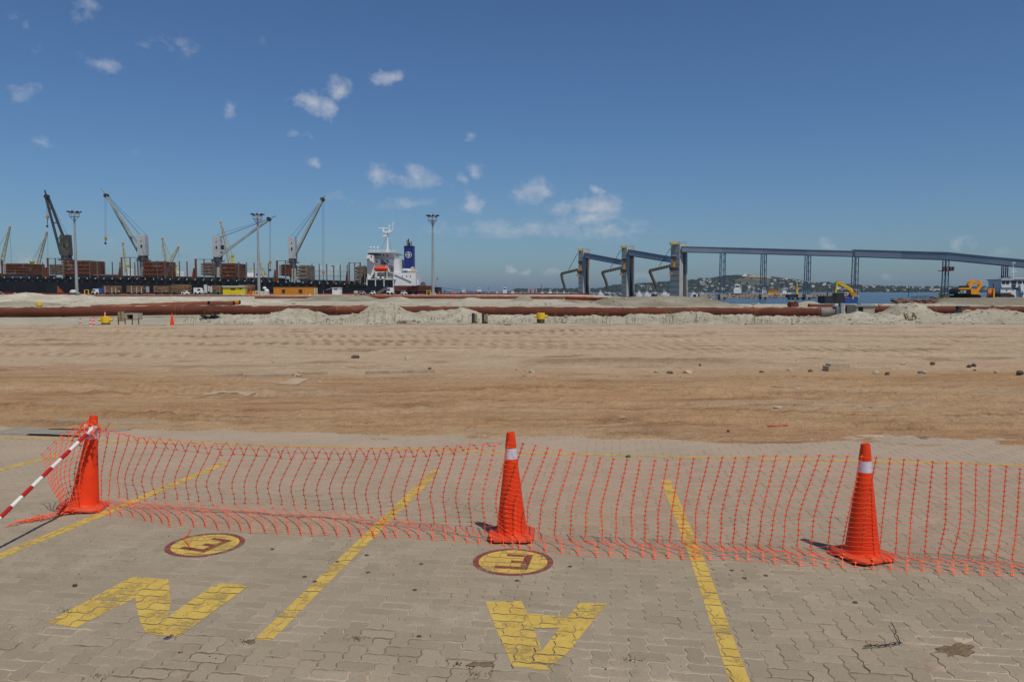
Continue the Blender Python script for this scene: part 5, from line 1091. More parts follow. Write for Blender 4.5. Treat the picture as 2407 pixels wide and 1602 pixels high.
# funnel
fn = ub('funnel', M['navy'], 950, 970.6, 578.6, 631, SY+10, SY+17)
fn.data.transform(Matrix.Identity(4))
ub('funnel_rim', M['navy'], 949.5, 971.2, 577.6, 579.2, SY+9.8, SY+17.2, fn)
for (u_, v_, mt) in ((960.3,561.5,'dkgrey'),(957.2,564,'wood'),(967,567,'wood'),(963,570,'dkgrey')): m = MB(); m.tube([S(u_,578,SY+13), S(u_,v_,SY+13)], .28, 10); m.build('exhaust_pipe', M[mt], fn)
em = M['white']; ec_ = S(960.3, 598.6, SY+9.9); Rr = 7.6*SY/F
m = MB(); A2 = [i/36*6.2832 for i in range(37)]
for i in range(36):
    m.add([(ec_.x+Rr*r_*math.cos(a_), SY+9.93, ec_.z+Rr*r_*math.sin(a_)) for (r_, a_) in ((1,A2[i]),(1,A2[i+1]),(.86,A2[i+1]),(.86,A2[i]))], [(0,1,2,3)])
def emp(pts): m.add([(ec_.x+Rr*x, SY+9.94, ec_.z+Rr*z) for (x, z) in pts], [tuple(range(len(pts)))])
emp([(-.72,.13),(.1,.13),(.1,-.13),(-.72,-.13)]); emp([(-.30,.70),(-.02,.70),(.62,.0),(.28,.0)]); emp([(-.30,-.70),(.28,0),(.62,0),(-.02,-.70)])
m.build('funnel_emblem', em, fn)
ub('funnel_base', M['white'], 946, 974, 631.05, 637, SY+8, SY+19); ub('vent_box', M['whitegrey'], 966, 973, 627, 633.9, SY+5, SY+7)
for (u0, u1, mt) in ((946,951,'blue'),(951.5,957,'blue'),(966,971,'ybright'),(971.5,976,'ybright')): ub('deck_drum', M[mt], u0, u1, 635.2, 641, SY+2.2, SY+4)
spoly(ship, 'free_fall_frame', M['whitegrey'], [(926.5,644),(928,644),(967,660.5),(967,662)], SY+1.2, SY+1.5)
ub('stern_house', M['white'], 977.5, 983.5, 659, 670, SY+8, SY+15)
ub('stern_winch', M['green'], 985, 1000, 669.5, 674.2, SY+6, SY+10); m = MB(); q_ = S(994.5,667,SY+5); m.tube([q_-Vector((0,.6,0)), q_+Vector((0,.6,0))], 1.0, 14); m.build('mooring_reel', M['stanchion'], ship)
m = MB(); m.tube([S(1024,673.5,SY+13), S(1026.5,652,SY+13)], .1, 6); fl_ = m.build('flag_staff', M['galv'], ship); ub('flag', M['red'], 1026.7, 1029.4, 653, 657.5, SY+13, SY+13.06, fl_)
gw = thing('gangway', 'sloping aluminium gangway from the quay up to the ship', 'gangway', tuple(S(890,692,SY-4)), 0, None, True)
m = MB(); m.beam(S(884,692.5,SY-3), S(912,677.5,SY-3), 1.0, .2); m.build('walkway', M['galv'], gw)
for dv_ in (5,9):
    m = MB(); m.beam(S(884,692.5-dv_*.55,SY-3.5), S(912,677.5-dv_*.55,SY-3.5), .1); m.build('handrail', M['galv'], gw)
m = MB()
for i in range(9): f = i/8; m.beam(S(884+28*f,692.5-15*f,SY-3.5), S(884+28*f,687.5-15*f,SY-3.5), .08)
m.build('rail_posts', M['galv'], gw)
for (a_, b2, lab) in (((1024,675),(1330,691),'long mooring line running from the stern to the right'),((1024,676),(1120,691),'short mooring line from the stern to the quay')):
    q0 = S(*a_, SY+8); q1 = P(*b2, 335); m = MB(); m.tube([q0.lerp(q1,i/12)+Vector((0,0,-1.2*math.sin(i/12*3.14))) for i in range(13)], .07, 5); one('mooring_line', m, M['dkgrey'], lab, 'rope', 'mooring lines', smooth=True)
q0 = S(-40,660,SY-.3); q1 = P(14,694,300); m = MB(); m.tube([q0, q1], .08, 5); one('mooring_line', m, M['whitegrey'], 'pale mooring line at the far left edge of the hull', 'rope', 'mooring lines')
# ================================================================ ship lying behind, yellow cranes
BY = 430.0
def B(u_, v_, y=BY): return P(u_, v_, y)
bh = thing('second_ship', 'ship berthed behind the log carrier, white deckhouse showing between the cranes', 'ship', tuple(B(300,700)), 0, None, True)
def bb(name, mat, u0, u1, v0, v1, y0, y1, par): a = B(u0, v1, y0); b_ = B(u1, v0, y0); m = MB(); m.box(a.x, b_.x, y0, y1, a.z, b_.z); return m.build(name, mat, par)
bb('hull', M['hull'], -120, 640, 652, 707, BY, BY+24, bh); bb('deckhouse', M['white'], 383, 402, 641, 653, BY+2, BY+20, bh); bb('deckhouse', M['white'], 421, 433, 637, 653, BY+2, BY+20, bh); bb('deckhouse_top', M['white'], 386, 396, 634, 641, BY+4, BY+18, bh); bb('deckhouse', M['white'], 300, 312, 630, 653, BY+2, BY+20, bh)
bb('deckhouse', M['white'], 572, 610, 648, 660, BY+2, BY+20, bh); bb('deckhouse_top', M['white'], 580, 597, 640, 648, BY+4, BY+16, bh); bb('funnel', M['navy'], 602, 609, 643, 652, BY+6, BY+12, bh); bb('mast', M['ycrane'], 594, 596, 630, 641, BY+8, BY+9, bh)
def ycrane(lab, post, jib, wires):
    c_ = thing('yellow_crane', lab, 'crane', tuple(B(*post[:2])), 0, 'yellow cranes behind the log carrier', True)
    (u_, vb, vt, w_) = post; q0 = B(u_,vb,BY+8); q1 = B(u_,vt,BY+8); k_ = BY/F
    m = MB(); m.lathe([(w_*k_/2, q0.z),(w_*k_/2, q1.z-1.2),(w_*k_*.75, q1.z-.6),(w_*k_*.75, q1.z)], 12, (q0.x,q0.y,0)); m.build('post', M['ycrane'], c_)
    if jib:
        (a_, b2) = jib; p0 = B(*a_,BY+7); p1 = B(*b2,BY+7); m = MB()
        d = (p1-p0).normalized(); sd = Vector((-d.z,0,d.x)); L_ = (p1-p0).length
        for s in (-1,1):
            for yy2 in (-.6,.6): m.beam(p0+sd*s*.9+Vector((0,yy2,0)), p1+sd*s*.25+Vector((0,yy2*.4,0)), .28)
        for i in range(14):
            f0 = i/14; f1 = (i+1)/14; s = 1 if i % 2 else -1; w0_ = .9*(1-f0)+.25*f0; w1_ = .9*(1-f1)+.25*f1
            for yy2 in (-.5,.5): m.beam(p0.lerp(p1,f0)+sd*s*w0_+Vector((0,yy2,0)), p0.lerp(p1,f1)-sd*s*w1_+Vector((0,yy2,0)), .18)
        j_ = m.build('lattice_jib', M['ypale'], c_); m = MB(); m.blob(p1, (.7,.6,.7), random.Random(3), .1); m.build('jib_head', M['mustard'], j_)
    if wires:
        m = MB()
        for (a_, b2) in wires: m.tube([B(*a_,BY+7), B(*b2,BY+7)], .06, 4)
        m.build('wire', M['rebar'], c_)
ycrane('pale yellow crane jib rising at the far left edge', (0,652,640,7), ((2,625),(23,534)), [((23,536),(27,618)),((22,536),(0,575))])
ycrane('pale yellow lattice crane jib beside the leftmost ship crane', (77,652,613,8), ((84,640),(110,546)), [((110,547),(76,612)),((112,547),(113,610)),((110,547),(80,614))])
ycrane('thin pale crane jib left of the second ship crane', (301,652,621,6), ((298,640),(289,572)), [])
ycrane('yellow crane pair right of the second ship crane, left jib', (396,652,620,6), ((395,640),(382,561)), [((381,562),(381,608)),((382,562),(403,606))])
ycrane('yellow crane with short jib leaning right beside the crane pair', (413,654,621,6), ((400,615),(419,581)), [((419,582),(421,606))])
ycrane('pale crane jib behind the third ship crane', (548,655,599,5), ((540,620),(519,523)), [((520,524),(546,598))])
ycrane('small yellow crane behind the middle light mast', (621,657,640,5), ((618,652),(612,619)), [((612,620),(628,650))])
# ================================================================ light masts on the quay
QY = 300.0; QZ = 0.6
def Q(u_, v_, Y=QY): return P(u_, v_, Y)
def mast_(u_, vt, lab):
    p = Q(u_, 693); zt = Q(u_, vt).z; t_ = thing('light_mast', lab, 'light mast', (p.x, QY, QZ), 0, 'tall quay light masts'); H_ = zt-QZ
    m = MB(); m.lathe([(1.15,0),(1.15,.8),(.75,.85)], 8); m.build('foot', M['conc2'], t_)
    m = MB(); m.lathe([(.62,.8),(.55,4),(.30,H_-1.6)], 14); m.build('pole', M['galv'], t_, smooth=40)
    m = MB()
    for k_ in range(18): m.cbox((.62-.0105*k_*1.6,-.28,2+k_*1.6), (.3,.08,.08))
    m.build('climbing_rungs', M['galv'], t_)
    m = MB(); n_ = 12
    for z_, r_ in ((H_-1.5,1.75),(H_-.4,1.75)):
        pts = [(r_*math.cos(i*6.2832/n_), r_*math.sin(i*6.2832/n_), z_) for i in range(n_+1)]
        for i in range(n_): m.beam(pts[i], pts[i+1], .10)
    for i in range(n_): a_ = i*6.2832/n_; m.beam((1.75*math.cos(a_),1.75*math.sin(a_),H_-1.5),(1.75*math.cos(a_),1.75*math.sin(a_),H_-.4),.07)
    for i in range(6): a_ = i*1.0472; m.beam((.3*math.cos(a_),.3*math.sin(a_),H_-3.2),(1.7*math.cos(a_),1.7*math.sin(a_),H_-1.5),.10)
    m.lathe([(1.7,H_-1.55),(1.7,H_-1.5)], 12); m.build('platform', M['galv'], t_)
    for i in range(8):
        a_ = i*.7854+.2; m = MB(); c0 = Vector((1.5*math.cos(a_),1.5*math.sin(a_),H_)); c1_ = Vector((2.55*math.cos(a_),2.55*math.sin(a_),H_+.35)); m.beam(c0, c1_, .75, .32); m.build('floodlight', M['dkgrey'], t_)
    m = MB(); m.lathe([(.3,H_-1.6),(.26,H_+.4)], 10); m.tube([(0,0,H_+.4),(0,0,H_+2.2)], [.1,.03], 6); m.build('spike', M['galv'], t_)
mast_(181, 499.5, 'tall grey light mast at left in front of the first ship crane')
mast_(609, 505.5, 'tall grey light mast at the middle of the ship')
mast_(1018, 508.5, 'tall grey light mast right of the ship stern')
# ================================================================ things on the quay
def wheel(m, x, y, r, w): m.tube([(x, y-w/2, r), (x, y+w/2, r)], r, 12)
def car(u0, u1, mat, Y, lab, flip=False):
    a = Q(u0,692,Y); b_ = Q(u1,692,Y); L_ = b_.x-a.x; t_ = thing('parked_car', lab, 'car', ((a.x+b_.x)/2, Y, QZ), 0, 'vehicles on the quay'); s = -1 if flip else 1; H_ = 1.5
    m = MB(); m.prism([(s*L_*x, H_*z) for (x, z) in ((-.5,.2),(.5,.2),(.5,.52),(.42,.6),(.24,.64),(.10,.98),(-.34,1.0),(-.47,.66),(-.5,.6))], -.85, .85); o = m.build('body', mat, t_)
    m = MB(); m.prism([(s*L_*x, H_*z) for (x, z) in ((.19,.66),(.08,.93),(-.32,.95),(-.43,.67))], -.87, .87); m.build('windows', M['glass'], o)
    for x in (-.3,.3):
        m = MB(); wheel(m, x*L_, -.8, .33, .25); wheel(m, x*L_, .8, .33, .25); m.build('wheel_pair', M['black'], t_)
def truck(u0, u1, vtop, mat, Y, lab, face=-1):
    a = Q(u0,692,Y); b_ = Q(u1,692,Y); L_ = b_.x-a.x; H_ = Q(u0,vtop,Y).z-QZ
    t_ = thing('log_truck', lab, 'truck', ((a.x+b_.x)/2, Y, QZ), 0, 'vehicles on the quay'); s = face
    m = MB(); m.prism([(s*L_*x, H_*z) for (x, z) in ((.5,.16),(.5,.5),(.44,.56),(.38,.86),(.25,.98),(-.5,1.0),(-.5,.16))], -1.2, 1.2); o = m.build('cab', mat, t_)
    m = MB(); m.prism([(s*L_*x, H_*z) for (x, z) in ((.42,.56),(.36,.82),(.0,.82),(.0,.56))], -1.22, 1.22); m.build('cab_window', M['glass'], o)
    for x in (-.25,.3): m = MB(); wheel(m, s*x*L_, -1.1, .5, .3); wheel(m, s*x*L_, 1.1, .5, .3); m.build('wheel_pair', M['black'], t_)
    return t_, Y
def trailer(par_lab, u0, u1, v0, v1, Y, matl, stakes, sm, seed):
    a = Q(u0,v1,Y); b_ = Q(u1,v0,Y); L_ = b_.x-a.x; zb = a.z-QZ; zt = b_.z-QZ
    t_ = thing('log_trailer', par_lab, 'trailer', ((a.x+b_.x)/2, Y, QZ), 0, 'log trailers on the quay'); r3 = random.Random(seed)
    m = MB(); m.box(-L_/2,L_/2,-.9,.9,zb-.55,zb-.05); m.build('chassis', M['dkgrey'], t_)
    for x in (-.32,.2,.32): m = MB(); wheel(m, x*L_, -1.05, .5, .35); wheel(m, x*L_, 1.05, .5, .35); m.build('wheel_pair', M['black'], t_)
    m = MB(); z = zb+.1
    while z < zt:
        for y_ in np.arange(-1.05, 1.1, .3):
            e0 = r3.uniform(0,.7); e1 = r3.uniform(0,.7); m.tube([(-L_/2+e0, y_, z+r3.uniform(-.06,.06)), (0, y_, z+r3.uniform(-.1,.1)), (L_/2-e1, y_, z+r3.uniform(-.06,.06))], r3.uniform(.11,.17), 6)
        z += .27
    m.build('log_load', matl, t_)
    for f in stakes: m = MB(); x = -L_/2+L_*f; m.box(x-.09,x+.09,-1.32,-1.2,zb-.3,zt-.35*(f > .5)); m.build('stake', sm, t_)
    return t_
TY = 325.0
tk, _ = truck(219,236,678.5,M['white'],TY,'white log truck with rounded cab left of the first log load')
m = MB(); a = Q(235.5,688,TY); b_ = Q(243,676,TY); m.prism([(0,0),(b_.x-a.x,0),((b_.x-a.x)*.8,b_.z-a.z),(0,(b_.z-a.z)*.9)], -1.2, 1.2); o = m.build('blue_sheet', M['blue'], tk); o.location = (a.x-tk.location.x, 0, a.z-QZ)
trailer('first log trailer, behind the round white cab with blue sheet', 245,284,672.5,687.5,TY,M['logs'],(.15,.55,.78),M['whitegrey'],1)
trailer('second log trailer with white end stake', 299,338,672.5,687.5,TY,M['logs'],(.35,.66,.95),M['whitegrey'],2)
trailer('third log trailer, middle of the row on the quay', 362,401,671.5,687.5,TY,M['logs'],(.1,.56,.8),M['wood'],3)
trailer('fourth log trailer beside the white car', 404,449,669.5,687.5,TY+2,M['logs'],(.08,.34,.7),M['wood'],4)
trailer('log trailer partly hidden behind the green machine', 498,521,670.5,688,TY,M['logs'],(.1,.92),M['galv'],5)
trailer('log trailer behind the yellow kiosk', 562,599,669,687,TY+3,M['logs'],(.78,),M['logs'],6)
truck(458,476,676,M['white'],TY-2,'white truck cab between the log trailers',1)
car(428,445,M['white'],TY-10,'small white car in front of the fourth log trailer')
def qthing(name, lab, cat, parts, Y, grp=None):
    uu = [pp[2] for pp in parts]+[pp[3] for pp in parts]; p = Q((min(uu)+max(uu))/2, 692, Y); t_ = thing(name, lab, cat, (p.x, Y, QZ), 0, grp, True)
    for (nm, mt, u0, u1, v0, v1, y0, y1) in parts: a = Q(u0,v1,Y); b_ = Q(u1,v0,Y); m = MB(); m.box(a.x,b_.x,Y+y0,Y+y1,max(a.z,QZ-.05),b_.z); m.build(nm, mt, t_)
    return t_
qthing('signboard', 'white ribbed board on a post right of the second log load', 'signboard', [('panel',M['galv'],343,350.5,672.5,687,0,.2),('post',M['dkgrey'],346,347.5,687,693,0.05,.15),('arm',M['galv'],338,343,677,678,0,.2)], TY)
qthing('signboard', 'white upright board right of the white truck cab', 'signboard', [('panel',M['whitegrey'],479.5,486.5,669,688,0,.3),('post',M['dkgrey'],482,484,688,693,.05,.2)], TY)
gmx = qthing('green_machine', 'green and cream loader arm right of the white upright board', 'machine', [('body',M['green'],496,506,687,693.5,0,2),('cream_arm',M['ypale'],489,492.5,671.5,685,0,.5),('hopper',M['green'],499,503,684,687,0.3,1.6),('boom',M['whitegrey'],494.5,498,673,688,0,.4)], TY-8)
qthing('white_tank', 'round white tank left of the first light mast', 'tank', [('skid',M['dkgrey'],160,177,690.5,693,0,3)], 295)
p = Q(168,686,295); m = MB(); m.blob((p.x,296.2,p.z), (1.25,1.25,.85), random.Random(8), .02, 14, 10); one('tank_drum', m, M['whitegrey'], 'round white drum left of the first light mast', 'drum', smooth=True)
qthing('yellow_gantry', 'small yellow steel gantry right of the first light mast', 'gantry', [('upright',M['ybright'],198,199.5,681.5,692,0,.2),('upright',M['ybright'],207,208.5,681.5,692,0,.2),('cross_bar',M['ybright'],198,208.5,680.5,681.6,0,.2)], 300)
kio = qthing('kiosk', 'bright yellow kiosk with white awning among the log trailers', 'kiosk', [('wall',M['kiosk'],524,574,674,692,0,3),('roof',M['whitegrey'],522.5,575.5,671.6,674,-.5,3.3),('corner_post',M['ypale'],573,575,674,694,-.2,.0),('window',M['maroon'],542,553,677.5,681.5,-.06,-.02),('side_window',M['maroon'],563,567,676.5,680,-.06,-.02),('wheel_skid',M['black'],540,562,692,694,.2,2.5)], 303)
p = Q(545,675,303); m = MB(); m.prismz([(-1.7,-1.3),(1.0,-1.4),(1.4,-.1),(-1.5,-.1)], -.15, -.05); o = m.build('awning', M['white'], kio); o.location = (p.x-kio.location.x, 0, p.z-QZ-.2); o.rotation_euler = (.35,0,0)
fk = qthing('forklift', 'small orange forklift right of the yellow kiosk', 'forklift', [('body',M['orange'],581,594,687,692.5,0,1.6),('counterweight',M['orange'],582.5,592,684.5,687,.2,1.5),('mast',M['maroon'],583,585,679,687,0,.3),('cab_post',M['maroon'],590.5,592,680,687,1,1.2),('cab_roof',M['maroon'],583,592.5,678.6,680,0,1.6)], 305)
m = MB(); wheel(m,-.9,.2,.35,.3); wheel(m,.8,.2,.35,.3); m.build('wheel_pair', M['black'], fk).location = (0,0,0)
ms = qthing('mast_switchgear', 'cream switch boxes with red panel at the foot of the middle mast', 'switch box', [('cabinet',M['ypale'],604,613,683,693,-2,-1),('red_panel',M['red'],606.5,610,686,690,-2.1,-2.02),('cabinet',M['ypale'],615,622,684,693,-2,-1),('railing',M['ybright'],599,603,684,694,-2.5,-2.3)], 300)
tt2 = qthing('white_silo', 'white domed silo truck behind the middle mast', 'silo', [('base',M['whitegrey'],620,629.5,684,693,0,2)], 312)
for (u_, v_, r_) in ((620,677,.75),(625,683,.9)): p = Q(u_, v_, 312); m = MB(); m.blob((p.x,313,p.z), (r_,r_,r_*.75), random.Random(2), .0, 12, 8); m.build('dome', M['white'], tt2, smooth=True)
oc = qthing('site_container', 'long ochre container office with two maroon windows', 'container', [('box',M['mustard'],643,738,675.5,695,0,4.6),('roof_edge',M['mustard'],642.6,738.4,674.8,675.5,-.1,4.7),('window',M['maroon'],662.5,670.5,680,688.5,-.1,-.02),('window',M['maroon'],702,710.5,680,688.5,-.1,-.02),('window_bar',M['black'],666,667,680,688.5,-.14,-.101),('window_bar',M['black'],705.8,706.8,680,688.5,-.14,-.101),('ladder_stile',M['ypale'],738.5,739.8,676.5,695,-.1,.1),('ladder_stile',M['ypale'],744.6,746,676.5,695,-.1,.1)]+[('ladder_rung',M['ypale'],739.8,744.6,678.5+3*i,679.6+3*i,-.08,.08) for i in range(6)]+[('white_bin',M['white'],728,732,691,694.6,-1.2,-.3)], 292)
m = MB(); a = Q(643,695,292); b_ = Q(738,675.5,292); nrib = 48
for i in range(nrib): x = a.x+(b_.x-a.x)*(i+.25)/nrib; m.box(x,x+(b_.x-a.x)/nrib*.5,291.96,292.0,a.z+.3,b_.z-.1)
m.build('corrugation', M['mustard'], oc)
qthing('white_cabin', 'small white portable cabin with dark slot window', 'cabin', [('body',M['white'],781,800,677,692,0,3),('roof',M['whitegrey'],780,801,675.6,677,-.2,3.2),('slot_window',M['black'],785,793,678.7,680.6,-.08,-.02)], 300)
m = MB(); m.beam(Q(767,681,300), Q(781,677,300), .15); m.beam(Q(760.5,693,300), Q(760.5,682,300), .15); one('barrier_arm', m, M['galv'], 'thin grey barrier arm left of the white cabin', 'barrier')
p = Q(835.5,688,300); m = MB(); m.blob((p.x,300.8,p.z+.05), (.95,.8,.78), random.Random(4), .02, 14, 10); one('cream_tank', m, M['conc2'], 'cream round tank left of the grey car', 'tank', smooth=True)
qthing('sign_post', 'short tan T-shaped post left of the grey car', 'post', [('post',M['wood'],844.2,845.8,683.5,693,0,.2),('cross_bar',M['wood'],842.5,847.8,682.8,684.2,0,.2)], 298)
car(847.5,859.5,M['silver'],300,'silver car parked left of the white car near the gangway'); car(870,882,M['white'],300,'white car parked at the foot of the gangway',True); car(943,957,M['white'],302,'white pickup in front of the red-brown log load')
truck(910,926,675.5,M['white'],312,'white truck cab at the left end of the red-brown log load',-1)
trailer('long trailer of red-brown logs under the ship stern, left part', 927,972,670.5,684,314,M['logred'],(.05,.95),M['logred'],7)
trailer('long trailer of red-brown logs under the ship stern, right part', 969,1016,672,684,312,M['logred'],(.9,),M['dkgrey'],8)
qthing('yellow_guard_rail', 'yellow guard rail at the foot of the right light mast', 'guard rail', [('upright',M['ybright'],1003.5,1005,683,693.5,-2,-1.8),('upright',M['ybright'],1012.5,1014,683,693.5,-2,-1.8),('rail',M['ybright'],1003.5,1014,682,683.2,-2,-1.8),('rail',M['ybright'],1003.5,1014,687,688,-2,-1.8)], 299)
for (u_, Y, mt, lab) in ((1033,296,'orange','orange drum beacon right of the mast foot'),(1062,292,'hivis','red-orange beacon standing further right on the quay')):
    p = Q(u_,694,Y); m = MB(); m.lathe([(.3,0),(.28,.6),(.14,.65),(.12,1.25),(.02,1.4)], 10); o = m.build('beacon', M[mt]); o.location = (p.x,Y,QZ); tag(o, lab, 'beacon', 'beacons on the quay')
m = MB(); p0 = Q(-200,694,338); p1 = Q(1380,694,338); m.box(p0.x,p1.x,338,339,QZ-.3,QZ+.5); tag(m.build('quay_edge', pbr('red_quay_barrier', (160,58,46), (128,50,42), .3, .7, c3=(90,60,52), s3=.12, t3=.58)), 'low red barrier along the quay edge', 'barrier')
pr = thing('person', 'worker in yellow vest beside the first log trailer', 'person', tuple(Q(280,692,318)))
m = MB(); m.blob((0,0,1.2), (.26,.18,.4), random.Random(1), .03, 10, 8); m.build('vest', M['ybright'], pr, smooth=True); m = MB(); m.lathe([(.12,0),(.13,.45),(.17,.85)], 8, (-.12,0,0)); m.lathe([(.12,0),(.13,.45),(.17,.85)], 8, (.12,0,0)); m.build('trousers', M['cloth'], pr); m = MB(); m.blob((0,0,1.72), (.11,.12,.15), random.Random(1), 0, 10, 8); m.build('head', M['skin'], pr, smooth=True)
# ================================================================ conveyor towers and gallery
def tower(lab, Y, u0, ue, u1, vt, vb, flare, recess=None):
    """concrete shaft: corner ue faces us between the shaded left face and the sunlit right one; a dark recess runs down the right face"""
    a = P(u0, vt, Y); e = P(ue, vt, Y); c_ = P(u1, vt, Y); zb = P(ue, vb, Y).z-1.2; zt = a.z
    t_ = thing('conveyor_tower', lab, 'tower', (e.x, Y, zb), 0, 'concrete conveyor towers', True)
    wl = e.x-a.x; wr = c_.x-e.x; dl = wl*.86; dr_ = wr*.45
    A = Vector((P(u0, vt, Y+dl).x, Y+dl)); Ee = Vector((e.x, Y)); C_ = Vector((P(u1, vt, Y+dr_).x, Y+dr_)); D = A+(C_-Ee)
    fr = C_-Ee; inn = (A-Ee).normalized()*min(4.0, dl*.4)
    foot = [A, Ee]
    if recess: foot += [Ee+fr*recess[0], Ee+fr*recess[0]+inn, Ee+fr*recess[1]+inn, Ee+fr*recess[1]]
    foot += [C_, D]
    cx = sum(p.x for p in (A,Ee,C_,D))/4; cy = sum(p.y for p in (A,Ee,C_,D))/4
    def shaft(pts, z0, z1, name, mat, grow=0.0):
        n_ = len(pts); m = MB(); m.v = [(cx+(p.x-cx)*(1+grow), cy+(p.y-cy)*(1+grow), z0) for p in pts]+[(p.x, p.y, z1) for p in pts]
        m.f = [tuple(reversed(range(n_))), tuple(range(n_, 2*n_))]+[(i,(i+1) % n_,(i+1) % n_+n_,i+n_) for i in range(n_)]; return m.build(name, mat, t_)
    sh = shaft(foot, zb, zt-5.0, 'shaft', M['conc'], flare)
    shaft([A,Ee,C_,D], zt-4.99, zt, 'head_block', M['conc'])
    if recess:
        r0 = Ee+fr*(recess[0]+.03)+inn*.7; r1 = Ee+fr*(recess[1]-.03)+inn*.7; m = MB(); m.v = [(p.x,p.y,z) for z in (zb+.2, zt-5.3) for p in (r0, r1, r1+inn*.2, r0+inn*.2)]; m.f = [(3,2,1,0),(4,5,6,7)]+[(i,(i+1) % 4,(i+1) % 4+4,i+4) for i in range(4)]; m.build('recess_shade_panel', M['dkgrey'], sh)  # dark panel added so the recess looks shaded inside
    for i in range(1, 9):
        z = zb+(zt-zb)*i/9.5; g = 1+flare*(1-min(1,(z-zb)/(zt-5-zb))); m = MB(); m.beam((cx+(A.x-cx)*g-.05,cy+(A.y-cy)*g-.05,z),(cx+(Ee.x-cx)*g-.05,cy+(Ee.y-cy)*g-.05,z),.06,.06); m.build('formwork_joint', M['galv'], sh)
    shaft([A+Vector((-3,1)),Ee+Vector((0,-4)),C_+Vector((3,1)),D+Vector((0,4))], zb-1.2, zb-.01, 'pier_platform', M['dkgrey'])
    m = MB()
    for (p, q_) in ((A,Ee),(Ee,C_),(C_,D),(D,A)):
        for f in (0,.25,.5,.75): r_ = p.lerp(q_,f); m.beam((r_.x,r_.y,zt),(r_.x,r_.y,zt+1.1),.09)
        m.beam((p.x,p.y,zt+1.1),(q_.x,q_.y,zt+1.1),.09); m.beam((p.x,p.y,zt+.55),(q_.x,q_.y,zt+.55),.07)
    m.build('roof_railing', M['galv'], t_)
    m = MB(); m.box(a.x-.2, a.x+wl*.55, Y-.5, Y+2.5, zt-.3, zt+1.0); m.beam((a.x+wl*.5,Y+1,zt+.8),(a.x+wl*1.05,Y+.6,zt+.9),.6); m.build('hoist', M['ybright'], t_)
    return t_, A, Ee, C_, zb, zt
def arm(t_, Y, pts, cabl, chute, cab, lampv):
    def lp(u_, v_): q_ = P(u_, v_, Y-6); return q_
    m = MB(); a = lp(*pts[0]); b_ = lp(*pts[1]); m.beam(a, b_, 1.7, 1.5); bm_ = m.build('loading_boom', M['chute'], t_)
    m = MB(); d = b_-a
    for i in range(8): f = (i+.5)/8; q_ = a+d*f; m.box(q_.x-.12,q_.x+.12,q_.y-1.0,q_.y+1.0,q_.z-1.0,q_.z+.95)
    m.build('boom_frames', M['dkgrey'], bm_)
    m = MB(); c_ = [lp(*q_) for q_ in chute]; m.tube(c_, [.85]*(len(c_)-1)+[.6], 10); m.build('chute', M['chute'], t_)
    m = MB(); m.tube([lp(*cabl[0]), lp(*cabl[1])], .16, 5); m.build('stay_cable', M['dkgrey'], t_)
    (u0,u1,v0,v1) = cab
    q0 = lp(u0,v1); q1 = lp(u1,v0); m = MB(); m.box(q0.x,q1.x,Y-7.2,Y-1,q0.z+(q1.z-q0.z)*.1,q0.z+(q1.z-q0.z)*.28); m.build('service_platform', M['dkgrey'], t_)
    m = MB(); m.beam((q0.x+.8,Y-6,q0.z),(q0.x+2.0,Y-6,q1.z-1.2),1.0); m.beam((q0.x+2.5,Y-6,q0.z+.5),(q0.x+1.5,Y-6,q0.z+(q1.z-q0.z)*.6),.8); m.build('slewing_frame', M['mustard'], t_)
    m = MB(); m.box(q0.x+.2,q0.x+2.6,Y-7.3,Y-5,q1.z-1.6,q1.z-.1); m.build('winch_house', M['dkgrey'], t_)
    m = MB(); m.box(q0.x+.0,q0.x+2.4,Y-7.4,Y-4.8,q1.z-.09,q1.z+.2); m.build('winch_roof', M['galv'], t_)
    m = MB(); p0 = lp(u0-1,lampv); m.box(p0.x-.6,p0.x+.9,Y-7,Y-5.5,p0.z-.4,p0.z+.4); m.build('orange_box', M['orangelamp'], t_)
    m = MB(); m.beam(lp(pts[0][0]+.4*(pts[1][0]-pts[0][0])*.4+4, cab[3]+0), lp(u0,cab[3]-1), .35); m.build('catwalk', M['dkgrey'], t_)
def T4(x, y): return (1280+x/5.61, 540+y/5.61)
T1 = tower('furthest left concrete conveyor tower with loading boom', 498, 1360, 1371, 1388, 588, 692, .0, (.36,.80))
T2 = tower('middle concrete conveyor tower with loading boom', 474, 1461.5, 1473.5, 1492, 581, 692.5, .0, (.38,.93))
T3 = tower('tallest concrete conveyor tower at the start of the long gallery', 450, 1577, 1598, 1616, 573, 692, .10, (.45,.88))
arm(T1[0], 498, [T4(440,525), T4(215,580)], (T4(440,300), T4(318,530)), [T4(222,580), T4(236,660), T4(262,740), T4(262,800)], (*[T4(x,0)[0] for x in (440,500)], T4(0,405)[1], T4(0,590)[1]), T4(0,603)[1])
arm(T2[0], 474, [T4(1015,500), T4(755,560)], (T4(1012,258), T4(868,505)), [T4(760,560), T4(800,650), T4(825,735), T4(825,790)], (*[T4(x,0)[0] for x in (1015,1080)], T4(0,372)[1], T4(0,575)[1]), T4(0,588)[1])
arm(T3[0], 450, [T4(1665,475), T4(1380,540)], (T4(1662,245), T4(1510,480)), [T4(1385,540), T4(1430,650), T4(1470,735), T4(1470,785)], (*[T4(x,0)[0] for x in (1668,1760)], T4(0,345)[1], T4(0,550)[1]), T4(0,570)[1])
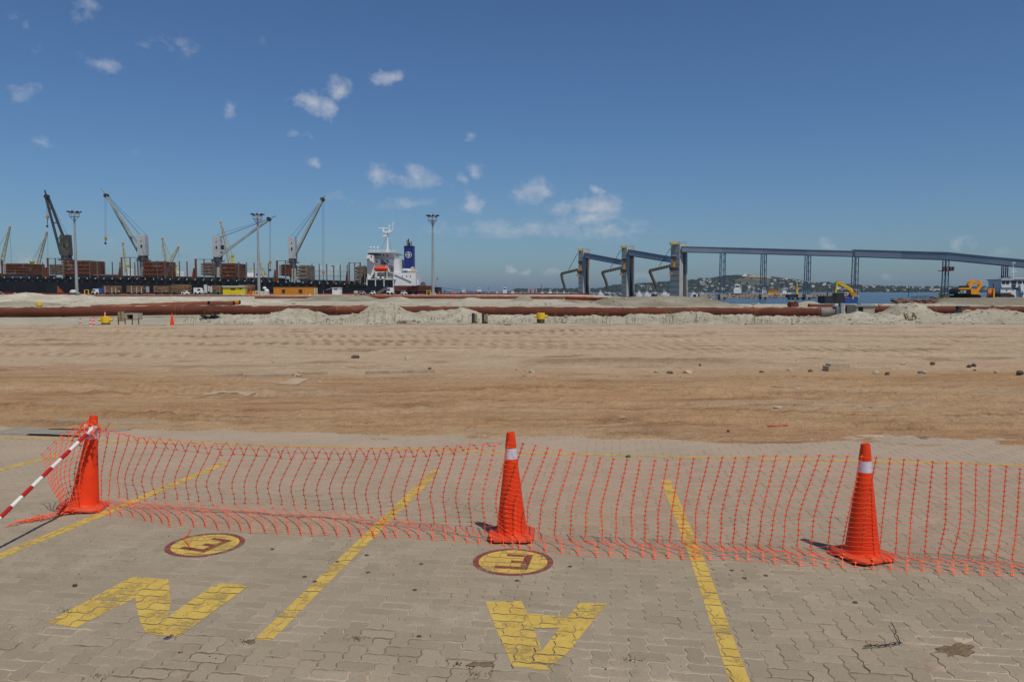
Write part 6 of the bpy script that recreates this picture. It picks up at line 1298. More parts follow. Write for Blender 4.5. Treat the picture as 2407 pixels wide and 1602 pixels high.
def gallery(lab, pts, th_top, roofm=True):
    """pts: (u, v_top, v_bottom, Y)"""
    c0 = P(pts[0][0], pts[0][1], pts[0][3]); t_ = thing('conveyor_gallery', lab, 'conveyor gallery', tuple(c0), 0, 'enclosed conveyor galleries', True)
    for i in range(len(pts)-1):
        (u0,a0,b0,Y0),(u1,a1,b1,Y1) = pts[i], pts[i+1]; m = MB(); W_ = 3.6
        q = [P(u0,a0,Y0),P(u0,b0,Y0),P(u1,b1,Y1),P(u1,a1,Y1)]; bk = Vector((0,W_,0))
        m.v = [tuple(p) for p in q]+[tuple(p+bk) for p in q]; m.f = [(0,1,2,3),(7,6,5,4),(0,4,5,1),(1,5,6,2),(2,6,7,3),(3,7,4,0)]; w_ = m.build('gallery_wall', M['gallery'], t_)
        m = MB(); ov = Vector((0,-.25,.0)); r0 = P(u0,a0,Y0)+ov; r1 = P(u1,a1,Y1)+ov; z_ = Vector((0,0,.28)); bk2 = Vector((0,W_+.5,0))
        m.v = [tuple(p) for p in (r0+z_*.1,r1+z_*.1,r1+z_,r0+z_,r0+z_*.1+bk2,r1+z_*.1+bk2,r1+z_+bk2,r0+z_+bk2)]; m.f = [(0,1,2,3),(7,6,5,4),(0,4,5,1),(1,5,6,2),(2,6,7,3),(3,7,4,0)]; m.build('gallery_roof', M['galtop'], w_)
        m = MB(); r0 = P(u0,b0,Y0)+ov*.5; r1 = P(u1,b1,Y1)+ov*.5; m.beam(r0, r1, .3, .45); m.build('lower_chord', M['lattice'], w_)
        n_ = max(3, int((q[2]-q[1]).length/3.2)); m = MB()
        for j in range(1, n_): f = j/n_; m.beam(q[0].lerp(q[3],f)+Vector((0,-.03,-.05)), q[1].lerp(q[2],f)+Vector((0,-.03,.2)), .10, .06)
        m.build('cladding_rib', M['gallery'], w_)
    return t_
gallery('short sloping gallery between the left and middle towers', [(T4(530,0)[0],T4(0,305)[1],T4(0,370)[1],496),(T4(1016,0)[0],T4(0,398)[1],T4(0,460)[1],476)], 0)
gallery('short sloping gallery between the middle and tallest towers', [(T4(1110,0)[0],T4(0,262)[1],T4(0,338)[1],472),(T4(1668,0)[0],T4(0,358)[1],T4(0,428)[1],452)], 0)
gallery('long grey gallery running right from the tallest tower', [(1603,579.5,592.5,449),(1697,582,594.5,442),(1795,584.5,597,432),(1897,587.5,600,420),(2009,590.3,603.2,410)], 0)
gallery('higher grey gallery bending down at the right edge', [(2009.5,587.2,603.4,409.5),(2120,590.5,607.3,398),(2228,593.6,611.0,385),(2330,604.0,620.8,374),(2480,617.5,635.5,360)], 0)
def support(u0, u1, vt, vb, Y, lab, extra=False, cap=True):
    p = P((u0+u1)/2, vb, Y); t_ = thing('gallery_support', lab, 'lattice support', (p.x, Y, WZ), 0, 'lattice supports of the gallery', True); zt = P(u0,vt,Y).z; zb = p.z; a = P(u0,vb,Y).x; b_ = P(u1,vb,Y).x; at_ = a+(b_-a)*.15; n_ = 10
    for (x0, x1) in ((a,at_),(b_,b_)):
        for y_ in (0,3.0): m = MB(); m.beam((x0,Y+y_,zb),(x1,Y+y_,zt),.34); m.build('column', M['lattice'], t_)
    m = MB()
    for i in range(n_):
        f0 = i/n_; f1 = (i+1)/n_; z0 = zb+(zt-zb)*f0; z1 = zb+(zt-zb)*f1; l0 = a+(at_-a)*f0; l1 = a+(at_-a)*f1
        for y_ in (0,3.0): m.beam((l0,Y+y_,z0),(b_,Y+y_,z1) if i % 2 else (b_,Y+y_,z0),.13); m.beam((l1,Y+y_,z1),(b_,Y+y_,z0),.13) if i % 2 == 0 else None
    m.build('bracing', M['lattice'], t_)
    if cap:
        w_ = (b_-a)*1.25; m = MB(); m.box((a+b_)/2-w_/2,(a+b_)/2+w_/2,Y-1.2,Y+4.4,zb-1.5,zb-.01); m.build('pile_cap', M['conc2'], t_)
        for x_ in (a-.3,b_+.3): m = MB(); m.lathe([(.55,WZ-3),(.55,zb-1.51)], 12, (x_,Y+1.5,0)); m.build('pile', M['dkgrey'], t_)
    if extra:
        m = MB(); m.box(a-1.6,b_+1.6,Y-1.4,Y+4,zt-5.2,zt-4.9); m.build('landing', M['dkgrey'], t_)
        m = MB()
        for x_ in (a-1.5,a-.2,b_+.2,b_+1.5): m.box(x_-.35,x_+.35,Y-1.6,Y-.6,zt-4.9,zt-3.2)
        m.build('equipment', M['stanrust'], t_)
support(1693,1704,594.5,691.5,442,'lattice support nearest the tallest tower'); support(1790,1800,597,691.5,432,'second lattice support from the tallest tower'); support(1894,1904,600,691.5,420,'third lattice support from the tallest tower'); support(2006,2016,603.5,692,409,'fourth lattice support behind the yellow barge excavator'); support(2220.5,2228,611,692.5,385,'lattice support with landing left of the yellow excavator',True); support(2361,2366.5,622,694,372,'slim support behind the white workboat')
# ================================================================ breakwaters and far shore things
def rocks(name, u0, u1, Y0, Y1, h, n_, sz, mat, label, seed):
    r3 = random.Random(seed); m = MB()
    for k_ in range(n_):
        f = r3.random(); g = r3.random(); Y = Y0+(Y1-Y0)*g; x = (u0+(u1-u0)*f-1203.5)*Y/F; z = WZ+h*(1-abs(2*g-1))*r3.uniform(.3,1); s = sz*r3.uniform(.5,1.2); m.blob((x,Y,z), (s*1.2,s,s*.75), r3, .25, 6, 4)
    return tag(m.build(name, mat), label, kind='stuff')
rockm = pbr('breakwater_rock', (168,150,132), (112,98,88), .5, .9, c3=(150,118,98), s3=.3, t3=.55)
rocks('breakwater', 1655, 2000, 520, 534, 2.6, 620, 1.15, rockm, 'long low breakwater of piled rocks across the bay', 1)
rocks('breakwater', 1020, 1660, 700, 716, 3.2, 620, 1.5, pbr('far_rock', (150,144,138), (110,104,100), .4, .9), 'far grey breakwater behind the quay', 2)
rocks('jetty_rocks', 2098, 2205, 188, 202, 2.9, 200, .75, pbr('red_brown_rock', (150,112,90), (96,76,66), .8, .9, c3=(176,150,126), s3=.5, t3=.58), 'red-brown rocks at the tip of the right spit', 3)
# small boats and ships
def boat(lab, u0, u1, vd, vt, Y, hm, cm, mastv=None, cabf=(.3,.7), grp='boats moored in the far basin', two=False, extra=None):
    a = P(u0,vd,Y); b_ = P(u1,vd,Y); L_ = b_.x-a.x; zt = P(u0,vt,Y).z; B_ = L_*.22+.8
    t_ = thing('moored_boat', lab, 'boat', ((a.x+b_.x)/2, Y, WZ), 0, grp, True); x0 = a.x; zd = a.z
    m = MB(); prof_ = [(0,.15),(.12,.8),(.3,1),(.7,1),(.9,.8),(1,.05)]
    for (f, w_) in prof_:
        x = x0+L_*f; zz_ = zd+(.12*L_*.3 if f in (0,1) else 0); m.v += [(x,Y-B_/2*w_,zz_),(x,Y-B_/2*w_*.8,WZ-.8),(x,Y+B_/2*w_*.8,WZ-.8),(x,Y+B_/2*w_,zz_)]
    for i in range(5):
        for j in range(4): m.f.append((i*4+j,(i+1)*4+j,(i+1)*4+(j+1) % 4,i*4+(j+1) % 4))
    m.f += [(0,1,2,3),(20,23,22,21)]; m.build('hull', hm, t_)
    c0 = x0+L_*cabf[0]; c1_ = x0+L_*cabf[1]; m = MB(); m.box(c0,c1_,Y-B_*.35,Y+B_*.35,zd-.1,zd+(zt-zd)*.55); o = m.build('deckhouse', cm, t_)
    m = MB(); m.box(c0+(c1_-c0)*.15,c1_-(c1_-c0)*.2,Y-B_*.3,Y+B_*.3,zd+(zt-zd)*.551,zt); m.build('wheelhouse', cm, o)
    m = MB(); m.box(c0+(c1_-c0)*.2,c1_-(c1_-c0)*.25,Y-B_*.3-.06,Y-B_*.3-.01,zd+(zt-zd)*.68,zd+(zt-zd)*.85); m.build('windows', M['glass'], o)
    if mastv:
        zm = P(u0,mastv,Y).z; xm = (c0+c1_)/2; m = MB(); m.beam((xm,Y,zd),(xm,Y,zm),L_*.018+.12); m.beam((xm-L_*.1,Y,zt+(zm-zt)*.4),(xm+L_*.1,Y,zt+(zm-zt)*.4),L_*.012+.08); m.tube([(xm,Y,zm),(x0+L_*.03,Y,zd+.5)], .05, 4); m.build('mast', M['galv'], t_)
    if extra: extra(t_, x0, L_, zd, zt, Y)
    return t_
whb = M['white']; dk_ = pbr('dark_hull_paint', (44,48,58), None, 1, .6); orh = pbr('orange_red_hull', (168,74,50), None, 1, .6); blh = pbr('blue_hull_paint', (52,72,120), None, 1, .6)
boat('tug with dark hull and white wheelhouse near the second support', 1708,1763,689.5,668,560,dk_,whb,663,(.28,.6))
boat('white trawler behind the second support', 1778,1802,689.5,676,570,whb,whb,664,(.5,.95)); boat('grey trawler left of the white trawler', 1761,1780,689.5,679,575,M['galv'],M['ltgrey'],664,(.3,.7)); boat('rusty trawler right of the white trawler', 1800,1838,689.8,680,580,whb,M['mustard'],668,(.1,.75))
boat('small white boat with thin mast right of the rusty trawler', 1836,1860,688.5,679,640,whb,whb,667,(.1,.5))
boat('dark cargo ship far off right of the stern mast', 1081,1108,687,677,1500,blh,whb,None,(.2,.5),'far ships on the horizon'); boat('grey ship with tall bridge far off behind the mooring line', 1118,1137,686.5,676,1400,dk_,whb,673,(.2,.7),'far ships on the horizon'); boat('tiny dark ship just right of the stern mast', 1042,1049,687.5,681,1600,dk_,dk_,679,(.3,.7),'far ships on the horizon'); boat('tiny ship with spire mast right of the grey ship', 1144,1152,687.5,684,1400,whb,whb,674.5,(.3,.7),'far ships on the horizon')
for (u0,u1,vt,mv,hm,lab) in ((1163,1174,682,678,whb,'small white boat left of the big white cluster'),(1175,1199,675,668,whb,'largest white vessel of the middle cluster'),(1196,1215,682,673,whb,'white vessel right of the largest one'),(1268,1282,684,669,orh,'red hulled boat with tall mast by the old building'),(1284,1303,681,677,whb,'white boat left of the first tower chute'),(1306,1314,684,676,dk_,'small dark boat between two white boats'),(1320,1332,683,681,whb,'white boat under the first tower chute'),(1330,1344,687,684,whb,'small white launch left of the first tower'),(1404,1419,682,680,whb,'white boat between the left and middle towers'),(1424,1440,686,None,dk_,'dark barge left of the middle tower'),(1494,1510,683,678,whb,'white boat right of the middle tower'),(1512,1530,684,675,whb,'white trawler between the middle and tallest towers'),(1532,1548,686,680,orh,'orange hulled boat left of the tallest tower'),(1551,1574,684,680,whb,'white boat beside the tallest tower'),(1621,1640,686,681,whb,'white boat right of the tallest tower'),(1642,1658,687,682,M['galv'],'grey boat right of the tallest tower')):
    boat(lab, u0, u1, 690.2, vt, 640, hm, whb, mv)
# city bits on the far left shore
ob = thing('old_building', 'pale turreted old building on the far shore', 'building', tuple(P(1250,690,1900)), 0, None, True)
def fb(par, name, mat, u0, u1, v0, v1, Y, dep): a = P(u0,v1,Y); b_ = P(u1,v0,Y); m = MB(); m.box(a.x,b_.x,Y,Y+dep,a.z,b_.z); return m.build(name, mat, par)
pst = pbr('pale_facade', (186,172,168), (166,152,148), .05, .9)
fb(ob,'main_block',pst,1243,1262,678,690,1900,20)
for (u0,u1,v0) in ((1241,1245,676),(1249,1253,675.5),(1259,1262.5,675.5)): fb(ob,'turret',pst,u0,u1,v0,690,1895,18)
for u_ in np.arange(1245,1261,2.6): fb(ob,'window',M['glass'],u_,u_+1,680.5,682,1899.5,.4)
mt_ = [pbr('plain_wall_%d' % i, c_, None, .05, .9, objrand=.12) for i, c_ in enumerate(((214,206,194),(196,190,184),(170,120,96)))]
rfar = random.Random(12)
for i in range(26):
    u_ = rfar.uniform(1210,1660); w_ = rfar.uniform(4,12); h = rfar.uniform(1.5,4); Y = rfar.uniform(1500,2100); a = P(u_,688.2,Y); m = MB(); W2 = w_*Y/F; H2 = h*Y/F; m.box(-W2/2,W2/2,0,W2*.6,-3,H2); m.prism([(-W2/2-.4,H2),(W2/2+.4,H2),(0,H2*1.25)], -.4, W2*.6+.4); o = m.build('shore_building', mt_[i % 3]); o.location = (a.x,Y,a.z-1); tag(o, 'low harbour building among many on the far shore', 'building', 'harbour buildings on the far shore')
for (u_, vt, lab) in ((1272,668,'thin dark chimney on the far shore right of the old building'),(1148,674,'thin far mast right of the grey ship'),(1311,675,'thin dark mast left of the first tower')):
    m = MB(); m.beam(P(u_,690,1700), P(u_,vt,1700), .9); one('far_mast', m, M['dkgrey'], lab, 'mast', 'far masts')
# ================================================================ hill across the bay
HY = 4000.0
HP = [(700,687),(1000,686),(1180,685),(1215,682),(1300,682),(1400,681.5),(1428,678),(1436,675),(1445,673),(1470,672),(1485,674),(1495,670),(1520,668),(1530,672),(1545,667),(1575,665),(1620,662),(1650,658.5),(1680,656),(1700,652),(1712,650),(1725,652),(1745,650),(1760,649.5),(1790,655),(1805,657),(1830,661),(1880,665),(1920,669),(1960,673),(2010,675),(2100,677),(2200,677.5),(2407,680),(2800,682)]
hx = [P(u_,v_,HY).x for (u_, v_) in HP]; hz = [P(u_,v_,HY).z for (u_, v_) in HP]
def hillz(x, y):
    xs_ = x*HY/(HY+(y-HY)*.0); z = np.interp(x, hx, hz); f = np.where(y < HY, sst(HY-1050, HY, y)**.75, 1-.6*sst(HY, HY+1400, y)); n_ = fbm(x/160, y/160, 4)
    return WZ-1.5+(z-WZ+1.5)*f*(1+.05*n_)+.9*f
gx = np.linspace(-1300, 3600, 240); gy = np.concatenate([np.linspace(HY-1150, HY+60, 60), np.linspace(HY+120, HY+1400, 8)])
X_, Y_ = np.meshgrid(gx, gy); Zh = hillz(X_.ravel(), Y_.ravel()); nh = len(gx)
m = MB(); m.v = [tuple(map(float, p)) for p in np.stack([X_.ravel(), Y_.ravel(), Zh], 1)]; m.f = [(j*nh+i, j*nh+i+1, (j+1)*nh+i+1, (j+1)*nh+i) for j in range(len(gy)-1) for i in range(nh-1)]
hm_ = pbr('hill_scrub', (92,88,62), (66,76,52), .012, .95, c3=(150,128,92), s3=.004, t3=.56)
tag(m.build('hill', hm_, None, True), 'low green hill across the bay', kind='structure')
# bare straw-coloured slope below the fort
m = MB(); gx2 = np.linspace(P(1722,650,HY).x, P(1822,650,HY).x, 26); gy2 = np.linspace(HY-540, HY+20, 16); X2, Y2 = np.meshgrid(gx2, gy2); Z2 = hillz(X2.ravel(), Y2.ravel())+3.0
keep = lambda x, y: (y > HY-520+(abs(x-P(1785,650,HY).x)/150)**2*420)
m.v = [tuple(map(float, p)) for p in np.stack([X2.ravel(), Y2.ravel(), Z2], 1)]; m.f = [(j*26+i, j*26+i+1, (j+1)*26+i+1, (j+1)*26+i) for j in range(15) for i in range(25) if keep(X2[j,i], Y2[j,i])]
tag(m.build('bare_slope', pbr('dry_grass', (184,160,116), (164,138,98), .02, .95), None, True), 'bare dry grass slope near the hill top', kind='structure')
ft = thing('hilltop_fort', 'small white fort on top of the hill', 'fort', tuple(P(1752,650,HY)), 0, None, True)
fb(ft,'wall',M['white'],1743,1760,647.2,651,HY-5,40); fb(ft,'upper_wall',M['white'],1748,1755,645.4,647.3,HY,20); fb(ft,'light_tower',M['white'],1751,1752.4,641.5,645.5,HY+5,3)
# trees on the hill: one mass
rt = random.Random(17); m = MB(); tx = []
for k_ in range(5200):
    u_ = rt.uniform(1205,2440); Y = rt.uniform(HY-1000, HY+10) if rt.random() < .8 else HY+rt.uniform(-60,20)
    if 1735 < u_ < 1812 and Y > HY-640 and rt.random() < .96: continue
    if u_ < 1420 and rt.random() < .5: continue
    x = (u_-1203.5)*Y/F; tx.append((x, Y, rt.uniform(3.0,7.5)*(1.25 if rt.random() < .1 else 1)))
xa = np.array(tx); hz2 = hillz(xa[:,0], xa[:,1])
for (x, y, s), z in zip(tx, hz2): m.blob((x,y,z+s*.55), (s*rt.uniform(.9,1.5), s, s*rt.uniform(.6,.95)), rt, .3, 5, 4)
tm = pbr('hill_foliage', (54,68,46), (34,48,36), .03, .95, c3=(92,92,58), s3=.012, t3=.6)
tag(m.build('hillside_trees', tm), 'dark green trees covering the hill across the bay', kind='stuff')
hmesh = []
for i, c_ in enumerate(((226,222,212),(206,200,190),(196,160,138))):
    m = MB(); m.box(-.5,.5,-.4,.4,-.5,.62); m.prism([(-.54,.621),(.54,.621),(0,.9)], -.44, .44) if i else m.box(-.54,.54,-.44,.44,.621,.7); o = m.build('house', pbr('house_wall_%d' % i, c_, None, .8, .9, objrand=.15)); hmesh.append(o.data); bpy.data.objects.remove(o)
cnt = 0; hs = []
while cnt < 230:
    u_ = rt.uniform(1490,2420); Y = rt.uniform(HY-980, HY-120)
    if u_ < 1640 and rt.random() < .6: continue
    if 1690 < u_ < 1815 and Y > HY-600: continue
    if u_ > 2030 and Y > HY-250 and rt.random() < .6: continue
    hs.append(((u_-1203.5)*Y/F, Y, rt.uniform(7,15)*(1.5 if rt.random() < .12 else 1), rt.uniform(5,9), rt.choice((0,0,0,1,1,2)))); cnt += 1
ha = np.array([(a[0], a[1]) for a in hs]); hzz = hillz(ha[:,0], ha[:,1])
LH = ('flat-roofed white house on the far hillside among trees','pale gabled house on the far hillside among trees','tan gabled house on the far hillside among trees')
for (x, y, w_, h, kk_), z in zip(hs, hzz):
    o = bpy.data.objects.new('hillside_house', hmesh[kk_]); col.objects.link(o); o.location = (x, y-6, z+h*.62); o.scale = (w_, w_*.7, h); o.rotation_euler = (0,0,rt.uniform(-.5,.5)); tag(o, LH[kk_], 'house', 'houses on the far hillside')
# ================================================================ barge excavator in the bay
bx = thing('barge_excavator', 'yellow long-arm excavator on a blue barge in the bay', 'dredger', tuple(P(1985,702,300)), 0, None, True); XY = 300.0
def xb(name, mat, u0, u1, v0, v1, y0=0, y1=4, par=None): a = P(u0,v1,XY); b_ = P(u1,v0,XY); m = MB(); m.box(a.x,b_.x,XY+y0,XY+y1,a.z,b_.z); return m.build(name, mat, par or bx)
xb('barge', M['blue'], 1985, 2016, 697, 716, 0, 9); xb('dark_pontoon', M['dkgrey'], 1941, 1986, 695.5, 716, 1, 8); xb('spud_post', M['dkgrey'], 1949, 1951, 687, 708, 2, 2.6); xb('turntable', M['dkgrey'], 1998, 2010, 693, 697, 1, 4); xb('cab', M['white'], 1988, 1997, 687, 694, 1, 3); xb('cab_window', M['glass'], 1989, 1995, 689, 691.5, .9, 1)
xb('counterweight', M['mustard'], 2001, 2016, 687.5, 694.5, .5, 4); xb('engine_deck', M['mustard'], 1998, 2006, 685, 689, .8, 3.6); xb('ladder', M['ybright'], 2003, 2006, 694, 703, -.2, .0)
m = MB(); m.beam(P(2003,688,XY+2), P(2000,679,XY+2), .8, 1.0); m.beam(P(2001,681,XY+2), P(1968,661.5,XY+2), .7, 1.2); m.build('boom', M['ybright'], bx)
m = MB(); m.beam(P(1967.5,661,XY+2), P(1963.5,690,XY+2), .6, .8); m.build('stick', M['ybright'], bx); m = MB(); m.beam(P(1963.5,690,XY+2), P(1965,702,XY+2), .7, .9); m.build('bucket_link', M['ybright'], bx)
xb('deck_gear', M['orange'], 1987, 1994, 697.2, 700, -.1, -.02)
# moored pontoon between the supports
pn = thing('pontoon', 'dark piled pontoon with pale middle in front of the breakwater', 'pontoon', tuple(P(1880,700,440)), 0, None, True)
def ob_(name, mat, u0, u1, v0, v1, Y=440.0, y0=0, y1=6): a = P(u0,v1,Y); b_ = P(u1,v0,Y); m = MB(); m.box(a.x,b_.x,Y+y0,Y+y1,a.z,b_.z); m.build(name, mat, pn)
ob_('deck', M['dkgrey'], 1855, 1876, 691.5, 699.5); ob_('pale_block', M['conc2'], 1875, 1888, 691, 698.5, y0=-1, y1=5); ob_('deck', M['dkgrey'], 1888, 1896, 692, 700)
for u_ in (1859,1868,1880,1892): m = MB(); q_ = P(u_,700,440); m.lathe([(.8,WZ-3),(.8,q_.z)], 10, (q_.x,443,0)); m.build('pile', M['black'], pn)
m = MB(); q0 = P(1873.5,692,445); m.beam(q0, P(1873.5,664,445), .5); m.beam(P(1872.5,680,445),P(1874,692,445),1.0); m.build('yellow_mast', M['ybright'], pn)
for (u0,u1,lab) in ((1644,1662,'pale concrete pier block right of the tallest tower'),(1545,1552,'small white pier block left of the tallest tower'),(1431,1438,'small white pier block left of the middle tower')):
    a = P(u0,698,440); b_ = P(u1,691.5,440); m = MB(); m.box(a.x,b_.x,440,444,WZ-1,b_.z); one('pier_block', m, M['conc2'], lab, 'pier block', 'pier blocks')
for (u0,u1,lab) in ((1324,1331,'blue tank at the foot of the first tower'),(1423,1430,'blue tank left of the middle tower'),(1535,1542,'blue tank left of the tallest tower'),(1630,1638,'blue tank right of the tallest tower')):
    a = P(u0,696,445); b_ = P(u1,691.5,445); m = MB(); m.lathe([((b_.x-a.x)/2,WZ),((b_.x-a.x)/2,b_.z-.2),((b_.x-a.x)*.3,b_.z)], 14, ((a.x+b_.x)/2,446,0)); one('blue_tank', m, blh, lab, 'tank', 'blue tanks at the tower feet', smooth=40)
# ================================================================ excavator on the spit
EY = 180.0
ex = thing('excavator', 'yellow tracked excavator with black counterweight on the grey sand', 'excavator', tuple(P(2280,702,EY)), 0, None, True)
def eb(name, mat, u0, u1, v0, v1, y0=0, y1=3, par=None): a = P(u0,v1,EY); b_ = P(u1,v0,EY); m = MB(); m.box(a.x,b_.x,EY+y0,EY+y1,a.z,b_.z); return m.build(name, mat, par or ex)
def epoly(name, mat, pts, y0, y1, par=None): m = MB(); m.prism([(P(u_,v_,EY).x, P(u_,v_,EY).z) for (u_, v_) in pts], EY+y0, EY+y1); return m.build(name, mat, par or ex)
def E5(x, y): return (2200+x/9.8, 600+y/9.8)
for y0 in (-.1, 2.4): epoly('track', M['black'], [E5(470,925),(2248,700.5),E5(500,1000),E5(1010,985),E5(1050,950),E5(1000,905)], y0, y0+.7)
epoly('turntable', M['dkgrey'], [E5(560,895),E5(950,895),E5(930,925),E5(580,925)], .2, 2.8)
cwm = pbr('counterweight_black', (40,42,42), (32,34,34), 1, .5)
cw = epoly('counterweight', cwm, [E5(470,800),E5(500,780),E5(775,790),E5(785,895),E5(480,900),E5(462,880)], -.5, 2.9)
eb('engine_cover', M['jcb'], E5(525,0)[0], E5(780,0)[0], E5(0,745)[1], E5(0,785)[1], 0, 2.7)
epoly('body', M['jcb'], [E5(785,770),E5(830,780),E5(930,790),E5(990,860),E5(1000,900),E5(790,895)], -.3, 2.7)
cb_ = epoly('cab', M['dkgrey'], [E5(600,745),E5(615,700),E5(775,695),E5(780,745)], .1, 1.6); epoly('cab_window', M['glass'], [E5(625,738),E5(632,708),E5(740,705),E5(745,738)], .04, .09, cb_)
epoly('boom', M['jcb'], [E5(775,760),E5(800,660),E5(840,600),E5(905,555),E5(950,570),E5(960,610),E5(905,640),E5(860,770),E5(840,800)], .9, 1.7)
epoly('stick', M['jcb'], [E5(1060,600),E5(1120,595),E5(1125,650),E5(1085,760),E5(1010,880),E5(945,880),E5(960,840),E5(1060,690)], .95, 1.65)
epoly('linkage', M['jcb'], [E5(940,565),E5(1080,615),E5(1100,660),E5(1050,665),E5(950,640),E5(920,600)], 1.0, 1.6)
m = MB(); m.tube([P(*E5(930,570),EY+1.3), P(*E5(1090,610),EY+1.3)], .09, 8); m.tube([P(*E5(985,760),EY+1.3), P(*E5(1000,660),EY+1.3)], .10, 8); m.build('hydraulic_ram', M['galv'], ex)
epoly('bucket', M['dkgrey'], [E5(960,870),E5(1020,860),E5(1030,910),E5(990,930),E5(950,905)], .7, 1.9)
# raised lettering on the counterweight
def stroke(m, pts, w_, y):
    for i in range(len(pts)-1): m.beam(P(*E5(*pts[i]),EY+y), P(*E5(*pts[i+1]),EY+y), .04, w_)
m = MB(); wl_ = .17
stroke(m, [(560,815),(560,850),(545,860),(520,858),(518,845)], wl_, -.54); stroke(m, [(622,822),(612,813),(585,813),(575,825),(575,848),(585,858),(612,858),(622,850)], wl_, -.54); stroke(m, [(640,813),(640,858),(680,858),(692,850),(692,840),(680,836),(640,836)], wl_, -.54); stroke(m, [(680,836),(690,830),(690,820),(680,813),(640,813)], wl_, -.54)
m.build('lettering', M['whitegrey'], cw)
# worker in hi-vis
pk = P(2325,702,178); pe = thing('person', 'worker in red-orange vest and dark trousers right of the excavator', 'person', (pk.x,178,pk.z-.02))
m = MB(); prs = [((-.16,0,0),.075),((-.15,0,.45),.085),((-.1,0,.88),.11)]
for s in (-1,1): m.tube([(s*.20,0,.03),(s*.14,.02,.45),(s*.09,0,.9)], [.07,.085,.12], 10)
m.build('trousers', M['cloth'], pe, smooth=True)
m = MB(); m.lathe([(.15,.86),(.19,1.0),(.21,1.25),(.22,1.4),(.12,1.5),(.06,1.53)], 12); 
for s in (-1,1): m.tube([(s*.2,0,1.4),(s*.28,-.03,1.15),(s*.24,-.1,.92)], [.075,.06,.05], 8)
m.build('vest', M['hivis'], pe, smooth=True); m = MB(); m.blob((0,0,1.65), (.095,.11,.135), random.Random(1), 0, 12, 10); m.tube([(0,0,1.5),(0,0,1.6)], .055, 8); m.build('head', M['skin'], pe, smooth=True); m = MB(); m.lathe([(.14,1.69),(.115,1.70),(.105,1.77),(.05,1.81)], 12); m.build('helmet', M['white'], pe, smooth=40)
yr = thing('yellow_rig', 'yellow steel rig with tall post beside the worker', 'rig', tuple(P(2333,702,182)), 0, None, True)
def rb(name, mat, u0, u1, v0, v1, y0=0, y1=.8): a = P(u0,v1,182); b_ = P(u1,v0,182); m = MB(); m.box(a.x,b_.x,182+y0,182+y1,a.z,b_.z); m.build(name, mat, yr)
rb('post', M['jcb'], 2334.5, 2339, 677.5, 702); rb('upright', M['jcb'], 2324, 2327, 680, 702, .3, .7); rb('head_beam', M['jcb'], 2324, 2338, 678, 681, .25, .75); rb('cabinet', M['dkgrey'], 2327.2, 2334, 690, 702, .2, 1.4); rb('panel', M['jcb'], 2327.5, 2333, 682, 688, .3, .6)
m = MB()
for (uu, vv_, r_) in ((2345,682,.55),(2345,690,.55)):
    q_ = P(uu, vv_, 183); m.tube([q_+Vector((r_*math.cos(i*.449),0,r_*math.sin(i*.449))) for i in range(15)], .05, 6, False)
one('hose_coil', m, M['black'], 'black hose coils hung beside the yellow rig', 'hose', smooth=True)
q_ = P(2335.5,690,192); m = MB(); m.tube([P(2335.5,702,192), P(2335.5,666.5,192)], .13, 8); one('dark_red_post', m, M['maroon'], 'dark red post rising behind the yellow rig', 'post')
# ---------------------------------------------------------------- white workboat at the right edge
WY = 215.0
wb = thing('workboat', 'white workboat with wide wheelhouse windows at the right edge', 'boat', tuple(P(2400,712,WY)), 0, None, True)
def wpoly(name, mat, pts, y0, y1, par=None): m = MB(); m.prism([(P(u_,v_,WY).x, P(u_,v_,WY).z) for (u_, v_) in pts], WY+y0, WY+y1); return m.build(name, mat, par or wb)
wpoly('hull', dk_, [(2350,699),(2352,716),(2560,716),(2570,699)], -1, 7); wpoly('deck_gear', M['dkgrey'], [(2349,692),(2356,688),(2368,688),(2382,694),(2382,699.5),(2349,699.5)], -.6, 4)
wpoly('lower_house', M['white'], [(2354,676),(2380,676),(2398,684),(2402,699),(2356,699)], .5, 6.5); wpoly('house_block', M['white'], [(2396,669),(2520,669),(2530,699),(2402.5,699),(2398.5,684)], -.4, 6.5)
wh2 = wpoly('wheelhouse', M['white'], [(2353,657),(2520,653),(2520,668.8),(2395,668.8),(2395,675.5),(2356,675.5)], .2, 6); wpoly('roof', M['whitegrey'], [(2351.5,656),(2380,655.5),(2382,652),(2522,650),(2522,653),(2382,656),(2380,658),(2353,658)], -.2, 6.4)
for (u0,u1,v0,v1) in ((2356.5,2364,660,667.5),(2365.5,2373.5,660,667.5),(2378,2391,659,667),(2378.5,2389,669,674),(2393,2403.5,659.5,667),(2405,2418,659.5,667)): wpoly('window', M['glass'], [(u0,v0),(u1,v0),(u1-.8,v1),(u0+.8,v1)], .1 if u0 > 2375 and u0 < 2392 else .12, .19, wh2)
wpoly('anchor_badge', M['blue'], [(2401,684),(2402.4,684),(2402.4,690),(2404,688.5),(2404,691),(2401.7,693),(2399.6,691),(2399.6,688.5),(2401,690)], -.5, -.41)
wpoly('porthole', M['glass'], [(2368,681),(2370,681),(2370,684),(2368,684)], .42, .49); wpoly('porthole', M['glass'], [(2383.3,679),(2385.3,679),(2385.3,682),(2383.3,682)], .42, .49); wpoly('orange_gear', M['jcb'], [(2368,688),(2378,686),(2379,692),(2369,691)], .2, .45)
m = MB(); m.tube([P(2381.5,653,WY+3), P(2381.5,617,WY+3)], [.14,.06], 8); m.beam(P(2376,633,WY+3), P(2388,633,WY+3), .12); m.beam(P(2377,638,WY+3), P(2390,638.5,WY+3), .15); m.beam(P(2378,617.5,WY+3), P(2386,617.5,WY+3), .5, .2); m.build('mast', M['white'], wb)
m = MB()
for u_ in np.arange(2356, 2410, 5): m.beam(P(u_,656,WY+.5), P(u_,650,WY+.5), .08)
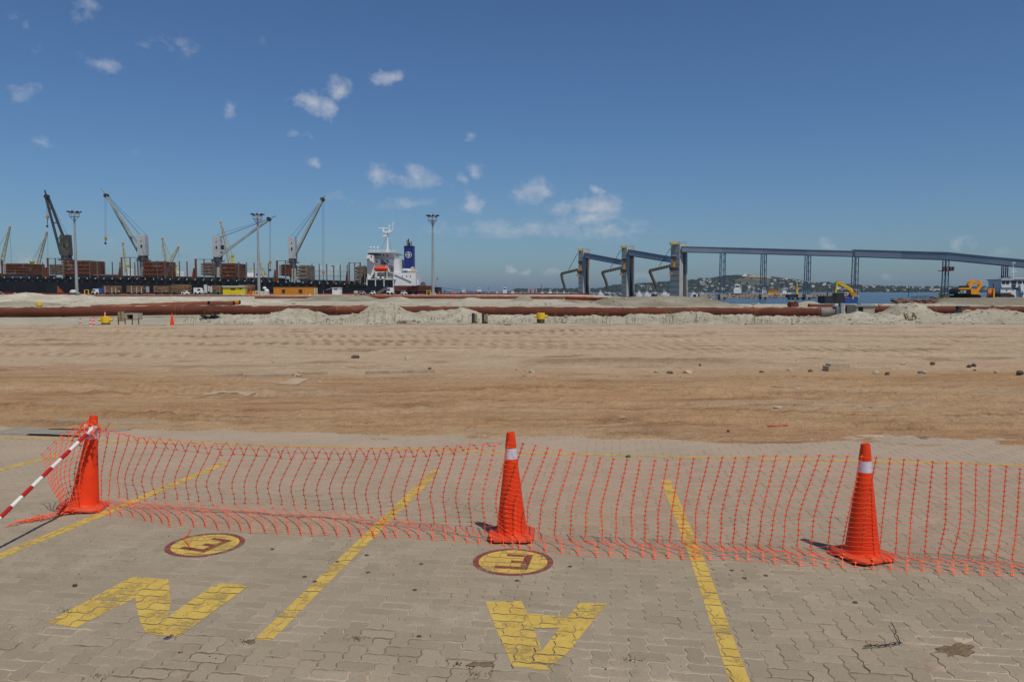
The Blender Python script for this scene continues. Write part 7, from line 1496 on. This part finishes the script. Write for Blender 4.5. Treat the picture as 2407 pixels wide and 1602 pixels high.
m.beam(P(2380,650,WY+.5), P(2412,648.5,WY+.5), .08); m.build('roof_rail', M['galv'], wb)
for u_ in (2356,2372): m = MB(); m.blob(P(u_,651,WY+.6), (.2,.2,.25), random.Random(5), 0, 8, 6); m.build('deck_lamp', M['dkgrey'], wb)
# bushes on the spit
rb2 = random.Random(77); m = MB()
for (u_, n_, h) in ((2170,30,.6),(2212,70,1.3),(2225,50,1.0),(2190,25,.5),(2240,30,.6),(2150,20,.5)):
    for k_ in range(n_*3):
        p = P(u_+rb2.gauss(0,5), 701, 186+rb2.uniform(-1.5,1.5)); z = rb2.random()*h; s = rb2.uniform(.06,.16); c_ = Vector((p.x, p.y, .35+z)); d1 = Vector((rb2.uniform(-1,1),rb2.uniform(-1,1),rb2.uniform(-1,1))).normalized()*s; d2 = Vector((rb2.uniform(-1,1),rb2.uniform(-1,1),rb2.uniform(-1,1))).normalized()*s; m.add([c_-d1,c_+d2,c_+d1,c_-d2],[(0,1,2,3)])
tag(m.build('spit_scrub', pbr('scrub_leaves', (104,106,64), (76,84,50), 2, .9)), 'low scrub on the right spit', kind='stuff')
p = P(2136,697,200); m = MB(); m.beam(P(2136,698,200), P(2136,672,200), .12); one('thin_pole', m, M['dkgrey'], 'thin dark pole on the rocks of the right spit', 'pole')
# ================================================================ haze over the bay
hzm = bpy.data.materials.new('sea_haze'); hzm.use_nodes = True; t = hzm.node_tree; t.nodes.clear(); ov = N(t, 'ShaderNodeOutputMaterial'); pv = N(t, 'ShaderNodeVolumePrincipled'); pv.inputs['Color'].default_value = (.68,.83,1,1); pv.inputs['Density'].default_value = HAZE; pv.inputs['Anisotropy'].default_value = .2; t.links.new(pv.outputs[0], ov.inputs['Volume'])
if HAZE > 0:
    m = MB(); m.box(-45000,45000,-200,45000,-12,140); tag(m.build('haze', hzm), 'thin sea haze', kind='stuff')

for o in bpy.data.objects:
    if o.parent and o.type == 'MESH' and o.name.split('.')[0] in ('cladding_rib','bracing','boom_frames','roof_railing','railing','railings','chocks','hull_vents','lashing_bars','corrugation','rail_posts','climbing_rungs','stiffener','hatch_end','log_load','roof_rail','equipment','hoist_wire','luffing_wire','wire','stay_wire','lattice_jib'): o['kind'] = 'stuff'
